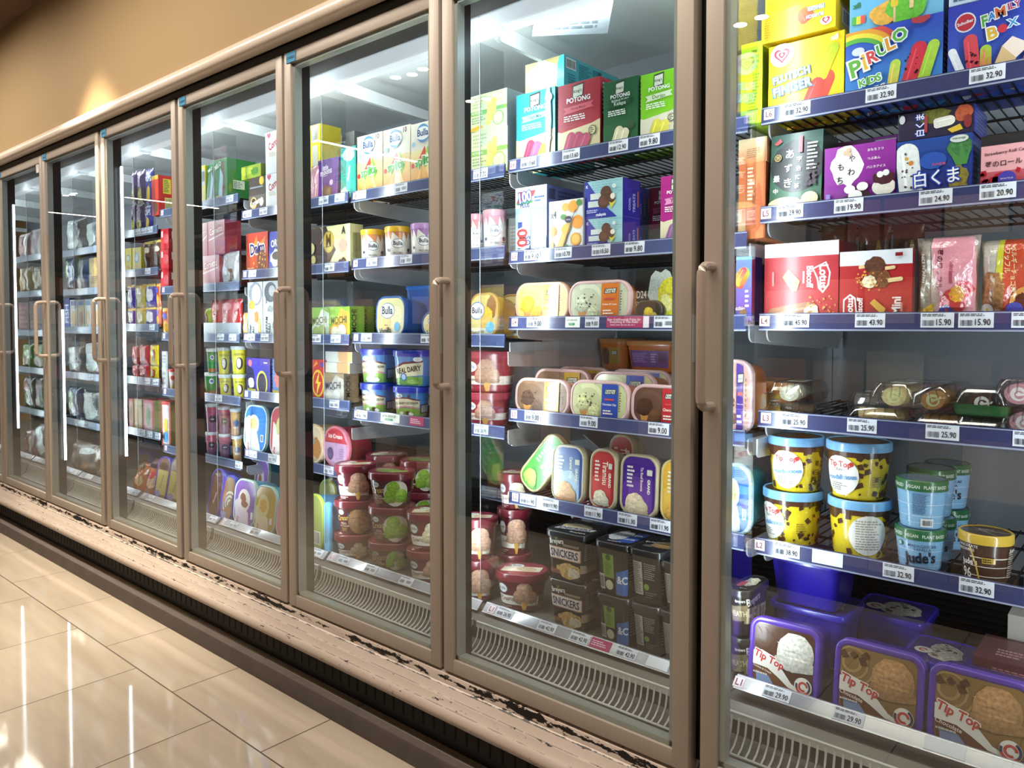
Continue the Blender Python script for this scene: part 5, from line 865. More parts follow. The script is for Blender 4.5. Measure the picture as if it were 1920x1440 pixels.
ITEMS = [
    ('carton', 'flutsch', -0.6392, 1.742, 1.663, 0.1691, 0.13, 0.1579, 0, 0, 'lolly_carton', 'yellow lolly carton with red finger lolly picture on the nearest top shelf', 'carton', 'yellow lolly cartons'),
    ('carton', 'flutsch_up', -0.6559, 1.737, 1.8297, 0.1672, 0.2, 0.0689, 0, 0, 'lolly_carton', 'upside-down yellow lolly carton lying on the upright yellow carton', 'carton', 'upside-down yellow lolly cartons'),
    ('carton', 'flutsch_up', -0.6497, 1.752, 1.9049, 0.1756, 0.18, 0.0724, 0, 0, 'lolly_carton', 'uppermost yellow lolly carton, cut by the top edge of the photo', 'carton', 'upside-down yellow lolly cartons'),
    ('carton', 'pirulo', -0.458, 1.742, 1.663, 0.1881, 0.12, 0.1459, 0, 0, 'lolly_carton', 'blue lolly carton with rainbow and watermelon lollies, nearest top shelf', 'carton', 'blue rainbow lolly cartons'),
    ('carton', 'kidsbox', -0.456, 1.748, 1.8109, 0.1812, 0.12, 0.1202, 0, 0, 'lolly_carton', 'pale blue lolly carton stacked on the rainbow carton', 'carton', None),
    ('carton', 'family', -0.2714, 1.742, 1.663, 0.1672, 0.12, 0.149, 0, 0, 'lolly_carton', 'blue family lolly carton with red balloon lettering, right edge of photo', 'carton', 'blue family lolly cartons'),
    ('carton', 'schooltop', -0.2725, 1.746, 1.8151, 0.1664, 0.12, 0.0562, 0, 0, 'lolly_carton', 'white and blue carton stacked on the family lolly carton', 'carton', None),
    ('carton', 'lime_box', -0.7648, 1.742, 1.653, 0.0526, 0.16, 0.189, 0, 0, 'ice_cream_carton', 'lime green carton at the left edge of the nearest door', 'carton', None),
    ('carton', 'azuki', -0.66, 1.742, 1.437, 0.1182, 0.1, 0.1811, 0, -4, 'ice_cream_carton', 'dark green Japanese carton with black circle and wafer cakes', 'carton', None),
    ('carton', 'yawamochi', -0.5206, 1.742, 1.437, 0.1458, 0.09, 0.1312, 0, 0, 'ice_cream_carton', 'purple Japanese carton with white blob and rice cakes', 'carton', None),
    ('carton', 'yawatop', -0.5468, 1.872, 1.437, 0.1379, 0.09, 0.17, 0, 0, 'ice_cream_carton', 'purple carton standing behind the purple rice cake carton', 'carton', None),
    ('carton', 'shirokuma', -0.3776, 1.742, 1.437, 0.1368, 0.1, 0.1226, 0, 0, 'ice_cream_carton', 'blue Japanese carton with white lolly and pineapple picture', 'carton', None),
    ('carton', 'shirolie', -0.3751, 1.742, 1.5606, 0.1387, 0.13, 0.0554, 0, 0, 'ice_cream_carton', 'dark fruit lolly carton lying on the blue pineapple carton', 'carton', None),
    ('carton', 'strawroll', -0.2409, 1.742, 1.437, 0.1056, 0.14, 0.1103, 0, 0, 'cake_carton', 'pink strawberry roll cake box with black top, right edge', 'cake box', None),
    ('carton', 'orange_jp', -0.7608, 1.742, 1.383, 0.0665, 0.16, 0.1785, 0, 0, 'ice_cream_carton', 'orange Japanese carton under the cream one, left edge of nearest door', 'carton', None),
    ('carton', 'cream_jp', -0.7599, 1.742, 1.5615, 0.0696, 0.16, 0.0573, 0, 0, 'ice_cream_carton', 'cream and orange carton stacked on the orange Japanese carton', 'carton', None),
    ('carton', 'lotus', -0.6439, 1.742, 1.19, 0.1676, 0.13, 0.176, 0, 0, 'ice_cream_carton', 'red biscuit ice cream carton with white top band, lettering turned sideways', 'carton', None),
    ('carton', 'lotusmini', -0.4849, 1.742, 1.19, 0.1453, 0.12, 0.1483, 0, 0, 'ice_cream_carton', 'red mini biscuit lolly carton with two chocolate lollies', 'carton', None),
    ('bag', 'wafflebag', -0.3523, 1.742, 1.19, 0.116, 0.06, 0.1697, 0, 0, 'waffle_bag', 'clear and pink strawberry waffle bag beside the red mini carton', 'bag', None),
    ('bag', 'belgianbag', -0.2393, 1.742, 1.19, 0.1099, 0.06, 0.1563, 0, 0, 'waffle_bag', 'clear and orange chocolate waffle bag at the right edge of photo', 'bag', None),
    ('bag', 'chocpack', -0.6309, 1.932, 1.19, 0.0839, 0.05, 0.2353, 0, 0, 'wafer_pack', 'brown wafer pack stacked behind the red sideways-lettered carton', 'pack', 'brown wafer packs'),
    ('bag', 'chocpack', -0.5475, 1.932, 1.19, 0.0755, 0.05, 0.2279, 0, 0, 'wafer_pack', 'middle brown wafer pack behind the red biscuit cartons', 'pack', 'brown wafer packs'),
    ('bag', 'chocpack', -0.4722, 1.932, 1.19, 0.0681, 0.05, 0.2212, 0, 0, 'wafer_pack', 'brown wafer pack behind the clear pink waffle bag', 'pack', 'brown wafer packs'),
    ('carton', 'kidslolly', -0.7783, 1.742, 1.188, 0.0391, 0.06, 0.1535, 0, 0, 'lolly_carton', 'bright blue children lolly carton at left edge of nearest door', 'carton', None),
    ('carton', 'purplebox', -0.7873, 1.832, 1.188, 0.0348, 0.05, 0.1587, 0, 0, 'ice_cream_carton', 'dark purple carton behind the bright blue children lolly carton', 'carton', None),
    ('lie', 'k_purple', -0.7989, 1.742, 0.9185, 0.0797, 0.11, 0.1719, 0, 0, 'ice_cream_tub', 'purple-striped tub lid at the left edge of the nearest door', 'tub', None),
    ('tub', 'k_up2', -0.786, 1.982, 0.914, 0.161, 0.14, 0.12, 0, 0, 'ice_cream_tub', 'orange tub standing behind at the left edge of the nearest door', 'tub', 'orange tubs standing upright'),
    ('cup', 'chocpail_r', -0.6793, 1.8073, 0.665, 0.1305, 0.1305, 0.1259, 20.6, 0, 'ice_cream_pail', 'lower yellow chocolate-splashed pail with blue lid, left stack', 'pail', 'yellow pails with blue lids'),
    ('cup', 'choctail', -0.6717, 1.8031, 0.7909, 0.1223, 0.1223, 0.1276, 20.4, 0, 'ice_cream_pail', 'upper yellow chocolate-splashed pail with blue lid, left stack', 'pail', 'yellow pails with blue lids'),
    ('cup', 'chocpail_back', -0.5274, 1.8063, 0.665, 0.1286, 0.1286, 0.1281, 16.3, 0, 'ice_cream_pail', 'lower yellow pail with blue lid and ingredients panel, right stack', 'pail', 'yellow pails with blue lids'),
    ('cup', 'chocpail2', -0.5317, 1.808, 0.7931, 0.132, 0.132, 0.1267, 16.4, 0, 'ice_cream_pail', 'upper yellow chocolate-splashed pail with blue lid, right stack', 'pail', 'yellow pails with blue lids'),
    ('cup', 'jude', -0.3992, 1.7889, 0.665, 0.0939, 0.0939, 0.0878, 12.6, 0, 'ice_cream_cup', 'lower pale blue vanilla cup with green rim in front stack', 'cup', 'pale blue ice cream cups'),
    ('cup', 'judeback', -0.3981, 1.79, 0.7528, 0.096, 0.096, 0.1029, 12.5, 0, 'ice_cream_cup', 'upper pale blue cup with green rim turned to its small print', 'cup', 'pale blue ice cream cups'),
    ('cup', 'jude', -0.3879, 1.8791, 0.665, 0.0743, 0.0743, 0.0935, 11.6, 0, 'ice_cream_cup', 'lower pale blue cup in the middle stack behind the front cups', 'cup', 'pale blue ice cream cups'),
    ('cup', 'jude', -0.4017, 1.889, 0.7585, 0.094, 0.094, 0.1057, 12.0, 0, 'ice_cream_cup', 'upper pale blue cup in the middle stack behind the front cups', 'cup', 'pale blue ice cream cups'),
    ('cup', 'jude', -0.3844, 1.9911, 0.665, 0.0782, 0.0782, 0.0931, 10.9, 0, 'ice_cream_cup', 'lower pale blue cup in the rear stack beside the wire basket', 'cup', 'pale blue ice cream cups'),
    ('cup', 'jude', -0.391, 1.9978, 0.7581, 0.0916, 0.0916, 0.1025, 11.1, 0, 'ice_cream_cup', 'upper pale blue cup in the rear stack beside the wire basket', 'cup', 'pale blue ice cream cups'),
    ('cup', 'brownie', -0.279, 1.7883, 0.665, 0.0927, 0.0927, 0.0976, 8.9, 0, 'ice_cream_cup', 'brown brownie ice cream cup with gold lid', 'cup', None),
    ('lie', 'lid_aice', -0.7971, 1.742, 0.6695, 0.0783, 0.11, 0.1703, 0, 0, 'ice_cream_tub', 'blue tub lid with pale swoosh at lower left edge of the nearest door', 'tub', None),
    ('lie', 'tipcookie', -0.64, 1.645, 0.3655, 0.1478, 0.12, 0.146, 0, -8, 'ice_cream_tub', 'purple tub with cookies and cream scoop, leftmost of three on bottom', 'tub', 'purple tubs on the bottom of the nearest bay'),
    ('lie', 'tipchoc', -0.4444, 1.645, 0.3655, 0.1607, 0.12, 0.146, 0, -8, 'ice_cream_tub', 'purple tub with chocolate scoop, middle of three on the bottom', 'tub', 'purple tubs on the bottom of the nearest bay'),
    ('lie', 'tipchoc', -0.2637, 1.645, 0.3655, 0.1626, 0.12, 0.146, 0, -8, 'ice_cream_tub', 'purple tub with chocolate scoop, rightmost of three on the bottom', 'tub', 'purple tubs on the bottom of the nearest bay'),
    ('tub', 'tipstand', -0.6542, 1.91, 0.361, 0.176, 0.15, 0.135, 0, 0, 'ice_cream_tub', 'dark purple tub lying flat under another, behind the cookies tub', 'tub', 'flat purple tubs behind'),
    ('tub', 'tipstand', -0.6601, 1.905, 0.498, 0.166, 0.15, 0.118, 0, 0, 'ice_cream_tub', 'dark purple tub stacked flat with cookie picture on its lid', 'tub', 'flat purple tubs behind'),
    ('tub', 'tipstand', -0.5185, 2.085, 0.361, 0.161, 0.15, 0.1, 0, 0, 'ice_cream_tub', 'second dark purple tub standing right of the stacked purple tubs', 'tub', 'flat purple tubs behind'),
    ('tub', 'tipstand', -0.3809, 1.91, 0.361, 0.121, 0.15, 0.085, 0, 0, 'ice_cream_tub', 'flat purple tub behind the middle chocolate tub', 'tub', 'flat purple tubs behind'),
    ('tub', 'tipstand', -0.2324, 1.91, 0.361, 0.161, 0.15, 0.085, 0, 0, 'ice_cream_tub', 'flat purple tub under the dark maroon box', 'tub', 'flat purple tubs behind'),
    ('carton', 'maroonbox', -0.2161, 1.835, 0.448, 0.18, 0.15, 0.035, 0, 0, 'ice_cream_carton', 'dark maroon box lying behind the rightmost chocolate tub', 'carton', None),
    ('carton', 'lotuswhite', -0.2074, 2.005, 0.361, 0.12, 0.06, 0.17, 0, 0, 'ice_cream_carton', 'off-white biscuit carton lower right behind the purple tubs', 'carton', None),
    ('carton', 'p_teal', -1.4215, 1.742, 1.653, 0.1462, 0.1, 0.2072, 0, 0, 'lolly_carton', 'teal lolly carton with a white streak on the lower edge of top shelf', 'carton', 'tall lolly cartons on the top shelf'),
    ('carton', 'p_red', -1.2661, 1.742, 1.653, 0.1446, 0.1, 0.2027, 0, 0, 'lolly_carton', 'red lolly carton with three dark red lollies', 'carton', 'tall lolly cartons on the top shelf'),
    ('carton', 'p_sig', -1.1289, 1.742, 1.653, 0.1083, 0.1, 0.1802, 0, 0, 'lolly_carton', 'dark green lolly carton with two pale lollies', 'carton', 'tall lolly cartons on the top shelf'),
    ('carton', 'p_lime', -1.0114, 1.742, 1.653, 0.11, 0.1, 0.1761, 0, 0, 'lolly_carton', 'lime green durian lolly carton beside the dark green one', 'carton', 'tall lolly cartons on the top shelf'),
    ('carton', 'p_teal', -1.4599, 1.862, 1.653, 0.1513, 0.13, 0.15, 0, 0, 'lolly_carton', 'teal lolly carton standing behind the front teal carton', 'carton', 'tall lolly cartons on the top shelf'),
    ('carton', 'teal_lie', -1.4921, 1.872, 1.8994, 0.1539, 0.3, 0.1, 0, 0, 'lolly_carton', 'teal carton lying on top with blank white panel and bar code', 'carton', None),
    ('carton', 'durianpale', -1.6053, 1.742, 1.645, 0.1509, 0.12, 0.1349, 0, 0, 'lolly_carton', 'lower pale green lolly carton stacked left of the teal carton', 'carton', 'pale green lolly cartons'),
    ('carton', 'durianpale', -1.6077, 1.742, 1.7799, 0.1515, 0.12, 0.1127, 0, 0, 'lolly_carton', 'upper pale green lolly carton stacked left of the teal carton', 'carton', 'pale green lolly cartons'),
    ('carton', 'plus100', -1.4377, 1.742, 1.383, 0.1191, 0.18, 0.2027, 0, 0, 'lolly_carton', 'white and blue drink lolly carton with striped lettering', 'carton', None),
    ('carton', 'orangebar', -1.3042, 1.734, 1.383, 0.1198, 0.1, 0.1482, 0, 0, 'lolly_carton', 'white carton with orange slices and orange lolly', 'carton', None),
    ('carton', 'cool', -1.1819, 1.742, 1.383, 0.1226, 0.09, 0.0878, 0, 0, 'ice_cream_carton', 'lower blue and aqua chocolate treats carton', 'carton', 'blue and aqua treats cartons'),
    ('carton', 'cool', -1.1829, 1.742, 1.4708, 0.1252, 0.09, 0.103, 0, 0, 'ice_cream_carton', 'upper blue and aqua chocolate treats carton', 'carton', 'blue and aqua treats cartons'),
    ('carton', 'cool', -1.2132, 1.847, 1.383, 0.127, 0.09, 0.093, 0, 0, 'ice_cream_carton', 'lower blue treats carton in the second row', 'carton', 'blue and aqua treats cartons'),
    ('carton', 'cool', -1.2137, 1.847, 1.476, 0.1268, 0.09, 0.093, 0, 0, 'ice_cream_carton', 'upper blue treats carton in the second row', 'carton', 'blue and aqua treats cartons'),
    ('carton', 'p_dred', -1.0696, 1.862, 1.383, 0.0828, 0.08, 0.1748, 0, 0, 'lolly_carton', 'dark red carton in shadow behind the magenta carton', 'carton', None),
    ('carton', 'p_mag', -0.9624, 1.742, 1.383, 0.0857, 0.1, 0.1759, 0, 0, 'lolly_carton', 'magenta lolly carton at the right end of second shelf', 'carton', None),
    ('cup', 'y_pink', -1.684, 1.7646, 1.402, 0.0452, 0.0452, 0.127, 43.6, 0, 'ice_cream_cup', 'left frozen yoghurt cup with pink lid', 'cup', 'pink-lidded yoghurt cups'),
    ('cup', 'y_pink', -1.6142, 1.7777, 1.402, 0.0714, 0.0714, 0.1339, 42.2, 0, 'ice_cream_cup', 'right frozen yoghurt cup with pink lid', 'cup', 'pink-lidded yoghurt cups'),
    ('carton', 'greybox', -1.551, 1.812, 1.402, 0.09, 0.12, 0.11, 0, 0, 'ice_cream_carton', 'frosted dark carton right of the pink-lidded yoghurt cups', 'carton', None),
    ('lie', 'k_mango', -1.4017, 1.742, 1.1925, 0.1897, 0.12, 0.1065, 0, -3, 'ice_cream_tub', 'yellow sweet corn tub lid facing out, fourth rail up', 'tub', 'sweet corn tubs on their sides'),
    ('lie', 'k_cookie', -1.2001, 1.742, 1.1925, 0.1954, 0.12, 0.1043, 0, -3, 'ice_cream_tub', 'cookies and cream tub with orange panel on its lid', 'tub', None),
    ('carton', 'd24', -1.042, 1.792, 1.188, 0.1407, 0.05, 0.1401, 0, 0, 'ice_cream_carton', 'black durian carton with yellow ice cream picture', 'carton', None),
    ('lie', 'd24tub', -1.0396, 1.742, 1.1925, 0.076, 0.04, 0.047, 0, 0, 'ice_cream_tub', 'small black tub with yellow durian picture in front of carton', 'tub', None),
    ('lie', 'k_mango', -1.395, 1.882, 1.1925, 0.191, 0.12, 0.101, 0, -3, 'ice_cream_tub', 'yellow tub lid in the second row behind the sweet corn tub', 'tub', 'sweet corn tubs on their sides'),
    ('lie', 'bulla_choc', -1.6367, 1.742, 1.1395, 0.1159, 0.1, 0.137, 0, -4, 'ice_cream_tub', 'gold rimmed chocolate tub standing on edge, left of the sweet corn tub', 'tub', 'gold rimmed tubs'),
    ('lie', 'bulla_choc', -1.6055, 1.872, 1.1395, 0.161, 0.1, 0.136, 0, -4, 'ice_cream_tub', 'gold rimmed tub in the second row behind the chocolate tub', 'tub', 'gold rimmed tubs'),
    ('lie', 'k_chip', -1.4018, 1.742, 0.9185, 0.1937, 0.12, 0.0981, 0, -4, 'ice_cream_tub', 'chocolate chips tub with mustard panel on its lid', 'tub', 'mustard-panel tubs on their sides'),
    ('lie', 'k_blue', -1.1981, 1.742, 0.9185, 0.1859, 0.12, 0.1019, 0, -4, 'ice_cream_tub', 'chocolate chip tub with blue panel on its lid', 'tub', 'blue-panel tubs on their sides'),
    ('lie', 'k_choc', -1.0082, 1.742, 0.9185, 0.1619, 0.12, 0.1002, 0, -4, 'ice_cream_tub', 'chocolate tub with red panel, right end of the third shelf', 'tub', None),
    ('lie', 'k_chip', -1.4326, 1.877, 0.9185, 0.206, 0.12, 0.119, 0, -4, 'ice_cream_tub', 'mustard-panel tub in the second row behind the chips tub', 'tub', 'mustard-panel tubs on their sides'),
    ('lie', 'k_chip', -1.4488, 2.012, 0.9185, 0.206, 0.12, 0.119, 0, -4, 'ice_cream_tub', 'mustard-panel tub in the third row behind the chips tub', 'tub', 'mustard-panel tubs on their sides'),
    ('lie', 'k_blue', -1.2078, 1.877, 0.9185, 0.206, 0.12, 0.119, 0, -4, 'ice_cream_tub', 'blue-panel tub in the second row behind the blue-panel tub', 'tub', 'blue-panel tubs on their sides'),
    ('lie', 'k_blue', -1.236, 2.012, 0.9185, 0.206, 0.12, 0.119, 0, -4, 'ice_cream_tub', 'blue-panel tub in the third row behind the blue-panel tub', 'tub', 'blue-panel tubs on their sides'),
    ('tub', 'k_up', -1.2778, 2.227, 0.914, 0.196, 0.13, 0.11, 0, 0, 'ice_cream_tub', 'orange tub with purple back label, lower of the rear right stack', 'tub', 'orange tubs standing upright'),
    ('tub', 'k_up2', -1.5019, 2.227, 0.914, 0.196, 0.13, 0.11, 0, 0, 'ice_cream_tub', 'flat orange tub behind the mustard-panel tubs', 'tub', 'orange tubs standing upright'),
    ('tub', 'k_up', -1.2762, 2.217, 1.027, 0.196, 0.13, 0.1, 0, 0, 'ice_cream_tub', 'orange tub with purple back label on top of the rear right stack', 'tub', 'orange tubs standing upright'),
    ('tub', 'k_up2', -1.4381, 2.232, 1.027, 0.116, 0.13, 0.105, 0, 0, 'ice_cream_tub', 'orange tub stacked upright behind with mustard label', 'tub', 'orange tubs standing upright'),
    ('tub', 'redtub', -1.6755, 1.8152, 0.856, 0.1381, 0.118, 0.1077, 29.9, 0, 'ice_cream_tub', 'lower red tub with cone picture left of the chocolate chips tub', 'tub', 'red tubs with cone picture'),
    ('tub', 'redtub', -1.6719, 1.8231, 0.9637, 0.1545, 0.1312, 0.1314, 29.8, 0, 'ice_cream_tub', 'upper red tub with cone picture left of the chocolate chips tub', 'tub', 'red tubs with cone picture'),
    ('lie', 'g_green', -1.459, 1.742, 0.6695, 0.086, 0.06, 0.191, 0, (-4, 40), 'ice_cream_tub', 'green tea tub leaning over to the right', 'tub', 'tall tubs standing on end'),
    ('lie', 'g_blue', -1.3054, 1.742, 0.6695, 0.1098, 0.07, 0.1621, 0, -3, 'ice_cream_tub', 'tall blue caramel tub standing on end', 'tub', 'tall tubs standing on end'),
    ('lie', 'g_red', -1.1843, 1.742, 0.6695, 0.0829, 0.07, 0.1641, 0, -3, 'ice_cream_tub', 'tall red tiramisu tub standing on end', 'tub', 'tall tubs standing on end'),
    ('lie', 'g_purple', -1.07, 1.742, 0.6695, 0.1098, 0.07, 0.1612, 0, -3, 'ice_cream_tub', 'tall purple brownie tub standing on end', 'tub', 'tall tubs standing on end'),
    ('lie', 'g_yellow', -0.9499, 1.742, 0.6695, 0.1023, 0.07, 0.161, 0, -3, 'ice_cream_tub', 'tall yellow tub half hidden by the door frame', 'tub', 'tall tubs standing on end'),
    ('lie', 'g_red', -1.1967, 1.852, 0.6695, 0.0776, 0.07, 0.191, 0, -3, 'ice_cream_tub', 'tub in the second row between the red and purple tubs', 'tub', 'tall tubs standing on end'),
    ('tub', 'creamy_cone', -1.4555, 1.7233, 0.3405, 0.1486, 0.1129, 0.1111, 24.1, 0, 'ice_cream_tub', 'red oval tub with pale scoops at the front of bottom shelf', 'tub', 'maroon and red tub stacks'),
    ('tub', 'bre_snick', -1.247, 1.7225, 0.3405, 0.126, 0.125, 0.135, 0, 0, 'ice_cream_tub', 'lower black peanut caramel tub at the bottom', 'tub', 'black tubs on the bottom shelf'),
    ('tub', 'bre_snick', -1.2492, 1.7175, 0.4765, 0.129, 0.125, 0.135, 0, 0, 'ice_cream_tub', 'upper black peanut caramel tub with cookie picture', 'tub', 'black tubs on the bottom shelf'),
    ('tub', 'bre_oreo', -1.0966, 1.735, 0.3405, 0.101, 0.15, 0.13, 0, 0, 'ice_cream_tub', 'lower black cookies tub with green panel', 'tub', 'black tubs on the bottom shelf'),
    ('tub', 'bre_oreo', -1.0971, 1.73, 0.4715, 0.103, 0.15, 0.14, 0, 0, 'ice_cream_tub', 'upper black cookies tub with blue lid picture', 'tub', 'black tubs on the bottom shelf'),
    ('tub', 'bre_brown', -0.9969, 1.735, 0.3405, 0.084, 0.15, 0.13, 0, 0, 'ice_cream_tub', 'lower black tub with green panel, beside the cookies tubs', 'tub', 'black tubs on the bottom shelf'),
    ('tub', 'bre_brown', -0.9962, 1.73, 0.4715, 0.093, 0.15, 0.14, 0, 0, 'ice_cream_tub', 'upper black tub with tan scoop on its lid', 'tub', 'black tubs on the bottom shelf'),
    ('tub', 'bre_brown', -0.9061, 1.735, 0.3405, 0.103, 0.15, 0.13, 0, 0, 'ice_cream_tub', 'lower black tub at the right edge of the bottom shelf', 'tub', 'black tubs on the bottom shelf'),
    ('tub', 'bre_brown', -0.9001, 1.73, 0.4715, 0.103, 0.15, 0.125, 0, 0, 'ice_cream_tub', 'upper black tub at the right edge of the bottom shelf', 'tub', 'black tubs on the bottom shelf'),
    ('tub', 'bre_oreo', -1.3291, 1.88, 0.3405, 0.141, 0.14, 0.135, 0, 0, 'ice_cream_tub', 'lower black tub with blue lid in the second row', 'tub', 'black tubs on the bottom shelf'),
    ('tub', 'bre_oreo', -1.2782, 1.875, 0.4765, 0.141, 0.14, 0.12, 0, 0, 'ice_cream_tub', 'upper black tub with blue lid lying behind the peanut caramel tub', 'tub', 'black tubs on the bottom shelf'),
    ('tub', 'creamy_white', -1.4205, 2.035, 0.343, 0.151, 0.12, 0.14, 0, 0, 'ice_cream_tub', 'lower red tub in the rear row', 'tub', 'maroon and red tub stacks'),
    ('tub', 'creamy_white', -1.4207, 2.035, 0.484, 0.151, 0.12, 0.14, 0, 0, 'ice_cream_tub', 'upper red tub with white logo in the rear row under the tall tubs', 'tub', 'maroon and red tub stacks'),
    ('tub', 'creamy_cone', -1.6031, 1.6865, 0.339, 0.1137, 0.0983, 0.128, 30.5, 0, 'ice_cream_tub', 'lower front red tub at the left edge of the second nearest door', 'tub', 'maroon and red tub stacks'),
    ('tub', 'creamy_cone', -1.6027, 1.6864, 0.467, 0.1135, 0.0981, 0.126, 30.5, 0, 'ice_cream_tub', 'upper front red tub at the left edge of the second nearest door', 'tub', 'maroon and red tub stacks'),
    ('tub', 'creamy_cone', -1.5816, 1.8357, 0.339, 0.1016, 0.0886, 0.1127, 28.5, 0, 'ice_cream_tub', 'lowest red tub of the tall rear stack behind the front red tubs', 'tub', 'maroon and red tub stacks'),
    ('tub', 'creamy_cone', -1.5815, 1.8356, 0.4517, 0.1014, 0.0884, 0.1448, 28.5, 0, 'ice_cream_tub', 'middle red tub of the tall rear stack behind the front red tubs', 'tub', 'maroon and red tub stacks'),
    ('tub', 'creamy_white', -1.5815, 1.8355, 0.5965, 0.1012, 0.0882, 0.1137, 28.5, 0, 'ice_cream_tub', 'red tub with vanilla scoop on top of the tall rear stack', 'tub', 'maroon and red tub stacks'),
    ('tub', 'bre_heath', -0.7419, 1.71, 0.3405, 0.0474, 0.13, 0.12, 0, 0, 'ice_cream_tub', 'lower black toffee tub at the left edge of the nearest door', 'tub', 'black tubs on the bottom shelf'),
    ('tub', 'bre_heath', -0.7428, 1.71, 0.4615, 0.0473, 0.13, 0.11, 0, 0, 'ice_cream_tub', 'upper black toffee tub at the left edge of the nearest door', 'tub', 'black tubs on the bottom shelf'),
    ('carton', 'flutsch', -0.6862, 1.897, 1.663, 0.179, 0.13, 0.165, 0, 0, 'lolly_carton', 'yellow lolly carton in the second row behind the front yellow one', 'carton', 'yellow lolly cartons'),
    ('carton', 'pirulo', -0.4901, 1.897, 1.663, 0.2002, 0.13, 0.165, 0, 0, 'lolly_carton', 'blue lolly carton in the second row behind the rainbow carton', 'carton', 'blue rainbow lolly cartons'),
    ('carton', 'family', -0.2882, 1.897, 1.663, 0.1781, 0.13, 0.165, 0, 0, 'lolly_carton', 'blue lolly carton in the second row behind the family carton', 'carton', 'blue family lolly cartons'),
    ('carton', 'p_sig', -1.2205, 1.852, 1.653, 0.1175, 0.1, 0.15, 0, 0, 'lolly_carton', 'dark green lolly carton in the second row on the top shelf', 'carton', 'tall lolly cartons on the top shelf'),
    ('carton', 'p_lime', -1.0981, 1.852, 1.653, 0.1091, 0.1, 0.15, 0, 0, 'lolly_carton', 'lime lolly carton in the second row on the top shelf', 'carton', 'tall lolly cartons on the top shelf'),
    ('carton', 'splits', -2.3031, 1.852, 1.645, 0.1449, 0.1, 0.17, 0, 0, 'lolly_carton', 'split lollies carton in the second row, left of three', 'carton', 'split lollies cartons'),
    ('carton', 'splits', -2.1481, 1.852, 1.645, 0.1419, 0.1, 0.17, 0, 0, 'lolly_carton', 'split lollies carton in the second row, middle of three', 'carton', 'split lollies cartons'),
    ('carton', 'splits', -1.9996, 1.852, 1.645, 0.137, 0.1, 0.17, 0, 0, 'lolly_carton', 'split lollies carton in the second row, right of three', 'carton', 'split lollies cartons'),
    ('carton', 'splits', -2.186, 1.742, 1.645, 0.142, 0.1, 0.2138, 0, 0, 'lolly_carton', 'split lollies carton, left of three with fruit picture', 'carton', 'split lollies cartons'),
    ('carton', 'splits', -2.0387, 1.742, 1.645, 0.1387, 0.1, 0.2133, 0, 0, 'lolly_carton', 'split lollies carton, middle of three with fruit picture', 'carton', 'split lollies cartons'),
    ('carton', 'splits', -1.8977, 1.742, 1.645, 0.1337, 0.1, 0.209, 0, 0, 'lolly_carton', 'split lollies carton, right of three with fruit picture', 'carton', 'split lollies cartons'),
    ('carton', 'moons', -2.4435, 1.742, 1.649, 0.1324, 0.06, 0.1616, 0, -3, 'ice_cream_carton', 'purple carton with two small round ices', 'carton', None),
    ('carton', 'vienna', -2.3093, 1.742, 1.649, 0.0929, 0.05, 0.1837, 0, 0, 'ice_cream_carton', 'teal carton with sideways script lettering', 'carton', None),
    ('carton', 'yellowlabel', -2.5653, 1.772, 1.649, 0.078, 0.1, 0.3133, 0, 0, 'ice_cream_carton', 'yellow carton with white labels at left edge of third nearest door', 'carton', None),
    ('bag', 'pinkbag', -2.5223, 1.732, 1.649, 0.0451, 0.03, 0.1433, 0, 0, 'frozen_food_bag', 'small dull pink bag left of the purple carton', 'bag', None),
    ('carton', 'greybox', -2.5974, 1.902, 1.649, 0.2303, 0.1, 0.302, 0, 0, 'ice_cream_carton', 'grey carton in shadow behind the purple carton', 'carton', None),
    ('carton', 'magnum', -2.429, 1.742, 1.396, 0.254, 0.06, 0.157, 0, 0, 'ice_cream_carton', 'brown and cream chocolate bar carton with gold oval', 'carton', 'chocolate bar cartons'),
    ('carton', 'magnum', -2.4697, 1.832, 1.396, 0.17, 0.06, 0.115, 0, 0, 'ice_cream_carton', 'cream chocolate bar carton in the second row', 'carton', 'chocolate bar cartons'),
    ('cup', 'y_yellow', -2.2233, 1.7844, 1.402, 0.0849, 0.0849, 0.1225, 51.2, 0, 'ice_cream_cup', 'frozen yoghurt cup with yellow lid, left one', 'cup', 'frozen yoghurt cups'),
    ('cup', 'y_yellow', -2.0867, 1.7876, 1.402, 0.0912, 0.0912, 0.122, 49.4, 0, 'ice_cream_cup', 'frozen yoghurt cup with yellow lid, middle of the row', 'cup', 'frozen yoghurt cups'),
    ('cup', 'y_purple', -1.9504, 1.7862, 1.402, 0.0884, 0.0884, 0.121, 47.5, 0, 'ice_cream_cup', 'frozen yoghurt cup with purple lid', 'cup', 'frozen yoghurt cups'),
    ('carton', 'mochi_g', -2.4944, 1.742, 1.128, 0.1181, 0.06, 0.1176, 0, 0, 'mochi_carton', 'green and white mochi carton', 'carton', 'mochi cartons'),
    ('carton', 'mochi_o', -2.3703, 1.742, 1.128, 0.1241, 0.07, 0.1188, 0, 0, 'mochi_carton', 'orange and green mochi carton', 'carton', 'mochi cartons'),
    ('carton', 'mochi_o', -2.4182, 1.827, 1.128, 0.1205, 0.07, 0.1222, 0, 0, 'mochi_carton', 'orange mochi carton in the second row', 'carton', 'mochi cartons'),
    ('carton', 'mochi_g', -2.466, 1.912, 1.128, 0.1247, 0.07, 0.1219, 0, 0, 'mochi_carton', 'green mochi carton in the third row', 'carton', 'mochi cartons'),
    ('lie', 'bulla_van', -2.0826, 1.742, 1.1395, 0.1731, 0.11, 0.1368, -6, -2, 'ice_cream_tub', 'blue rimmed vanilla tub facing out', 'tub', 'blue rimmed vanilla tubs'),
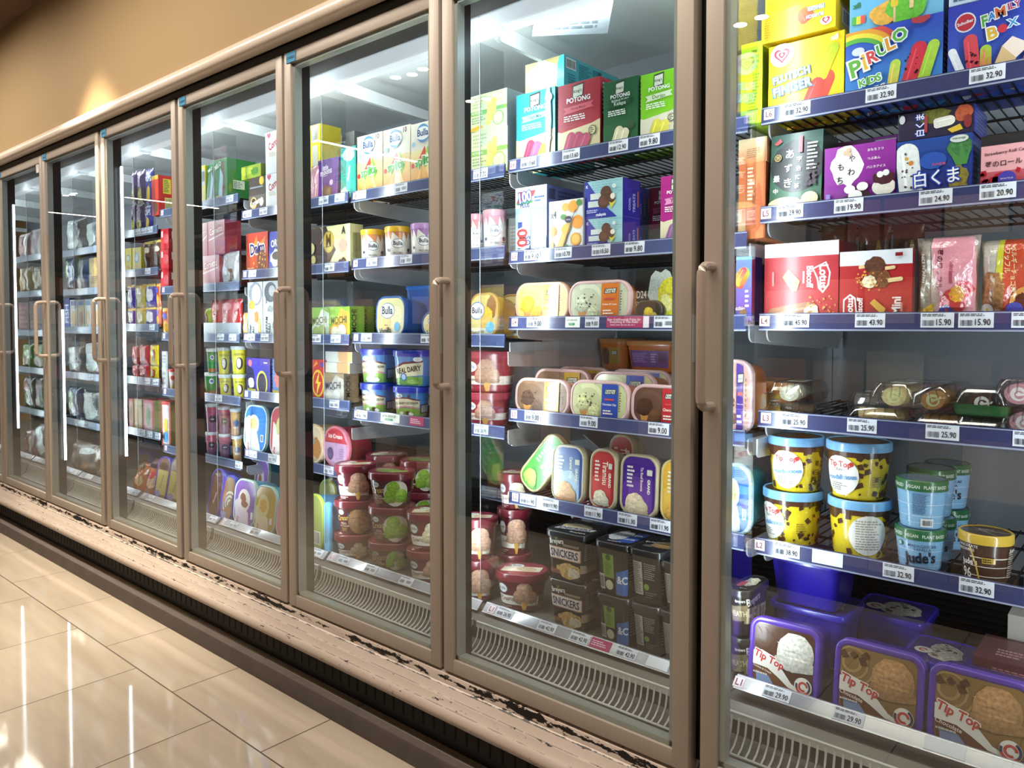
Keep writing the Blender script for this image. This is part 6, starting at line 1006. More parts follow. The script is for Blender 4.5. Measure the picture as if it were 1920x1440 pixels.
    ('tub', 'bluetub', -2.141, 2.002, 1.135, 0.171, 0.14, 0.19, 0, 0, 'ice_cream_tub', 'large blue tub behind the vanilla tub', 'tub', None),
    ('lie', 'bulla_van', -1.8441, 1.762, 1.1395, 0.181, 0.11, 0.081, 0, 0, 'ice_cream_tub', 'blue rimmed tub cut off by the door frame', 'tub', 'blue rimmed vanilla tubs'),
    ('carton', 'flashbox', -2.5102, 1.742, 0.884, 0.0842, 0.05, 0.1587, 0, 0, 'lolly_carton', 'red carton with yellow lightning badge', 'carton', None),
    ('carton', 'mochi_w', -2.409, 1.742, 0.884, 0.1238, 0.07, 0.1107, 0, 0, 'mochi_carton', 'white mochi carton with round white ices', 'carton', 'mochi cartons'),
    ('carton', 'mochi_w', -2.4419, 1.827, 0.884, 0.1142, 0.07, 0.1067, 0, 0, 'mochi_carton', 'white mochi carton in the second row', 'carton', 'mochi cartons'),
    ('carton', 'whiteorange', -2.3933, 1.747, 0.9957, 0.152, 0.12, 0.0391, 0, 0, 'ice_cream_carton', 'lower white and orange box lying on the white mochi carton', 'carton', 'white and orange boxes'),
    ('carton', 'whiteorange', -2.3921, 1.752, 1.0358, 0.1674, 0.12, 0.0407, 0, 0, 'ice_cream_carton', 'upper white and orange box lying on the stack', 'carton', 'white and orange boxes'),
    ('tub', 'dairy', -2.2225, 1.805, 0.856, 0.1169, 0.0961, 0.1087, 17.8, 0, 'ice_cream_tub', 'lower left blue dairy ice cream tub with cows', 'tub', 'blue dairy tubs'),
    ('tub', 'dairy', -2.2208, 1.8058, 0.9657, 0.1184, 0.0973, 0.1259, 17.8, 0, 'ice_cream_tub', 'upper left blue dairy ice cream tub with cows', 'tub', 'blue dairy tubs'),
    ('tub', 'dairy', -2.0357, 1.8046, 0.856, 0.116, 0.0954, 0.1075, 17.0, 0, 'ice_cream_tub', 'lower middle blue dairy ice cream tub with cows', 'tub', 'blue dairy tubs'),
    ('tub', 'dairy_big', -2.0277, 1.8145, 0.9645, 0.1365, 0.1111, 0.1259, 12.0, 0, 'ice_cream_tub', 'upper right blue dairy tub with large lettering', 'tub', 'blue dairy tubs'),
    ('tub', 'dairy', -1.8521, 1.8037, 0.856, 0.1141, 0.0939, 0.1122, 16.0, 0, 'ice_cream_tub', 'blue dairy tub at the right, cut off by the door frame', 'tub', 'blue dairy tubs'),
    ('lie', 'pinkround', -2.4036, 1.742, 0.6335, 0.156, 0.12, 0.156, 0, 0, 'ice_cream_tub', 'round pink tub on its side with red top band', 'tub', None),
    ('lie', 'creamround', -2.5543, 1.742, 0.6335, 0.136, 0.12, 0.151, 0, 0, 'ice_cream_tub', 'round cream tub on its side left of the pink tub', 'tub', None),
    ('lie', 'lidgreen', -2.4018, 1.645, 0.3395, 0.096, 0.11, 0.206, 0, 0, 'ice_cream_tub', 'green rimmed tub standing on end at the left edge of third door', 'tub', 'green rimmed tubs'),
    ('lie', 'lidblue', -2.3115, 1.635, 0.3395, 0.027, 0.11, 0.191, 0, 0, 'ice_cream_tub', 'plain pale blue tub end beside the green rimmed tub', 'tub', 'blue tub ends'),
    ('lie', 'lidgreen', -2.5145, 1.78, 0.3395, 0.096, 0.11, 0.226, 0, 0, 'ice_cream_tub', 'green rimmed tub in the second row behind the pale blue tub', 'tub', 'green rimmed tubs'),
    ('tub', 'creamy_white', -2.2348, 1.7074, 0.339, 0.1406, 0.12, 0.0889, 39.5, 0, 'ice_cream_tub', 'maroon tub at the bottom of the left stack, third door', 'tub', 'maroon and red tub stacks'),
    ('tub', 'creamy_choc', -2.2332, 1.7073, 0.4279, 0.1403, 0.1198, 0.1225, 39.5, 0, 'ice_cream_tub', 'maroon tub with tan scoop in the middle of the left stack', 'tub', 'maroon and red tub stacks'),
    ('tub', 'creamy_cone', -2.2315, 1.7072, 0.5504, 0.14, 0.1195, 0.1276, 39.4, 0, 'ice_cream_tub', 'maroon tub with cone picture on top of the left stack', 'tub', 'maroon and red tub stacks'),
    ('tub', 'creamy_green', -2.0373, 1.7116, 0.339, 0.1493, 0.127, 0.0965, 37.5, 0, 'ice_cream_tub', 'maroon tub with green scoops, bottom of the middle stack', 'tub', 'maroon and red tub stacks'),
    ('tub', 'creamy_green', -2.036, 1.7115, 0.4355, 0.149, 0.1268, 0.1219, 37.5, 0, 'ice_cream_tub', 'maroon tub with green scoops, middle of the middle stack', 'tub', 'maroon and red tub stacks'),
    ('tub', 'creamy_green', -2.0349, 1.7113, 0.5574, 0.1486, 0.1265, 0.1188, 37.5, 0, 'ice_cream_tub', 'maroon tub with green scoops, top of the middle stack', 'tub', 'maroon and red tub stacks'),
    ('tub', 'creamy_cone', -1.8413, 1.7071, 0.339, 0.14, 0.1195, 0.1061, 35.4, 0, 'ice_cream_tub', 'maroon tub at the bottom right, third door', 'tub', 'maroon and red tub stacks'),
    ('tub', 'creamy_white', -1.8405, 1.707, 0.4451, 0.1397, 0.1193, 0.1234, 35.4, 0, 'ice_cream_tub', 'maroon tub with cream band second from bottom right', 'tub', 'maroon and red tub stacks'),
    ('tub', 'creamy_white', -2.2632, 1.8766, 0.339, 0.145, 0.1236, 0.0984, 37.8, 0, 'ice_cream_tub', 'maroon tub at the bottom of the rear left stack', 'tub', 'maroon and red tub stacks'),
    ('tub', 'creamy_choc', -2.2619, 1.8764, 0.4374, 0.1447, 0.1234, 0.1289, 37.7, 0, 'ice_cream_tub', 'maroon tub in the middle of the rear left stack', 'tub', 'maroon and red tub stacks'),
    ('tub', 'creamy_cone', -2.2607, 1.8763, 0.5663, 0.1444, 0.1231, 0.1214, 37.7, 0, 'ice_cream_tub', 'maroon tub on top of the rear left stack', 'tub', 'maroon and red tub stacks'),
    ('tub', 'creamy_green', -2.0641, 1.8793, 0.339, 0.1508, 0.1282, 0.1107, 35.8, 0, 'ice_cream_tub', 'maroon tub at the bottom of the rear right stack', 'tub', 'maroon and red tub stacks'),
    ('tub', 'creamy_green', -2.0632, 1.8792, 0.4497, 0.1505, 0.128, 0.1285, 35.8, 0, 'ice_cream_tub', 'maroon tub with green scoops in the middle of the rear right stack', 'tub', 'maroon and red tub stacks'),
    ('tub', 'creamy_green', -2.0624, 1.8791, 0.5782, 0.1502, 0.1278, 0.1113, 35.7, 0, 'ice_cream_tub', 'maroon tub with green scoops on top of the rear right stack', 'tub', 'maroon and red tub stacks'),
    ('carton', 'milo', -3.3318, 1.742, 1.729, 0.0833, 0.05, 0.1842, 0, -3, 'ice_cream_carton', 'left green malt drink carton', 'carton', 'green malt drink cartons'),
    ('carton', 'milo', -3.2398, 1.742, 1.729, 0.1158, 0.14, 0.1903, 0, 0, 'ice_cream_carton', 'right green malt drink carton with broad green side', 'carton', 'green malt drink cartons'),
    ('carton', 'yellowthin', -3.4013, 1.742, 1.729, 0.0511, 0.1, 0.1828, 0, 0, 'ice_cream_carton', 'yellow carton left of the green malt cartons', 'carton', None),
    ('carton', 'cornbrown', -2.9379, 1.742, 1.649, 0.1265, 0.1, 0.1522, 0, 0, 'ice_cream_carton', 'dark cone carton under the lime carton', 'carton', None),
    ('carton', 'limeside', -2.9831, 1.742, 1.8022, 0.155, 0.1, 0.055, 0, 0, 'ice_cream_carton', 'lime and black carton lying on the dark cone carton', 'carton', None),
    ('carton', 'cornwhite', -2.8061, 1.742, 1.649, 0.1281, 0.1, 0.152, 0, 0, 'ice_cream_carton', 'lower white cone carton', 'carton', 'white cone cartons'),
    ('carton', 'cornwhite', -2.8036, 1.742, 1.802, 0.1294, 0.1, 0.1706, 0, 0, 'ice_cream_carton', 'upper white cone carton', 'carton', 'white cone cartons'),
    ('carton', 'pinkcorn', -3.3388, 1.742, 1.352, 0.1555, 0.08, 0.1436, 0, 0, 'ice_cream_carton', 'lower pink cone carton left of the silver pouch', 'carton', 'pink cone cartons'),
    ('carton', 'pinkcorn', -3.3935, 1.742, 1.4966, 0.0584, 0.08, 0.1515, 0, 0, 'ice_cream_carton', 'narrow red cone carton at the upper left of fourth door', 'carton', 'pink cone cartons'),
    ('carton', 'pinkcorn', -3.285, 1.742, 1.4966, 0.1501, 0.08, 0.1532, 0, 0, 'ice_cream_carton', 'upper pink cone carton stacked over the lower one', 'carton', 'pink cone cartons'),
    ('bag', 'silver', -3.1947, 1.742, 1.352, 0.1317, 0.05, 0.1535, 0, 0, 'ice_cream_pouch', 'silver pouch beside the lower pink cone carton', 'pouch', None),
    ('carton', 'redbox', -3.4475, 1.912, 1.352, 0.15, 0.12, 0.16, 0, 0, 'ice_cream_carton', 'red carton behind the silver pouch', 'carton', None),
    ('carton', 'redsmall', -3.3462, 1.827, 1.5299, 0.1641, 0.08, 0.0612, 0, 0, 'ice_cream_carton', 'small red carton lying above the silver pouch', 'carton', None),
    ('carton', 'daim', -2.9422, 1.742, 1.396, 0.1699, 0.06, 0.1723, 0, 0, 'ice_cream_carton', 'orange-red caramel carton with blue lettering', 'carton', None),
    ('carton', 'oreo', -2.8016, 1.742, 1.396, 0.1108, 0.06, 0.1684, 0, -2, 'ice_cream_carton', 'blue cookie ice cream carton beside the orange-red one', 'carton', None),
    ('carton', 'whitetop', -3.4219, 1.922, 1.545, 0.1, 0.12, 0.06, 0, 0, 'ice_cream_carton', 'white box end high behind the red cartons', 'carton', None),
    ('bag', 'greenbag', -3.4073, 1.754, 1.125, 0.0662, 0.03, 0.133, 0, 0, 'frozen_food_bag', 'green and yellow bag at left end of the clear tray', 'bag', None),
    ('bag', 'kitkatbag', -3.3316, 1.754, 1.125, 0.0939, 0.03, 0.1656, 0, 0, 'frozen_food_bag', 'leaning red wafer bag in the clear tray, left one', 'bag', 'red wafer bags'),
    ('bag', 'kitkatbag', -3.2314, 1.754, 1.125, 0.1061, 0.03, 0.1702, 0, 0, 'frozen_food_bag', 'red wafer bag upright in the clear tray, middle one', 'bag', 'red wafer bags'),
    ('bag', 'kitkatbag', -3.1403, 1.754, 1.125, 0.0607, 0.03, 0.1697, 0, 0, 'frozen_food_bag', 'red wafer bag at the right end of the clear tray', 'bag', 'red wafer bags'),
    ('carton', 'plastictray', -3.2514, 1.742, 1.125, 0.3392, 0.006, 0.0627, 0, 0, 'plastic_tray', 'pale plastic tray front before the red wafer bags', 'tray', None),
    ('carton', 'tsujiri', -2.9634, 1.742, 1.128, 0.1186, 0.06, 0.233, 0, 0, 'ice_cream_carton', 'white carton with grey swirl, left of two tall ones', 'carton', None),
    ('carton', 'catbox', -2.8415, 1.742, 1.128, 0.1179, 0.06, 0.2332, 0, 0, 'ice_cream_carton', 'white carton with grey swirl, right of two tall ones', 'carton', None),
    ('bag', 'orangethin', -3.049, 1.742, 1.128, 0.045, 0.02, 0.1028, 0, 0, 'frozen_food_bag', 'thin orange bag left of the tall white cartons', 'bag', None),
    ('cup', 'cup_green', -3.4052, 1.7733, 0.851, 0.0626, 0.0626, 0.1044, 62.5, 0, 'ice_cream_cup', 'green cup with clear lid, lower row', 'cup', 'clear-lidded cups'),
    ('cup', 'cup_green', -3.382, 1.7658, 0.9554, 0.0475, 0.0475, 0.1141, 62.4, 0, 'ice_cream_cup', 'green cup with clear lid, upper row', 'cup', 'clear-lidded cups'),
    ('cup', 'cup_yellow', -3.2683, 1.7707, 0.851, 0.0574, 0.0574, 0.102, 61.5, 0, 'ice_cream_cup', 'left yellow cup with clear lid, lower row', 'cup', 'clear-lidded cups'),
    ('cup', 'cup_yellow', -3.2799, 1.7707, 0.953, 0.0573, 0.0573, 0.1236, 61.6, 0, 'ice_cream_cup', 'left yellow cup with clear lid, upper row', 'cup', 'clear-lidded cups'),
    ('cup', 'cup_yellow', -3.1473, 1.7721, 0.851, 0.0601, 0.0601, 0.1073, 60.6, 0, 'ice_cream_cup', 'right yellow cup with clear lid, lower row', 'cup', 'clear-lidded cups'),
    ('cup', 'cup_yellow', -3.1569, 1.7765, 0.9583, 0.069, 0.069, 0.1257, 60.6, 0, 'ice_cream_cup', 'right yellow cup with clear lid, upper row', 'cup', 'clear-lidded cups'),
    ('carton', 'batpack', -2.9439, 1.742, 0.884, 0.1868, 0.06, 0.1514, 0, 0, 'lolly_carton', 'purple and blue carton with yellow oval badge', 'carton', None),
    ('carton', 'bluepack', -2.7947, 1.742, 0.884, 0.0779, 0.06, 0.1526, 0, 0, 'lolly_carton', 'pale blue carton beside the purple badge carton', 'carton', None),
    ('cup', 'acai', -3.4003, 1.7675, 0.569, 0.0509, 0.0509, 0.1086, 62.5, 0, 'ice_cream_cup', 'berry cup at the left, lower row of clear-lidded cups', 'cup', 'clear-lidded fruit cups'),
    ('cup', 'acai', -3.396, 1.77, 0.6776, 0.0561, 0.0561, 0.1319, 62.4, 0, 'ice_cream_cup', 'berry cup at the left, upper row of clear-lidded cups', 'cup', 'clear-lidded fruit cups'),
    ('cup', 'acai', -3.2765, 1.7663, 0.569, 0.0487, 0.0487, 0.112, 61.6, 0, 'ice_cream_cup', 'berry cup in the middle, lower row of clear-lidded cups', 'cup', 'clear-lidded fruit cups'),
    ('cup', 'acai', -3.2797, 1.7676, 0.681, 0.0512, 0.0512, 0.1243, 61.6, 0, 'ice_cream_cup', 'berry cup in the middle, upper row of clear-lidded cups', 'cup', 'clear-lidded fruit cups'),
    ('cup', 'acai_o', -3.161, 1.7646, 0.569, 0.0453, 0.0453, 0.1143, 60.8, 0, 'ice_cream_cup', 'orange fruit cup, lower row of clear-lidded cups', 'cup', 'clear-lidded fruit cups'),
    ('cup', 'acai_o', -3.1746, 1.7656, 0.6833, 0.0472, 0.0472, 0.1202, 60.9, 0, 'ice_cream_cup', 'orange fruit cup, upper row of clear-lidded cups', 'cup', 'clear-lidded fruit cups'),
    ('lie', 'lid_aice', -2.9871, 1.742, 0.6335, 0.1731, 0.14, 0.1947, 0, -4, 'ice_cream_tub', 'blue tub standing on end with pale swoosh', 'tub', None),
    ('lie', 'lid_aicer', -2.7923, 1.742, 0.6335, 0.1437, 0.1, 0.2028, 0, -4, 'ice_cream_tub', 'red tub standing on end beside the blue one', 'tub', None),
    ('lie', 'brownviennetta', -3.1746, 1.645, 0.3355, 0.0959, 0.1, 0.2086, 0, -10, 'ice_cream_tub', 'brown chocolate tub with blue rim on bottom shelf', 'tub', None),
    ('lie', 'zigviennetta', -3.0663, 1.645, 0.3355, 0.094, 0.1, 0.1917, 0, -10, 'ice_cream_tub', 'zigzag chocolate tub with blue rim on bottom shelf', 'tub', None),
    ('lie', 'lid_aicep', -2.9154, 1.645, 0.3395, 0.1658, 0.12, 0.19, 0, -6, 'ice_cream_tub', 'purple tub with chocolate ice picture on bottom shelf', 'tub', 'purple tubs standing on end'),
    ('lie', 'lid_aicey', -2.7609, 1.645, 0.3395, 0.1537, 0.12, 0.1849, 0, -6, 'ice_cream_tub', 'yellow tub with mango ice picture on bottom shelf', 'tub', None),
    ('lie', 'lid_aicepk', -2.6077, 1.645, 0.3395, 0.1256, 0.12, 0.1666, 0, -6, 'ice_cream_tub', 'pink tub half hidden by the door frame on bottom shelf', 'tub', None),
    ('lie', 'lid_aicep', -3.0641, 1.805, 0.3395, 0.106, 0.12, 0.241, 0, -6, 'ice_cream_tub', 'purple tub in the second row of the bottom shelf', 'tub', 'purple tubs standing on end'),
    ('lie', 'lidblue', -3.177, 1.945, 0.3395, 0.111, 0.12, 0.261, 0, 0, 'ice_cream_tub', 'blue tub in the second row of the bottom shelf', 'tub', 'blue tub ends'),
    ('bag', 'wafferbag', -4.1625, 1.742, 1.658, 0.0558, 0.02, 0.1526, 0, 0, 'frozen_food_bag', 'purple sweet bag at the left, lower row on the top shelf', 'bag', 'sweet bags on the top shelf'),
    ('bag', 'wafferbag', -4.1477, 1.742, 1.8116, 0.0555, 0.02, 0.1727, 0, 0, 'frozen_food_bag', 'purple sweet bag at the left, upper row on the top shelf', 'bag', 'sweet bags on the top shelf'),
    ('bag', 'wafferbag', -4.0821, 1.742, 1.658, 0.0893, 0.02, 0.1436, 0, 0, 'frozen_food_bag', 'purple sweet bag in the middle, lower row on the top shelf', 'bag', 'sweet bags on the top shelf'),
    ('bag', 'wafferbag', -4.0675, 1.742, 1.8026, 0.0888, 0.02, 0.1785, 0, 0, 'frozen_food_bag', 'purple sweet bag in the middle, upper row on the top shelf', 'bag', 'sweet bags on the top shelf'),
    ('bag', 'topasbag', -3.9828, 1.742, 1.658, 0.0865, 0.02, 0.1309, 0, 0, 'frozen_food_bag', 'dark blue sweet bag at the right, lower row on the top shelf', 'bag', 'sweet bags on the top shelf'),
    ('bag', 'topasbag', -3.9686, 1.742, 1.7899, 0.0859, 0.02, 0.183, 0, 0, 'frozen_food_bag', 'dark blue sweet bag at the right, upper row on the top shelf', 'bag', 'sweet bags on the top shelf'),
    ('carton', 'redcarton', -3.8935, 1.742, 1.729, 0.075, 0.16, 0.2, 0, 0, 'ice_cream_carton', 'lower tall red carton standing behind the rail', 'carton', None),
    ('carton', 'yellowbox', -4.2221, 1.742, 1.452, 0.0774, 0.03, 0.1337, 0, 0, 'ice_cream_carton', 'yellow carton with blue dot, left of two', 'carton', 'yellow cartons with blue dot'),
    ('carton', 'yellowbox', -4.118, 1.742, 1.452, 0.1063, 0.03, 0.1314, 0, 0, 'ice_cream_carton', 'yellow carton with blue dot, right of two', 'carton', 'yellow cartons with blue dot'),
    ('bag', 'chocbag', -3.9991, 1.742, 1.452, 0.106, 0.03, 0.1556, 0, 0, 'frozen_food_bag', 'brown chocolate bag with yellow top, left of two', 'bag', 'brown chocolate bags'),
    ('bag', 'chocbag', -3.8873, 1.742, 1.452, 0.1021, 0.03, 0.1574, 0, 0, 'frozen_food_bag', 'brown chocolate bag with yellow top, right of two', 'bag', 'brown chocolate bags'),
    ('carton', 'kkred', -3.8024, 1.742, 1.352, 0.085, 0.15, 0.1, 0, 0, 'ice_cream_carton', 'lowest red wafer carton of three stacked', 'carton', 'stacked red wafer cartons'),
    ('carton', 'kkred', -3.7988, 1.742, 1.453, 0.085, 0.15, 0.1, 0, 0, 'ice_cream_carton', 'middle red wafer carton of three stacked', 'carton', 'stacked red wafer cartons'),
    ('carton', 'kkred', -3.7952, 1.742, 1.554, 0.085, 0.15, 0.1, 0, 0, 'ice_cream_carton', 'top red wafer carton of three stacked', 'carton', 'stacked red wafer cartons'),
    ('bag', 'bag_r', -3.7982, 1.742, 1.125, 0.0922, 0.02, 0.137, 0, 0, 'frozen_food_bag', 'orange bag with blue badge below the three red wafer cartons', 'bag', 'small snack bags'),
    ('bag', 'bag_p', -4.2085, 1.742, 1.168, 0.0895, 0.02, 0.0963, 0, 0, 'frozen_food_bag', 'dark purple bag, lower row, fifth nearest door', 'bag', 'small snack bags'),
    ('bag', 'bag_p', -4.2095, 1.742, 1.2653, 0.0853, 0.02, 0.1256, 0, 0, 'frozen_food_bag', 'dark purple bag, upper row, fifth nearest door', 'bag', 'small snack bags'),
    ('bag', 'bag_y', -4.0948, 1.742, 1.168, 0.1136, 0.02, 0.0983, 0, 0, 'frozen_food_bag', 'cream bag, lower row, fifth nearest door', 'bag', 'small snack bags'),
    ('bag', 'bag_y', -4.0959, 1.742, 1.2673, 0.1096, 0.02, 0.1228, 0, 0, 'frozen_food_bag', 'cream bag, upper row, fifth nearest door', 'bag', 'small snack bags'),
    ('bag', 'bag_p', -3.9757, 1.742, 1.168, 0.1243, 0.02, 0.1001, 0, 0, 'frozen_food_bag', 'purple bag with white picture, lower row, fifth nearest door', 'bag', 'small snack bags'),
    ('bag', 'bag_p', -3.9769, 1.742, 1.2691, 0.1205, 0.02, 0.1196, 0, 0, 'frozen_food_bag', 'purple bag with white picture, upper row, fifth nearest door', 'bag', 'small snack bags'),
    ('bag', 'bag_r', -3.8823, 1.742, 1.168, 0.0475, 0.02, 0.1015, 0, 0, 'frozen_food_bag', 'narrow orange bag with blue badge, lower row, fifth nearest door', 'bag', 'small snack bags'),
    ('bag', 'bag_r', -3.8837, 1.742, 1.2705, 0.0438, 0.02, 0.1161, 0, 0, 'frozen_food_bag', 'narrow orange bag with blue badge, upper row, fifth nearest door', 'bag', 'small snack bags'),
    ('bag', 'bag_red', -4.1716, 1.742, 0.893, 0.0725, 0.02, 0.0712, 0, 0, 'frozen_food_bag', 'left red bag, lower row, fifth nearest door', 'bag', 'red and yellow bags'),
    ('bag', 'bag_red', -4.1676, 1.742, 0.9652, 0.0724, 0.02, 0.1011, 0, 0, 'frozen_food_bag', 'left red bag, upper row, fifth nearest door', 'bag', 'red and yellow bags'),
    ('bag', 'bag_red', -4.0669, 1.742, 0.893, 0.1207, 0.02, 0.0766, 0, 0, 'frozen_food_bag', 'right red bag, lower row, fifth nearest door', 'bag', 'red and yellow bags'),
    ('bag', 'bag_red', -4.0631, 1.742, 0.9706, 0.1204, 0.02, 0.1023, 0, 0, 'frozen_food_bag', 'right red bag, upper row, fifth nearest door', 'bag', 'red and yellow bags'),
    ('bag', 'bag_yel', -3.9505, 1.742, 0.893, 0.0974, 0.02, 0.0742, 0, 0, 'frozen_food_bag', 'yellow bag, lower row, fifth nearest door', 'bag', 'red and yellow bags'),
    ('bag', 'bag_yel', -3.9467, 1.742, 0.9682, 0.0972, 0.02, 0.1069, 0, 0, 'frozen_food_bag', 'yellow bag, upper row, fifth nearest door', 'bag', 'red and yellow bags'),
    ('carton', 'whitecard', -3.8151, 1.742, 0.851, 0.0644, 0.03, 0.1175, 0, 0, 'ice_cream_carton', 'lower white card box left of the small cone cup', 'carton', 'white card boxes'),
    ('carton', 'whitecard', -3.8125, 1.742, 0.9695, 0.0643, 0.03, 0.0754, 0, 0, 'ice_cream_carton', 'upper white card box left of the small cone cup', 'carton', 'white card boxes'),
    ('cup', 'drumcone', -3.7716, 1.7598, 0.851, 0.0356, 0.0356, 0.1082, 64.9, 0, 'ice_cream_cup', 'small red and white ice cream cone cup', 'cup', None),
    ('carton', 'tallpink', -4.2192, 1.742, 0.621, 0.0574, 0.1, 0.1615, 0, 0, 'ice_cream_carton', 'narrow pink carton standing on end, first from left', 'carton', 'cartons standing on end'),
    ('carton', 'tallyel', -4.1326, 1.742, 0.621, 0.0916, 0.1, 0.1642, 0, 0, 'ice_cream_carton', 'cream carton standing on end', 'carton', 'cartons standing on end'),
    ('carton', 'tallpink', -4.0101, 1.742, 0.621, 0.1224, 0.1, 0.1676, 0, 0, 'ice_cream_carton', 'pink carton with picture standing on end', 'carton', 'cartons standing on end'),
    ('carton', 'tallred', -3.8122, 1.742, 0.569, 0.0966, 0.1, 0.2249, 0, 0, 'ice_cream_carton', 'red edged carton with blue picture standing on end', 'carton', 'cartons standing on end'),
    ('bag', 'sweetbag', -3.9644, 1.645, 0.333, 0.1194, 0.06, 0.1532, 0, -18, 'frozen_food_bag', 'orange sweet bag at left on bottom shelf, fifth nearest door', 'bag', 'orange sweet bags'),
    ('bag', 'sweetbag', -3.8341, 1.645, 0.333, 0.1399, 0.06, 0.1837, 0, -18, 'frozen_food_bag', 'orange sweet bag at right on bottom shelf, fifth nearest door', 'bag', 'orange sweet bags'),
    ('lie', 'vienblue', -3.6884, 1.645, 0.3355, 0.1274, 0.1, 0.2015, 0, -10, 'ice_cream_tub', 'brown tub with blue rim on bottom shelf, fifth nearest door', 'tub', 'blue rimmed tubs on the bottom shelf'),
    ('lie', 'vienblue', -3.5491, 1.645, 0.3355, 0.1473, 0.1, 0.2123, 0, -10, 'ice_cream_tub', 'cream tub with blue rim on bottom shelf, fifth nearest door', 'tub', 'blue rimmed tubs on the bottom shelf'),
    ('bag', 'clearbag', -4.9881, 1.742, 1.609, 0.3077, 0.05, 0.2008, 0, 0, 'frozen_food_bag', 'shiny clear bag leaning on the top shelf, second door from left', 'bag', 'clear food bags'),
    ('bag', 'clearbag', -4.72, 1.742, 1.609, 0.2027, 0.05, 0.164, 0, 0, 'frozen_food_bag', 'dark clear bag right of the shiny leaning bag', 'bag', 'clear food bags'),
    ('bag', 'bluebag', -5.0774, 1.742, 1.375, 0.1916, 0.05, 0.2201, 0, 0, 'frozen_food_bag', 'blue and green frozen food bag, left of two', 'bag', 'blue food bags'),
    ('bag', 'bluebag', -4.8731, 1.742, 1.375, 0.1988, 0.05, 0.2041, 0, 0, 'frozen_food_bag', 'blue and green frozen food bag, right of two', 'bag', 'blue food bags'),
    ('carton', 'yellowcart', -4.6817, 1.742, 1.375, 0.1495, 0.05, 0.1874, 0, 0, 'frozen_food_carton', 'yellow frozen food carton beside the blue bags', 'carton', None),
    ('carton', 'bluecart', -5.1138, 1.742, 1.151, 0.0873, 0.05, 0.1891, 0, 0, 'frozen_food_carton', 'narrow blue carton with white lettering', 'carton', None),
    ('carton', 'whitecart', -5.0047, 1.742, 1.151, 0.1129, 0.05, 0.178, 0, 0, 'frozen_food_carton', 'white fish carton next to the narrow blue carton', 'carton', 'fish cartons'),
    ('carton', 'creamcart', -4.8912, 1.742, 1.151, 0.0956, 0.05, 0.1754, 0, 0, 'frozen_food_carton', 'cream fish carton in the middle of the row', 'carton', 'fish cartons'),
    ('carton', 'whitecart', -4.7879, 1.742, 1.151, 0.0927, 0.05, 0.1775, 0, 0, 'frozen_food_carton', 'white fish carton right of the cream carton', 'carton', 'fish cartons'),
    ('carton', 'whitecart', -4.6645, 1.742, 1.151, 0.1362, 0.05, 0.1796, 0, 0, 'frozen_food_carton', 'white fish carton at the right end of the row', 'carton', 'fish cartons'),
    ('bag', 'clearbag', -5.0278, 1.742, 0.881, 0.2608, 0.05, 0.1712, 0, 0, 'frozen_food_bag', 'clear silver bag left of the tall silver bag', 'bag', 'clear food bags'),
    ('bag', 'clearbag', -4.7425, 1.742, 0.881, 0.2705, 0.05, 0.2043, 0, 0, 'frozen_food_bag', 'tall silver bag beside the door handle', 'bag', 'clear food bags'),
    ('bag', 'bluebag', -5.0541, 1.742, 0.6, 0.2058, 0.05, 0.2008, 0, 0, 'frozen_food_bag', 'blue bag on the lower shelf, second door from left', 'bag', 'blue food bags'),
    ('bag', 'clearbag', -4.7687, 1.742, 0.6, 0.3393, 0.05, 0.1902, 0, 0, 'frozen_food_bag', 'clear peaked bag on the lower shelf, second door from left', 'bag', 'clear food bags'),
    ('bag', 'clearbox', -4.7065, 1.645, 0.335, 0.333, 0.1, 0.1657, 0, 0, 'frozen_food_bag', 'clear wrapped block on the bottom, left half', 'bag', 'clear wrapped blocks'),
    ('bag', 'clearbox', -4.4132, 1.645, 0.335, 0.2312, 0.1, 0.1714, 0, 0, 'frozen_food_bag', 'clear wrapped block on the bottom, right half', 'bag', 'clear wrapped blocks'),
    ('bag', 'pinkclear', -5.9089, 1.742, 1.62, 0.2032, 0.05, 0.1753, 0, 0, 'frozen_food_bag', 'pinkish clear bag on the top shelf, leftmost door', 'bag', 'pinkish clear bags'),
    ('bag', 'pinkclear', -5.6565, 1.742, 1.62, 0.2631, 0.05, 0.1878, 0, 0, 'frozen_food_bag', 'clear bag with bright fold, leftmost door', 'bag', 'pinkish clear bags'),
    ('bag', 'goldbag', -5.8939, 1.742, 1.386, 0.2384, 0.05, 0.1866, 0, 0, 'frozen_food_bag', 'gold brown bag, left of two in leftmost door', 'bag', 'gold brown bags'),
    ('bag', 'goldbag', -5.6437, 1.742, 1.386, 0.2375, 0.05, 0.1842, 0, 0, 'frozen_food_bag', 'gold brown bag, right of two in leftmost door', 'bag', 'gold brown bags'),
    ('carton', 'brownbox', -5.9059, 1.742, 1.128, 0.1976, 0.05, 0.2005, 0, 0, 'frozen_food_carton', 'dark brown carton, left of two in leftmost door', 'carton', 'dark brown cartons'),
    ('carton', 'brownbox', -5.657, 1.742, 1.128, 0.264, 0.05, 0.2064, 0, 0, 'frozen_food_carton', 'dark brown carton, right of two in leftmost door', 'carton', 'dark brown cartons'),
    ('bag', 'vegbag', -5.8894, 1.742, 0.882, 0.2181, 0.05, 0.1706, 0, 0, 'frozen_food_bag', 'green vegetable bag, left of two in leftmost door', 'bag', 'green vegetable bags'),
    ('bag', 'vegbag', -5.6395, 1.742, 0.882, 0.2521, 0.05, 0.1792, 0, 0, 'frozen_food_bag', 'green vegetable bag, right of two in leftmost door', 'bag', 'green vegetable bags'),
    ('bag', 'potatobag', -5.8758, 1.742, 0.609, 0.2266, 0.05, 0.2142, 0, 0, 'frozen_food_bag', 'brown and green food bag, left of two in leftmost door', 'bag', 'brown and green food bags'),
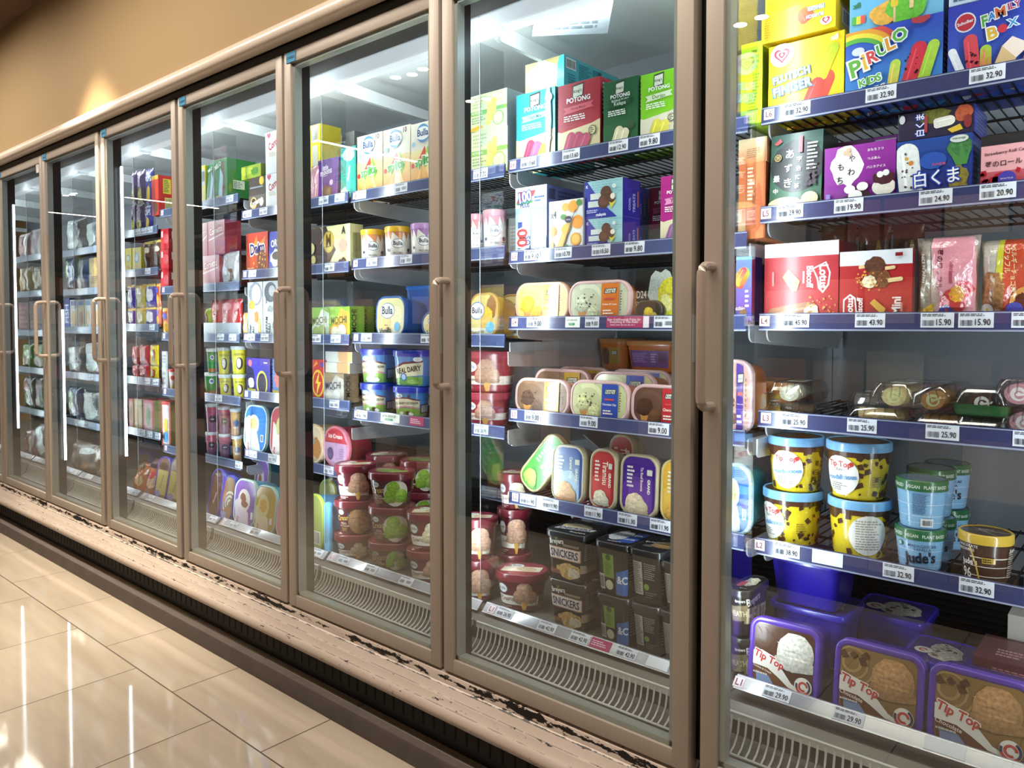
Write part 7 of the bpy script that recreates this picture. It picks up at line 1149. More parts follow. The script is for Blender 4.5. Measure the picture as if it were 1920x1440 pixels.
    ('bag', 'potatobag', -5.6217, 1.742, 0.609, 0.2457, 0.05, 0.235, 0, 0, 'frozen_food_bag', 'brown and green food bag, right of two in leftmost door', 'bag', 'brown and green food bags'),
    ('bag', 'pinkclear', -5.5672, 1.645, 0.335, 0.2099, 0.08, 0.1681, 0, 0, 'frozen_food_bag', 'clear wrapped bag on the bottom left, leftmost door', 'bag', 'pinkish clear bags'),
    ('bag', 'clearbag', -5.3246, 1.645, 0.335, 0.2388, 0.08, 0.2168, 0, 0, 'frozen_food_bag', 'shiny clear bag on the bottom right, leftmost door', 'bag', 'clear food bags'),
]
CLAMS = [
    (-0.683, 1.845, 0.965, 0.1, 0.2, 0.03, 0, (0, 0), '8a6a4c', 'd8ccb4', None, 'flat clear cake box under the silver-ended one', 'side', None),
    (-0.6835, 1.845, 0.996, 0.095, 0.2, 0.048, 4, (0, 0), 'b9b29a', 'cfcab8', None, 'silver-ended clear cake box with green cake at left of row', 'front', 'a9b09c'),
    (-0.4849, 1.82, 0.965, 0.12, 0.15, 0.035, 0, (0, 0), 'c0a070', 'd8d49a', None, 'flat clear cake box under the yellow-green roll', 'side', None),
    (-0.4452, 1.82, 1.001, 0.095, 0.15, 0.052, -6, (0, 0), 'c6b078', 'c9d08a', None, 'clear cake box with yellow-green roll cake', 'front', 'd0d4cc'),
    (-0.3599, 1.815, 0.965, 0.1, 0.14, 0.03, 0, (0, 0), 'b08048', 'd8c8a0', None, 'flat clear cake box under the tilted one', 'side', None),
    (-0.3667, 1.83, 0.999, 0.09, 0.15, 0.05, -4, (0, -18), 'b07c48', 'c9c890', None, 'clear cake box with caramel roll cake, tilted', 'front', '6a6c6c'),
    (-0.286, 1.815, 0.965, 0.1, 0.14, 0.03, 0, (0, 0), '4a3c34', 'd8c8a0', None, 'flat clear cake box under the chocolate roll', 'side', None),
    (-0.2836, 1.825, 0.998, 0.098, 0.16, 0.052, -4, (0, 0), '3c2c26', 'eee8e0', '2f6a38', 'green-based clear cake box with chocolate and white roll', 'front', None),
    (-0.2128, 1.815, 0.965, 0.08, 0.14, 0.052, -4, (0, 0), 'c89098', 'f0e4e4', None, 'lower clear cake box with pink roll cake, right edge', 'front', None),
    (-0.2225, 1.815, 1.02, 0.08, 0.14, 0.052, -4, (0, 0), 'c89098', 'f0e4e4', None, 'upper clear cake box with pink roll cake, right edge', 'front', None),
    (-0.4351, 2.0, 0.995, 0.2, 0.11, 0.052, 0, (0, 0), 'b87878', 'e0c8c8', None, 'clear box of pink roll cake in the rear row', 'side', 'b8bcc4'),
    (-0.4348, 2.0, 0.964, 0.2, 0.11, 0.03, 0, (0, 0), 'a03038', 'e0c8c8', None, 'flat clear cake box under the rear pink roll', 'side', None),
    (-0.5501, 2.0, 0.965, 0.11, 0.11, 0.05, 0, (0, 0), '9a9088', 'c8c8cc', None, 'clear cake box with white card end in the rear row', 'side', 'c8ccd4'),
    (-0.3229, 2.0, 0.965, 0.11, 0.11, 0.06, 0, (0, 0), '1c1a1c', '2a2628', None, 'clear cake box with dark cake in the rear row', 'side', 'b8bcc4'),
]
NOTICE = (-1.3828, 1.68, 1.99)
EXPO = 0.0
E_STRIP, E_TOP, E_AISLE, E_WASH, E_OPP = 5.6, 2.8, 33.0, 330.0, 13.0

# ---------------------------------------------------------------- camera
cam = bpy.data.cameras.new('camera'); cam_o = bpy.data.objects.new('camera', cam); COL.objects.link(cam_o)
cam.sensor_width = 36; cam.lens = 1430 / 1920 * 36; cam.shift_y = -63 / 1920; cam.clip_start = 0.02
cam_o.location = (0, 0, 1.18); cam_o.rotation_euler = (radians(90 - 1.95), 0, radians(40.95))
SC.camera = cam_o
SC.view_settings.view_transform = 'Standard'
SC.view_settings.look = 'None'
SC.view_settings.exposure = EXPO
SC.view_settings.gamma = 1.0

# ---------------------------------------------------------------- the room
FLOORM, nt, N, L, B = new_mat('polished_tile')
tc = N.new('ShaderNodeTexCoord'); sep = N.new('ShaderNodeSeparateXYZ'); L.new(tc.outputs['Object'], sep.inputs[0])
def mth(op, a, b=None, clamp=False):
    n = N.new('ShaderNodeMath'); n.operation = op; n.use_clamp = clamp
    for i, v in enumerate((a, b)):
        if v is None: continue
        if hasattr(v, 'links'): L.new(v, n.inputs[i])
        else: n.inputs[i].default_value = v
    return n.outputs[0]
TS = 0.526
row = mth('DIVIDE', mth('SUBTRACT', sep.outputs['Y'], 1.105 - 20 * TS), TS)
ri = mth('FLOOR', row)
off = mth('MULTIPLY', mth('FLOORED_MODULO', ri, 2.0), 0.5)
colx = mth('ADD', mth('DIVIDE', mth('SUBTRACT', sep.outputs['X'], -2.667 - 40 * TS), TS), mth('SUBTRACT', off, 0.5))
def dist(a):
    fr = mth('SUBTRACT', a, mth('FLOOR', a))
    return mth('MINIMUM', fr, mth('SUBTRACT', 1.0, fr))
gd = mth('MINIMUM', dist(row), dist(colx))
grout = mth('LESS_THAN', gd, 0.0042)
cmb = N.new('ShaderNodeCombineXYZ'); L.new(mth('FLOOR', colx), cmb.inputs[0]); L.new(ri, cmb.inputs[1])
wn = N.new('ShaderNodeTexWhiteNoise'); L.new(cmb.outputs[0], wn.inputs[0])
# faint veining that runs differently in each tile
va = N.new('ShaderNodeVectorMath'); va.operation = 'MULTIPLY_ADD'; va.inputs[1].default_value = (7, 7, 7)
L.new(wn.outputs['Color'], va.inputs[0]); L.new(tc.outputs['Object'], va.inputs[2])
mp = N.new('ShaderNodeMapping'); mp.inputs['Rotation'].default_value = (0, 0, 0.5); mp.inputs['Scale'].default_value = (1.2, 9, 1); L.new(va.outputs[0], mp.inputs[0])
nz = N.new('ShaderNodeTexNoise'); nz.inputs['Scale'].default_value = 1.3; nz.inputs['Detail'].default_value = 5; nz.inputs['Roughness'].default_value = .55; L.new(mp.outputs[0], nz.inputs[0])
cr = N.new('ShaderNodeValToRGB'); L.new(nz.outputs['Fac'], cr.inputs[0])
cr.color_ramp.elements[0].position = .3; cr.color_ramp.elements[0].color = hx('a59887')[:3] + (1,)
cr.color_ramp.elements[1].position = .72; cr.color_ramp.elements[1].color = hx('b8ab9a')[:3] + (1,)
mx = N.new('ShaderNodeMix'); mx.data_type = 'RGBA'; L.new(grout, mx.inputs['Factor']); L.new(cr.outputs[0], mx.inputs['A']); mx.inputs['B'].default_value = hx('4a3b30')[:3] + (1,)
L.new(mx.outputs['Result'], B.inputs['Base Color'])
L.new(mth('ADD', mth('MULTIPLY', grout, 0.5), mth('MULTIPLY', nz.outputs['Fac'], 0.10)), B.inputs['Roughness'])
B.inputs['Roughness'].default_value = .03
B.inputs['Specular IOR Level'].default_value = .5
bm = bmesh.new(); box(bm, -16, 5, -4.2, 2.6, -0.08, 0)
tag(finish('floor', bm, FLOORM), kind='structure')

WALLM, nt, N, L, B = new_mat('painted_wall')
tc = N.new('ShaderNodeTexCoord'); nz = N.new('ShaderNodeTexNoise'); nz.inputs['Scale'].default_value = 1.2; L.new(tc.outputs['Object'], nz.inputs[0])
cr = N.new('ShaderNodeValToRGB'); L.new(nz.outputs[0], cr.inputs[0])
cr.color_ramp.elements[0].color = hx('9a7f58')[:3] + (1,); cr.color_ramp.elements[1].color = hx('a28860')[:3] + (1,)
L.new(cr.outputs[0], B.inputs['Base Color']); B.inputs['Roughness'].default_value = .7
CEIL = 2.89
bm = bmesh.new(); box(bm, -16, 5, 1.45, 2.55, 2.176, CEIL + .3)
tag(finish('wall_back', bm, WALLM), kind='structure')
bm = bmesh.new(); box(bm, -16, -15.9, -4.2, 2.6, 0, CEIL + .3)
tag(finish('wall_left', bm, WALLM), kind='structure')
bm = bmesh.new(); box(bm, -16, 5, 2.45, 2.6, 0, 2.17)
tag(finish('wall_behind_freezers', bm, WALLM), kind='structure')
CEILM = plain('ceiling_paint', '6b4f3c', .8, noise=.15, scale=1.5)
bm = bmesh.new(); box(bm, -16, 5, -4.2, 1.449, CEIL, CEIL + .1)
tag(finish('ceiling', bm, CEILM), kind='structure')
TRIMM = plain('trim_enamel', 'd6c8b8', .22, 0, .5)
bm = bmesh.new()
prof = [(1.449, 2.116), (1.418, 2.114), (1.408, 2.118), (1.402, 2.128), (1.401, 2.142), (1.405, 2.158), (1.415, 2.168), (1.449, 2.174)]
extrude_x(bm, prof, -16, 5); recalc(bm)
tag(finish('trim_1', bm, TRIMM, smooth=True, angle=50), kind='structure')

# ---------------------------------------------------------------- freezers
XB = {-2: -7.62, -1: -6.86, 0: -6.095, 1: -5.335, 2: -4.582, 3: -3.806, 4: -3.036, 5: -2.276, 6: -1.516, 7: -0.742, 8: 0.018}
XE = {k: XB[k] + .758 for k in XB}
def unit_part(root):
    """parts are built in room coordinates and handed over to their cabinet"""
    T = Matrix.Translation(-root.location)
    def f(name, bm, mat, parent=None, **kw):
        bm.transform(T)
        return finish(name, bm, mat, parent or root, **kw)
    return f

CHIP_SHADE, nt, N, L, B = new_mat('chipped_shaded_cream_enamel')
tc = N.new('ShaderNodeTexCoord'); mp = N.new('ShaderNodeMapping'); mp.inputs['Scale'].default_value = (9, 9, 34); L.new(tc.outputs['Object'], mp.inputs[0])
nz = N.new('ShaderNodeTexNoise'); nz.inputs['Scale'].default_value = 2.4; nz.inputs['Detail'].default_value = 8; nz.inputs['Roughness'].default_value = .68; L.new(mp.outputs[0], nz.inputs[0])
mp2 = N.new('ShaderNodeMapping'); mp2.inputs['Scale'].default_value = (1.6, 0, 0); mp2.inputs['Location'].default_value = (3.35, 0, 0); L.new(tc.outputs['Object'], mp2.inputs[0])
n2 = N.new('ShaderNodeTexNoise'); n2.inputs['Scale'].default_value = 1.5; n2.inputs['Detail'].default_value = 2; L.new(mp2.outputs[0], n2.inputs[0])
sep = N.new('ShaderNodeSeparateXYZ'); L.new(tc.outputs['Object'], sep.inputs[0])
z1 = mth('SUBTRACT', 1.0, mth('MULTIPLY', mth('ABSOLUTE', mth('SUBTRACT', sep.outputs['Z'], 0.203)), 45.0), True)      # worn strip under the doors
lo = mth('ADD', mth('MULTIPLY', z1, 0.20), mth('MULTIPLY', mth('SUBTRACT', n2.outputs['Fac'], .5), .75))
ln = mth('SUBTRACT', 1.0, mth('MULTIPLY', mth('ABSOLUTE', mth('SUBTRACT', sep.outputs['Z'], 0.1875)), 600.0), True)    # worn groove
thr = mth('ADD', mth('ADD', nz.outputs['Fac'], mth('MULTIPLY', lo, z1)), mth('MULTIPLY', ln, .17))
chip = mth('GREATER_THAN', thr, 0.645)
n3 = N.new('ShaderNodeTexNoise'); n3.inputs['Scale'].default_value = 5; n3.inputs['Detail'].default_value = 5; L.new(tc.outputs['Object'], n3.inputs[0])
cr = N.new('ShaderNodeValToRGB'); L.new(n3.outputs[0], cr.inputs[0])
cr.color_ramp.elements[0].color = hx('c4b2a4')[:3] + (1,); cr.color_ramp.elements[1].color = hx('d9cabf')[:3] + (1,)
groove_shade = None  # broken dark lines paint in the shade of the trim's grooves
for zz in (.1865, .1655, .144):
    q = mth('LESS_THAN', mth('ABSOLUTE', mth('SUBTRACT', sep.outputs['Z'], zz)), .0008)
    q = mth('MULTIPLY', q, mth('GREATER_THAN', mth('ADD', nz.outputs['Fac'], .08 if zz > .18 else -.02), .46))
    groove_shade = q if groove_shade is None else mth('MAXIMUM', groove_shade, q)
chip = mth('MAXIMUM', chip, mth('MULTIPLY', groove_shade, .5))
mx = N.new('ShaderNodeMix'); mx.data_type = 'RGBA'; L.new(chip, mx.inputs['Factor']); L.new(cr.outputs[0], mx.inputs['A']); mx.inputs['B'].default_value = (.012, .009, .008, 1)
L.new(mx.outputs['Result'], B.inputs['Base Color']); B.inputs['Roughness'].default_value = .36

def freezer(ks, x0, x1, label):
    R = empty('freezer_cabinet', ((x0 + x1) / 2, 1.9, 0))
    tag(R, label, 'freezer', 'upright freezer cabinets along the wall')
    P = unit_part(R)
    bm = bmesh.new(); box(bm, x0, x1, 2.30, 2.36, .1, 2.10); P('back_panel', bm, M['back'])
    bm = bmesh.new(); box(bm, x0, x1, 1.60, 2.36, 2.09, 2.13); P('roof_panel', bm, M['white'])
    bm = bmesh.new(); box(bm, x0, x1, 1.475, 1.60, 2.058, 2.11); P('air_duct', bm, M['honey'])
    bm = bmesh.new(); box(bm, x0, x1, 1.455, 1.475, 2.088, 2.117); P('door_header', bm, M['black'])
    bm = bmesh.new(); box(bm, x0, x1, 1.63, 2.30, .262, .335, .004)
    P('bottom_deck', bm, M['deck'])
    bm = bmesh.new()
    extrude_x(bm, [(1.475, .10), (1.475, .222), (1.49, .236), (1.535, .246), (1.575, .262), (1.584, .270), (1.586, .318), (1.604, .334), (1.64, .335), (1.64, .10)], x0, x1); recalc(bm)
    P('sill', bm, M['deck'])
    bm = bmesh.new()
    prof = [(1.476, .216), (1.462, .217), (1.450, .213), (1.447, .206), (1.444, .190), (1.439, .187), (1.436, .184), (1.431, .168), (1.4265, .165), (1.424, .162), (1.419, .148),
            (1.412, .143), (1.407, .136), (1.404, .127), (1.4045, .117), (1.409, .109), (1.418, .105), (1.44, .104), (1.476, .104)]
    extrude_x(bm, prof, x0 + .0008, x1 - .0008); recalc(bm)
    P('base_trim', bm, CHIP_SHADE, smooth=True, angle=40)
    bm = bmesh.new(); box(bm, x0, x1, 1.462, 1.474, 0.0, .104)
    x = x0 + .02
    while x < x1 - .01:
        box(bm, x, x + .007, 1.4612, 1.4635, .03, .098, mi=1); x += .0435
    P('kick_plate', bm, [M['kick'], M['slot']])
    for k in ks:
        a, b = XB[k], XE[k]
        bm = bmesh.new(); box(bm, a + .03, b - .03, 2.285, 2.30, .36, .54)
        for q in range(9): extrude_x(bm, [(2.285, .372 + .018 * q), (2.268, .364 + .018 * q), (2.270, .361 + .018 * q), (2.287, .368 + .018 * q)], a + .035, b - .035)
        recalc(bm); P('rear_vent', bm, M['black'])
        for zb in SPARE.get(k, ()):
            bm = bmesh.new()
            extrude_x(bm, [(1.715, zb), (1.715, zb - .038), (1.722, zb - .044), (2.06, zb - .058), (2.10, zb - .055), (2.20, zb - .115), (2.29, zb - .115), (2.29, zb - .06), (2.12, zb - .012), (2.08, zb)], a + .010, a + .014); recalc(bm)
            P('spare_bracket', bm, M['bracket'])
        # mullion on the hinge line, with its light
        bm = bmesh.new(); box(bm, a - .037, a + .037, 1.492, 1.532, .236, 2.057, .002)
        mu = P('mullion', bm, M['black'])
        bm = bmesh.new()
        if k <= 3:
            za, zb = {1: (.55, 1.90), 2: (.445, 1.26), 3: (.555, 1.92)}.get(k, (.55, 1.90))
            ox = {2: .052, 3: .060}.get(k, .040)
            box(bm, a + .0372, a + ox, 1.519, 1.523, za, zb, mi=1)
            box(bm, a + ox, a + ox + .004, 1.516, 1.527, za, zb)
            P('light_tube', bm, [M['led'], M['white']], mu)
        else:
            box(bm, a - .012, a + .012, 1.533, 1.536, .45, 1.9)
            P('light_tube', bm, M['led'], mu)
        # lamp housing over the goods
        bm = bmesh.new(); box(bm, a, b, 1.602, 1.655, 2.008, 2.058, .006)
        box(bm, a + .05, a + .09, 1.60, 1.65, 1.998, 2.008, .002)
        P('lamp_bar', bm, M['lampbar'])
        bm = bmesh.new()
        extrude_x(bm, [(1.665, 2.06), (1.665, 2.008), (1.68, 2.002), (2.28, 1.985), (2.28, 2.015), (1.70, 2.05)], a + .005, a + .02); recalc(bm)
        P('top_bracket', bm, M['white'])
        # clear air baffle at the side of the bay
        bm = bmesh.new(); box(bm, a + .0065, a + .009, 1.60, 1.70, .40, 1.98)
        P('side_baffle', bm, M['clear'])
        bm = bmesh.new(); box(bm, a + .0068, a + .0082, 1.598, 1.5995, .40, 1.98)
        if k < 7: P('baffle_edge', bm, M['edge'])
        else: bm.free()
        # return air grille of bent white rods
        bm = bmesh.new()
        x = a + .02
        while x < b:
            tube(bm, [(x, 1.580, .319), (x, 1.577, .312), (x, 1.575, .298), (x, 1.571, .283), (x, 1.563, .270), (x, 1.551, .260), (x, 1.532, .253)], .0026, 5); x += .0170
        for y, z in ((1.580, .320), (1.531, .253)): tube(bm, [(a + .01, y, z), (b - .005, y, z)], .0035, 5)
        box(bm, a + .01, b - .005, 1.577, 1.584, .306, .322)
        P('air_grille', bm, M['grille'])
        # the door
        bm = bmesh.new()
        y0, y1, z0, z1 = 1.45, 1.488, .2225, 2.0845
        A0, B0 = a + .007, b - .004
        s = .039
        box(bm, A0, A0 + s, y0, y1, z0, z1, .003); box(bm, B0 - s, B0, y0, y1, z0, z1, .003)
        box(bm, A0 + s - .001, B0 - s + .001, y0, y1, z1 - s, z1, .003); box(bm, A0 + s - .001, B0 - s + .001, y0, y1, z0, z0 + s, .003)
        d = P('door', bm, M['frame'], smooth=True)
        d['label'] = 'glass freezer door in a champagne metal frame'
        bm = bmesh.new()
        g = .0115
        for q in ((A0 + s, A0 + s + g, z0 + s, z1 - s), (B0 - s - g, B0 - s, z0 + s, z1 - s), (A0 + s, B0 - s, z0 + s, z0 + s + g), (A0 + s, B0 - s, z1 - s - g, z1 - s)):
            box(bm, q[0], q[1], 1.459, 1.486, q[2], q[3])
        P('glazing_spacer', bm, M['gasket'], d)
        bm = bmesh.new()
        bm.faces.new([bm.verts.new(p) for p in ((A0 + s, 1.457, z0 + s), (B0 - s, 1.457, z0 + s), (B0 - s, 1.457, z1 - s), (A0 + s, 1.457, z1 - s))])
        P('glass_pane', bm, M['glass'], d)
        bm = bmesh.new()
        hxx = a + .027
        pts = [(hxx, 1.452, 1.298)]
        for q in range(5):
            t = pi / 2 * q / 4; pts.append((hxx, 1.422 - .022 * sin(t), 1.276 + .022 * cos(t)))
        for q in range(5):
            t = pi / 2 * q / 4; pts.append((hxx, 1.422 - .022 * cos(t), 1.034 - .022 * sin(t)))
        pts.append((hxx, 1.452, 1.012))
        tube(bm, pts, .0095, 10)
        P('handle', bm, M['handle'], d, smooth=True)
        bm = bmesh.new(); box(bm, B0 - .001, B0 + .0015, 1.455, 1.483, 1.10, 1.20, .001)
        P('latch_plate', bm, M['gasket'], d)
        if k in STICKERS:
            bm = bmesh.new(); box(bm, A0 + .018, A0 + .070, 1.4475, 1.4497, 2.0465, 2.0795)
            colour_all(bm, lambda f: hx('3f8fb8'))
            paint(bm, [('t', STICKERS[k], .5, .45, .86, '10141c')], .052, .033, lambda x, y, l: (A0 + .018 + x, 1.4475 - l, 2.0465 + y))
            P('number_sticker', bm, M['paper'], d)
        if k == 1:
            bm = bmesh.new(); box(bm, B0 - .095, B0 - .06, 1.4545, 1.4565, 2.0, 2.045)
            colour_all(bm, lambda f: hx('e9e6df'))
            paint(bm, [('t', '?', .5, .5, .35, '222')], .035, .045, lambda x, y, l: (B0 - .095 + x, 1.4545 - l, 2.0 + y))
            P('paper_sticker', bm, M['paper'], d)
    return R
STICKERS = {0: 'CW2B16', 1: 'CW2B18', 2: 'CW2B18', 3: 'CW2B19', 4: 'CW2B20', 5: 'CW2B21'}
STICKERS = {1: 'CW2B17', 2: 'CW2B18', 3: 'CW2B19', 4: 'CW2B20', 5: 'CW2B21'}
FZ = {}
SPARE = {6: (1.098, .862), 7: (.912,), 5: (.80,)}
FZ[0] = freezer([-2, -1, 0, 1], XB[-2] - .02, XB[2] - .008, 'farthest freezer cabinet at the left end of the row')
FZ[2] = freezer([2, 3, 4, 5, 6], XB[2] - .006, XB[7] - .012, 'long freezer cabinet with five glass doors in the middle of the row')
FZ[7] = freezer([7, 8], XB[7] - .010, XE[8] + .01, 'nearest freezer cabinet, its left glass door filling the right of the photo')

# kerb on the floor in front of the cabinets
bm = bmesh.new()
extrude_x(bm, [(1.336, 0.0), (1.338, .046), (1.343, .054), (1.366, .056), (1.370, .050), (1.372, 0.0)], -15, 3); recalc(bm)
tag(finish('bumper_rail', bm, M['bumper'], smooth=True, angle=50), 'dark brown scuffed bumper kerb on the floor along the freezers', 'bumper')

# ---------------------------------------------------------------- shelves
def shelf(k, lev, zt, label, x0=None, tilt=0.0, yf=1.72, deck=True):
    a = XB[k] + .012 if x0 is None else x0
    b = XE[k] - .004
    R = empty('freezer_shelf', ((a + b) / 2, yf, zt)); tag(R, label, 'shelf', 'freezer shelves with price rails')
    P = unit_part(R)
    bm = bmesh.new()
    hgt = .040 if deck else .033
    dy_, dz_ = hgt * sin(tilt), hgt * cos(tilt)
    # rail: navy strip with pale lips
    y0, y1 = yf, yf - dy_
    extrude_x(bm, [(y0, zt), (y1, zt - dz_), (y1 + .006, zt - dz_ - .001), (y0 + .006, zt - .001)], a, b)
    recalc(bm)
    nav, lip = hx(RAILC.get(k, '4a5080') if deck else '8f8f9b', .08), hx('9aa0b8' if deck else 'c4c6ce')  # bottom rails: translucent grey, with their glare put into the colour
    colour_all(bm, lambda f: nav)
    T = lambda x, y, l: (a + x, y1 + dy_ * y / hgt - l * cos(tilt), zt - dz_ + dz_ * y / hgt + l * sin(tilt))
    paint(bm, [('r', 0, 0, 1, .09, lip), ('r', 0, .90, 1, .955, lip)], b - a, hgt, T)
    P('price_rail', bm, M['rail'])
    if deck:
        zs = zt - .018
        bm = bmesh.new()
        x = a + .01
        while x < b - .005:
            tube(bm, [(x, yf + .008, zs - .012), (x, yf + .010, zs), (x, 2.27, zs)], .0021, 4); x += .0245
        for y in (yf + .012, 1.9, 2.1, 2.265): tube(bm, [(a, y, zs - .005), (b, y, zs - .005)], .0035, 4)
        P('wire_deck', bm, M['wire'])
        for xx in (a + .004, b - .008):
            bm = bmesh.new()
            zb = zs - .008
            pr = [(yf + .03, zb)]
            for q in range(6):
                t = pi / 2 * q / 5; pr.append((yf + .055 - .025 * cos(t), zb - .022 - .020 * sin(t)))
            pr += [(1.90, zb - .050), (2.25, zb - .068), (2.29, zb - .03), (2.29, zb)]
            extrude_x(bm, pr, xx, xx + .004); recalc(bm)
            P('bracket', bm, M['bracket'])
    return R, T, a, b, hgt
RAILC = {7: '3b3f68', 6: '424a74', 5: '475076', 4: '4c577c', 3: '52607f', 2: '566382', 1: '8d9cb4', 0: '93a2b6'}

BAYN = {0: 'in the leftmost visible bay', 1: 'in the second bay from the left', 2: 'behind the third and fourth doors', 3: 'in the bay left of the round pink tub door',
        4: 'in the bay left of the yoghurt cups', 5: 'in the bay with the split lollies cartons', 6: 'in the bay with the four tall lolly cartons', 7: 'in the nearest bay'}
ORDN = ['top', 'second', 'third', 'fourth', 'fifth', 'bottom']
SH = {}
for k, zs in LEVELS.items():
    n = len(zs)
    for i, z in enumerate(zs):
        last = i == n - 1
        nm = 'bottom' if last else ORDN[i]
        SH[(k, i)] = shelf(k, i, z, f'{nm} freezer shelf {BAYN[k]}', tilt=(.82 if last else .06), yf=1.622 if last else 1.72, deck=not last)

# price tags and level tags on the rails
def price_tag(k, i, x, txt, ref, kind='tag', wd=None):
    R, T, a, b, hgt = SH[(k, i)]
    w = wd or (.060 if kind != 'level' else .024)
    h = .030 if kind != 'level' else .024
    z0 = .0075 if kind != 'level' else .010
    if hgt < .04: h, z0 = min(h, .027), .004
    bm = bmesh.new()
    nb = [T(x - a + dx, z, l) for dx, z, l in ((-w / 2, z0, .0012), (w / 2, z0, .0012), (w / 2, z0 + h, .0012), (-w / 2, z0 + h, .0012))]
    bk = [T(x - a + dx, z, l) for dx, z, l in ((-w / 2, z0, .0002), (w / 2, z0, .0002), (w / 2, z0 + h, .0002), (-w / 2, z0 + h, .0002))]
    v = [bm.verts.new(p) for p in nb + bk]
    for q in ((0, 1, 2, 3), (7, 6, 5, 4), (0, 4, 5, 1), (1, 5, 6, 2), (2, 6, 7, 3), (3, 7, 4, 0)): bm.faces.new([v[j] for j in q])
    recalc(bm)
    base = {'tag': 'dfe3ee', 'level': 'ecd9e2', 'promo': 'b23a68', 'green': 'eef1ea', 'blank': 'eceff4'}[kind]
    colour_all(bm, lambda f: hx(base))
    if kind == 'tag':
        ops = [('n', .05, .74, .97, .94, 2, '3a3d48'), ('k', .06, .12, .42, .5, '4a4c58')]
        if txt: ops += [('t', txt, .70, .36, .44, '191c26', 0, None, 1.35, .012)]
        else: ops += [('k', .55, .2, .92, .56, '33363f')]
    elif kind == 'level': ops = [('t', txt, .5, .5, .62, '6a2a3c', 0, None, 1.1)]
    elif kind == 'promo': ops = [('t', 'Earn GrabRewards Points for', .42, .72, .78, 'fbe6ee'), ('t', 'Everything In This Aisle!', .42, .48, .66, 'fbe6ee'), ('n', .1, .16, .74, .3, 1, 'f3c9d8'), ('r', .87, 0, 1, 1, 'e9e4ea')] if txt else [('n', .08, .2, .8, .8, 3, 'f3c9d8')]
    elif kind == 'green': ops = [('t', 'JAYA GROCER', .45, .66, .74, '4f7a60'), ('r', .25, .2, .66, .42, '3f9a6a'), ('n', .3, .26, .6, .38, 1, 'eef1ea')]
    else: ops = []
    # painted a hair in front of the tag
    paint(bm, ops, w, h, lambda X, Y, l: T(x - a - w / 2 + X, z0 + Y, .0013 + l))
    R_ = R.location
    c = Vector(T(x - a, z0, 0))
    bm.transform(Matrix.Translation(-c))
    nm = {'tag': 'price_tag', 'level': 'level_tag', 'promo': 'promotion_strip', 'green': 'promotion_strip', 'blank': 'blank_tag'}[kind]
    o = finish(nm, bm, M['paper'], loc=c)
    grp = {'tag': 'price tags on the shelf rails', 'level': 'level tags at the left ends of the rails', 'promo': 'promotion strips on the rails', 'green': 'promotion strips on the rails', 'blank': 'blank white tags on the rails'}[kind]
    tag(o, ref, {'level': 'shelf tag', 'tag': 'price tag', 'blank': 'tag'}.get(kind, 'sign'), grp)

for args in TAGS: price_tag(*args)

for args in ITEMS: place_item(*args)

# roll cakes in clear clamshell boxes
def clamshell(X, Y, Z, w, d, h, rz, tilt, cake, cream, tray, label, shape, sticker=None):
    R = empty('cake_clamshell', (X, Y, Z)); R.rotation_euler = (radians(tilt[0]), radians(tilt[1]), radians(rz))
    tag(R, label, 'cake box', 'clear boxes of roll cake')
    bm = bmesh.new(); loft(bm, [(0, w * .9, d * .9, .012), (.004, w * .94, d * .94, .013), (h * .42, w, d, .014), (h * .44, w + .012, d + .012, .016)], hx(tray or 'eef0f0', 0), cap1=False)
    recalc(bm)
    finish('tray', bm, M['plastic'] if tray else M['clear'], R)
    bm = bmesh.new(); loft(bm, [(h * .45, w + .012, d + .012, .016), (h * .47, w, d, .014), (h * .8, w * .9, d * .92, .014), (h, w * .78, d * .84, .014)], hx('ffffff'), cap0=False)
    for q in range(5):
        x = -w * .36 + w * .72 * q / 4
        tube(bm, [(x, -d * .47, h * .5), (x * .9, -d * .40, h * .97), (x * .9, d * .40, h * .97)], .0016, 4)
    finish('clear_lid', bm, M['clear'], R, smooth=True)
    # cake: a log with a swirl of cream at its end
    bm = bmesh.new(); r = min(h * .42, w * .34)
    cl = bm.loops.layers.float_color.new('Col')
    n = 20
    if shape == 'front': A0 = [Vector((r * 1.12 * cos(2 * pi * q / n), -d * .36, h * .47 + r * .92 * sin(2 * pi * q / n))) for q in range(n)]; dv = Vector((0, d * .72, 0))
    else: A0 = [Vector((-w * .4, r * 1.12 * cos(2 * pi * q / n), h * .47 + r * .92 * sin(2 * pi * q / n))) for q in range(n)]; dv = Vector((w * .8, 0, 0))
    a = [bm.verts.new(p) for p in A0]; b = [bm.verts.new(p + dv) for p in A0]
    for q in range(n):
        f = bm.faces.new((a[q], a[(q + 1) % n], b[(q + 1) % n], b[q])); f.smooth = True
    bm.faces.new(a); bm.faces.new(b[::-1]); recalc(bm)
    colour_all(bm, lambda f: hx(cake, .35))
    if shape == 'front':
        mp_ = lambda x, y, l: (x - r * 1.12, -d * .36 - l, h * .47 - r * .92 + y)
        paint(bm, [('c', .5, .5, .34, cream, .1), ('c', .53, .46, .21, cake, .3), ('c', .50, .50, .10, cream, .1), ('p', cream, [.5, .5, .9, .62, .86, .5, .55, .42])], 2.24 * r, 1.84 * r, mp_)
    finish('roll_cake', bm, M['paper'], R)
    if sticker:
        bm = bmesh.new(); box(bm, -w * .22, w * .22, -d * .12, d * .2, h * 1.001, h * 1.006)
        colour_all(bm, lambda f: hx(sticker))
        paint(bm, [('n', .1, .5, .9, .9, 3, '555'), ('k', .2, .1, .8, .45)], w * .44, d * .32, lambda x, y, l: (x - w * .22, y - d * .12, h * 1.006 + l))
        finish('paper_label', bm, M['paper'], R)
for args in CLAMS: clamshell(*args)

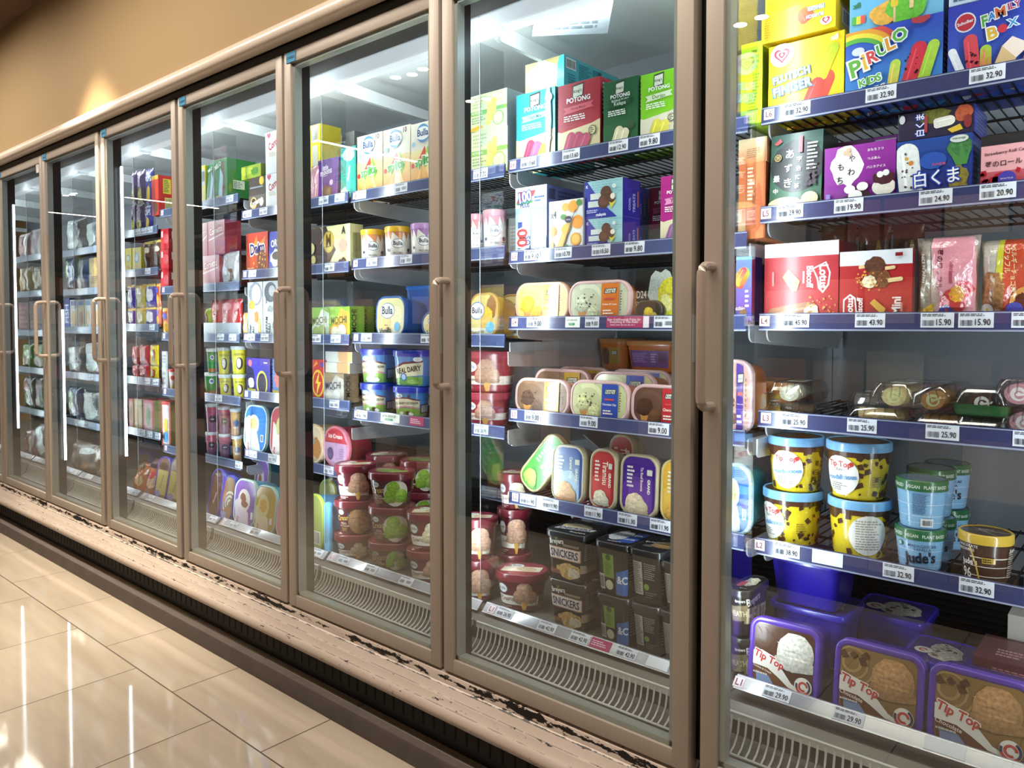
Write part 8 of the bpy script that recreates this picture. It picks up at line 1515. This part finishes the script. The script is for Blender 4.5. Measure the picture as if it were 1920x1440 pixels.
# paper notice stuck inside the top of the door with the four tall cartons
bm = bmesh.new()
nv = [(-.155, .0), (.10, .115), (.155, .005), (-.055, -.105)]
W_, H_ = .26, .17
box(bm, 0, W_, -.0006, 0, 0, H_)
colour_all(bm, lambda f: hx('b9c3c9'))
paint(bm, [('n', .05, .08, .95, .95, 13, '7d8890'), ('b', .3, .55, .06, .34, 'e6eef0', 0), ('b', .5, .32, .2, .1, 'e6eef0', 0)], W_, H_, lambda x, y, l: (x, -.0006 - l, y))
o = finish('paper_notice', bm, M['paper'], loc=NOTICE, rot=(0, radians(12), 0))
tag(o, 'wrinkled paper notice stuck inside at the top of the bay with the tall lolly cartons', 'notice')

# ---------------------------------------------------------------- what the glass mirrors: the other side of the aisle
OR = empty('opposite_shelving', (-3, -.75, 0)); tag(OR, 'dark shelving unit across the aisle, seen only as reflections in the glass', 'shelving')
OP = unit_part(OR)
bm = bmesh.new(); box(bm, -11, 3, -1.05, -.95, 0, 1.95); box(bm, -11, 3, -.95, -.42, 0, .14); box(bm, -11, 3, -.95, -.42, 1.86, 1.95); OP('carcass', bm, plain('dark_carcass', '2a2523', .6))
for i, z in enumerate((.50, .84, 1.18, 1.52)):
    bm = bmesh.new(); box(bm, -11, 3, -.95, -.45, z - .02, z); box(bm, -11, 3, -.45, -.44, z - .035, z + .005)
    OP('board', bm, plain('dark_board', '3d3836', .5))
rd = random.Random(4)
cols = ['b98a62', '8f5a3c', 'c9a98f', 'a9646c', '7b8a99', 'c4b59a', '6d4a38', 'd4c0b4', '9a7a50', '55606a']
for i, z in enumerate((.14, .50, .84, 1.18, 1.52)):
    bm = bmesh.new(); x = -10.9
    fc = []
    while x < 2.9:
        w = rd.uniform(.1, .26); h = rd.uniform(.14, .26)
        n0 = len(bm.faces)
        box(bm, x, x + w * .94, -.92, rd.uniform(-.56, -.48), z, z + h)
        bm.faces.ensure_lookup_table()
        c = hx(rd.choice(cols), .3); fc += [c] * (len(bm.faces) - n0)
        x += w
    cl = bm.loops.layers.float_color.new('Col')
    for f, c in zip(bm.faces, fc):
        for l in f.loops: l[cl] = c
    o = OP('packaged_goods', bm, M['card']); o['kind'] = 'stuff'

# ---------------------------------------------------------------- ceiling lights
def line_light(x, y0, y1, ref):
    R = empty('ceiling_linear_light', (x, (y0 + y1) / 2, CEIL)); tag(R, ref, 'ceiling light', 'linear ceiling lights mirrored in the glass')
    P = unit_part(R)
    bm = bmesh.new(); box(bm, x - .03, x + .03, y0, y1, CEIL - .03, CEIL - .001); P('housing', bm, M['fixture'])
    bm = bmesh.new(); box(bm, x - .022, x + .022, y0 + .01, y1 - .01, CEIL - .034, CEIL - .03); P('diffuser', bm, M['line_glow'])
line_light(-5.95, -2.45, -1.2, 'linear ceiling light mirrored in the glass above the little moon carton')
line_light(-10.5, -2.7, -1.38, 'linear ceiling light mirrored in the glass of the fourth and fifth doors')
line_light(-12.75, -2.0, -1.2, 'linear ceiling light mirrored in the glass of the third door from left')
def spots(x, y, ref, n=3):
    R = empty('spotlight_cluster', (x, y, CEIL)); tag(R, ref, 'ceiling light', 'spotlight clusters mirrored in the glass')
    P = unit_part(R)
    bm = bmesh.new(); box(bm, x - .2, x + .2, y - .05, y + .05, CEIL - .03, CEIL - .001); P('housing', bm, M['fixture'])
    for i in range(n):
        xx = x - .13 + .13 * i; yy = y + (.02, -.01, .015)[i % 3]
        bm = bmesh.new()
        bmesh.ops.create_cone(bm, cap_ends=True, segments=16, radius1=.042, radius2=.03, depth=.05, matrix=Matrix.Translation((xx, yy, CEIL - .055)))
        s = P('lamp_can', bm, M['fixture'])
        bm = bmesh.new()
        bmesh.ops.create_circle(bm, cap_ends=True, segments=16, radius=.036, matrix=Matrix.Translation((xx, yy, CEIL - .0815)))
        P('lens', bm, M['spot_glow'], s)
spots(-3.79, -.45, 'spotlight cluster mirrored in the glass near the split lollies cartons')
spots(-3.79, -1.16, 'spotlight cluster mirrored on the pale green stacked cartons')
spots(-1.82, -1.07, 'spotlight cluster mirrored at the top of the nearest door')
spots(-10.5, -.74, 'spotlight cluster mirrored in the second glass door from the left')

# ---------------------------------------------------------------- lights
def lamp(kind, name, loc, energy, col=(1, 1, 1), rot=(0, 0, 0), **kw):
    l = bpy.data.lights.new(name, kind); l.energy = energy; l.color = col
    for a, v in kw.items(): setattr(l, a, v)
    o = bpy.data.objects.new(name, l); COL.objects.link(o); o.location = loc; o.rotation_euler = rot
    return o
COOL = (.86, .95, 1.0); WARM = (1.0, .89, .76)
for k in range(-2, 9):
    x = XB[k]
    # strip on the back of each mullion, shining into the goods
    lamp('AREA', 'mullion_strip_light', (x, 1.537, 1.24), E_STRIP, COOL, (radians(90), 0, 0), shape='RECTANGLE', size=.03, size_y=1.5, spread=radians(170))
    lamp('AREA', 'canopy_light', (x + .38, 1.664, 2.03), E_TOP, COOL, (radians(78), 0, 0), shape='RECTANGLE', size=.66, size_y=.03, spread=radians(170))
for i, x in enumerate((-9.2, -7.2, -5.2, -3.2, -1.2, .8)):
    lamp('AREA', 'aisle_light', (x, .72, CEIL - .02), E_AISLE, WARM, (radians(14), 0, 0), shape='RECTANGLE', size=1.6, size_y=.3, spread=radians(150))
for i, x in enumerate((-8, -4.5, -1)):
    lamp('AREA', 'opposite_fill', (x, .45, CEIL - .02), E_OPP, WARM, (radians(-42), 0, 0), shape='RECTANGLE', size=2.4, size_y=.3, spread=radians(120))  # unseen fill, added to brighten the goods across the aisle
lamp('SPOT', 'wall_washer', (-3.83, 1.10, CEIL - .05), E_WASH, (1, .88, .66), (radians(4), 0, 0), spot_size=radians(64), spot_blend=.8, shadow_soft_size=.03)
lamp('SPOT', 'floor_spot', (-3.1, .35, CEIL - .05), 70, (1, .86, .66), (0, 0, 0), spot_size=radians(60), spot_blend=.9, shadow_soft_size=.05)
W = bpy.data.worlds.new('world'); SC.world = W; W.use_nodes = True
W.node_tree.nodes['Background'].inputs[0].default_value = (.9, .72, .55, 1); W.node_tree.nodes['Background'].inputs[1].default_value = .12
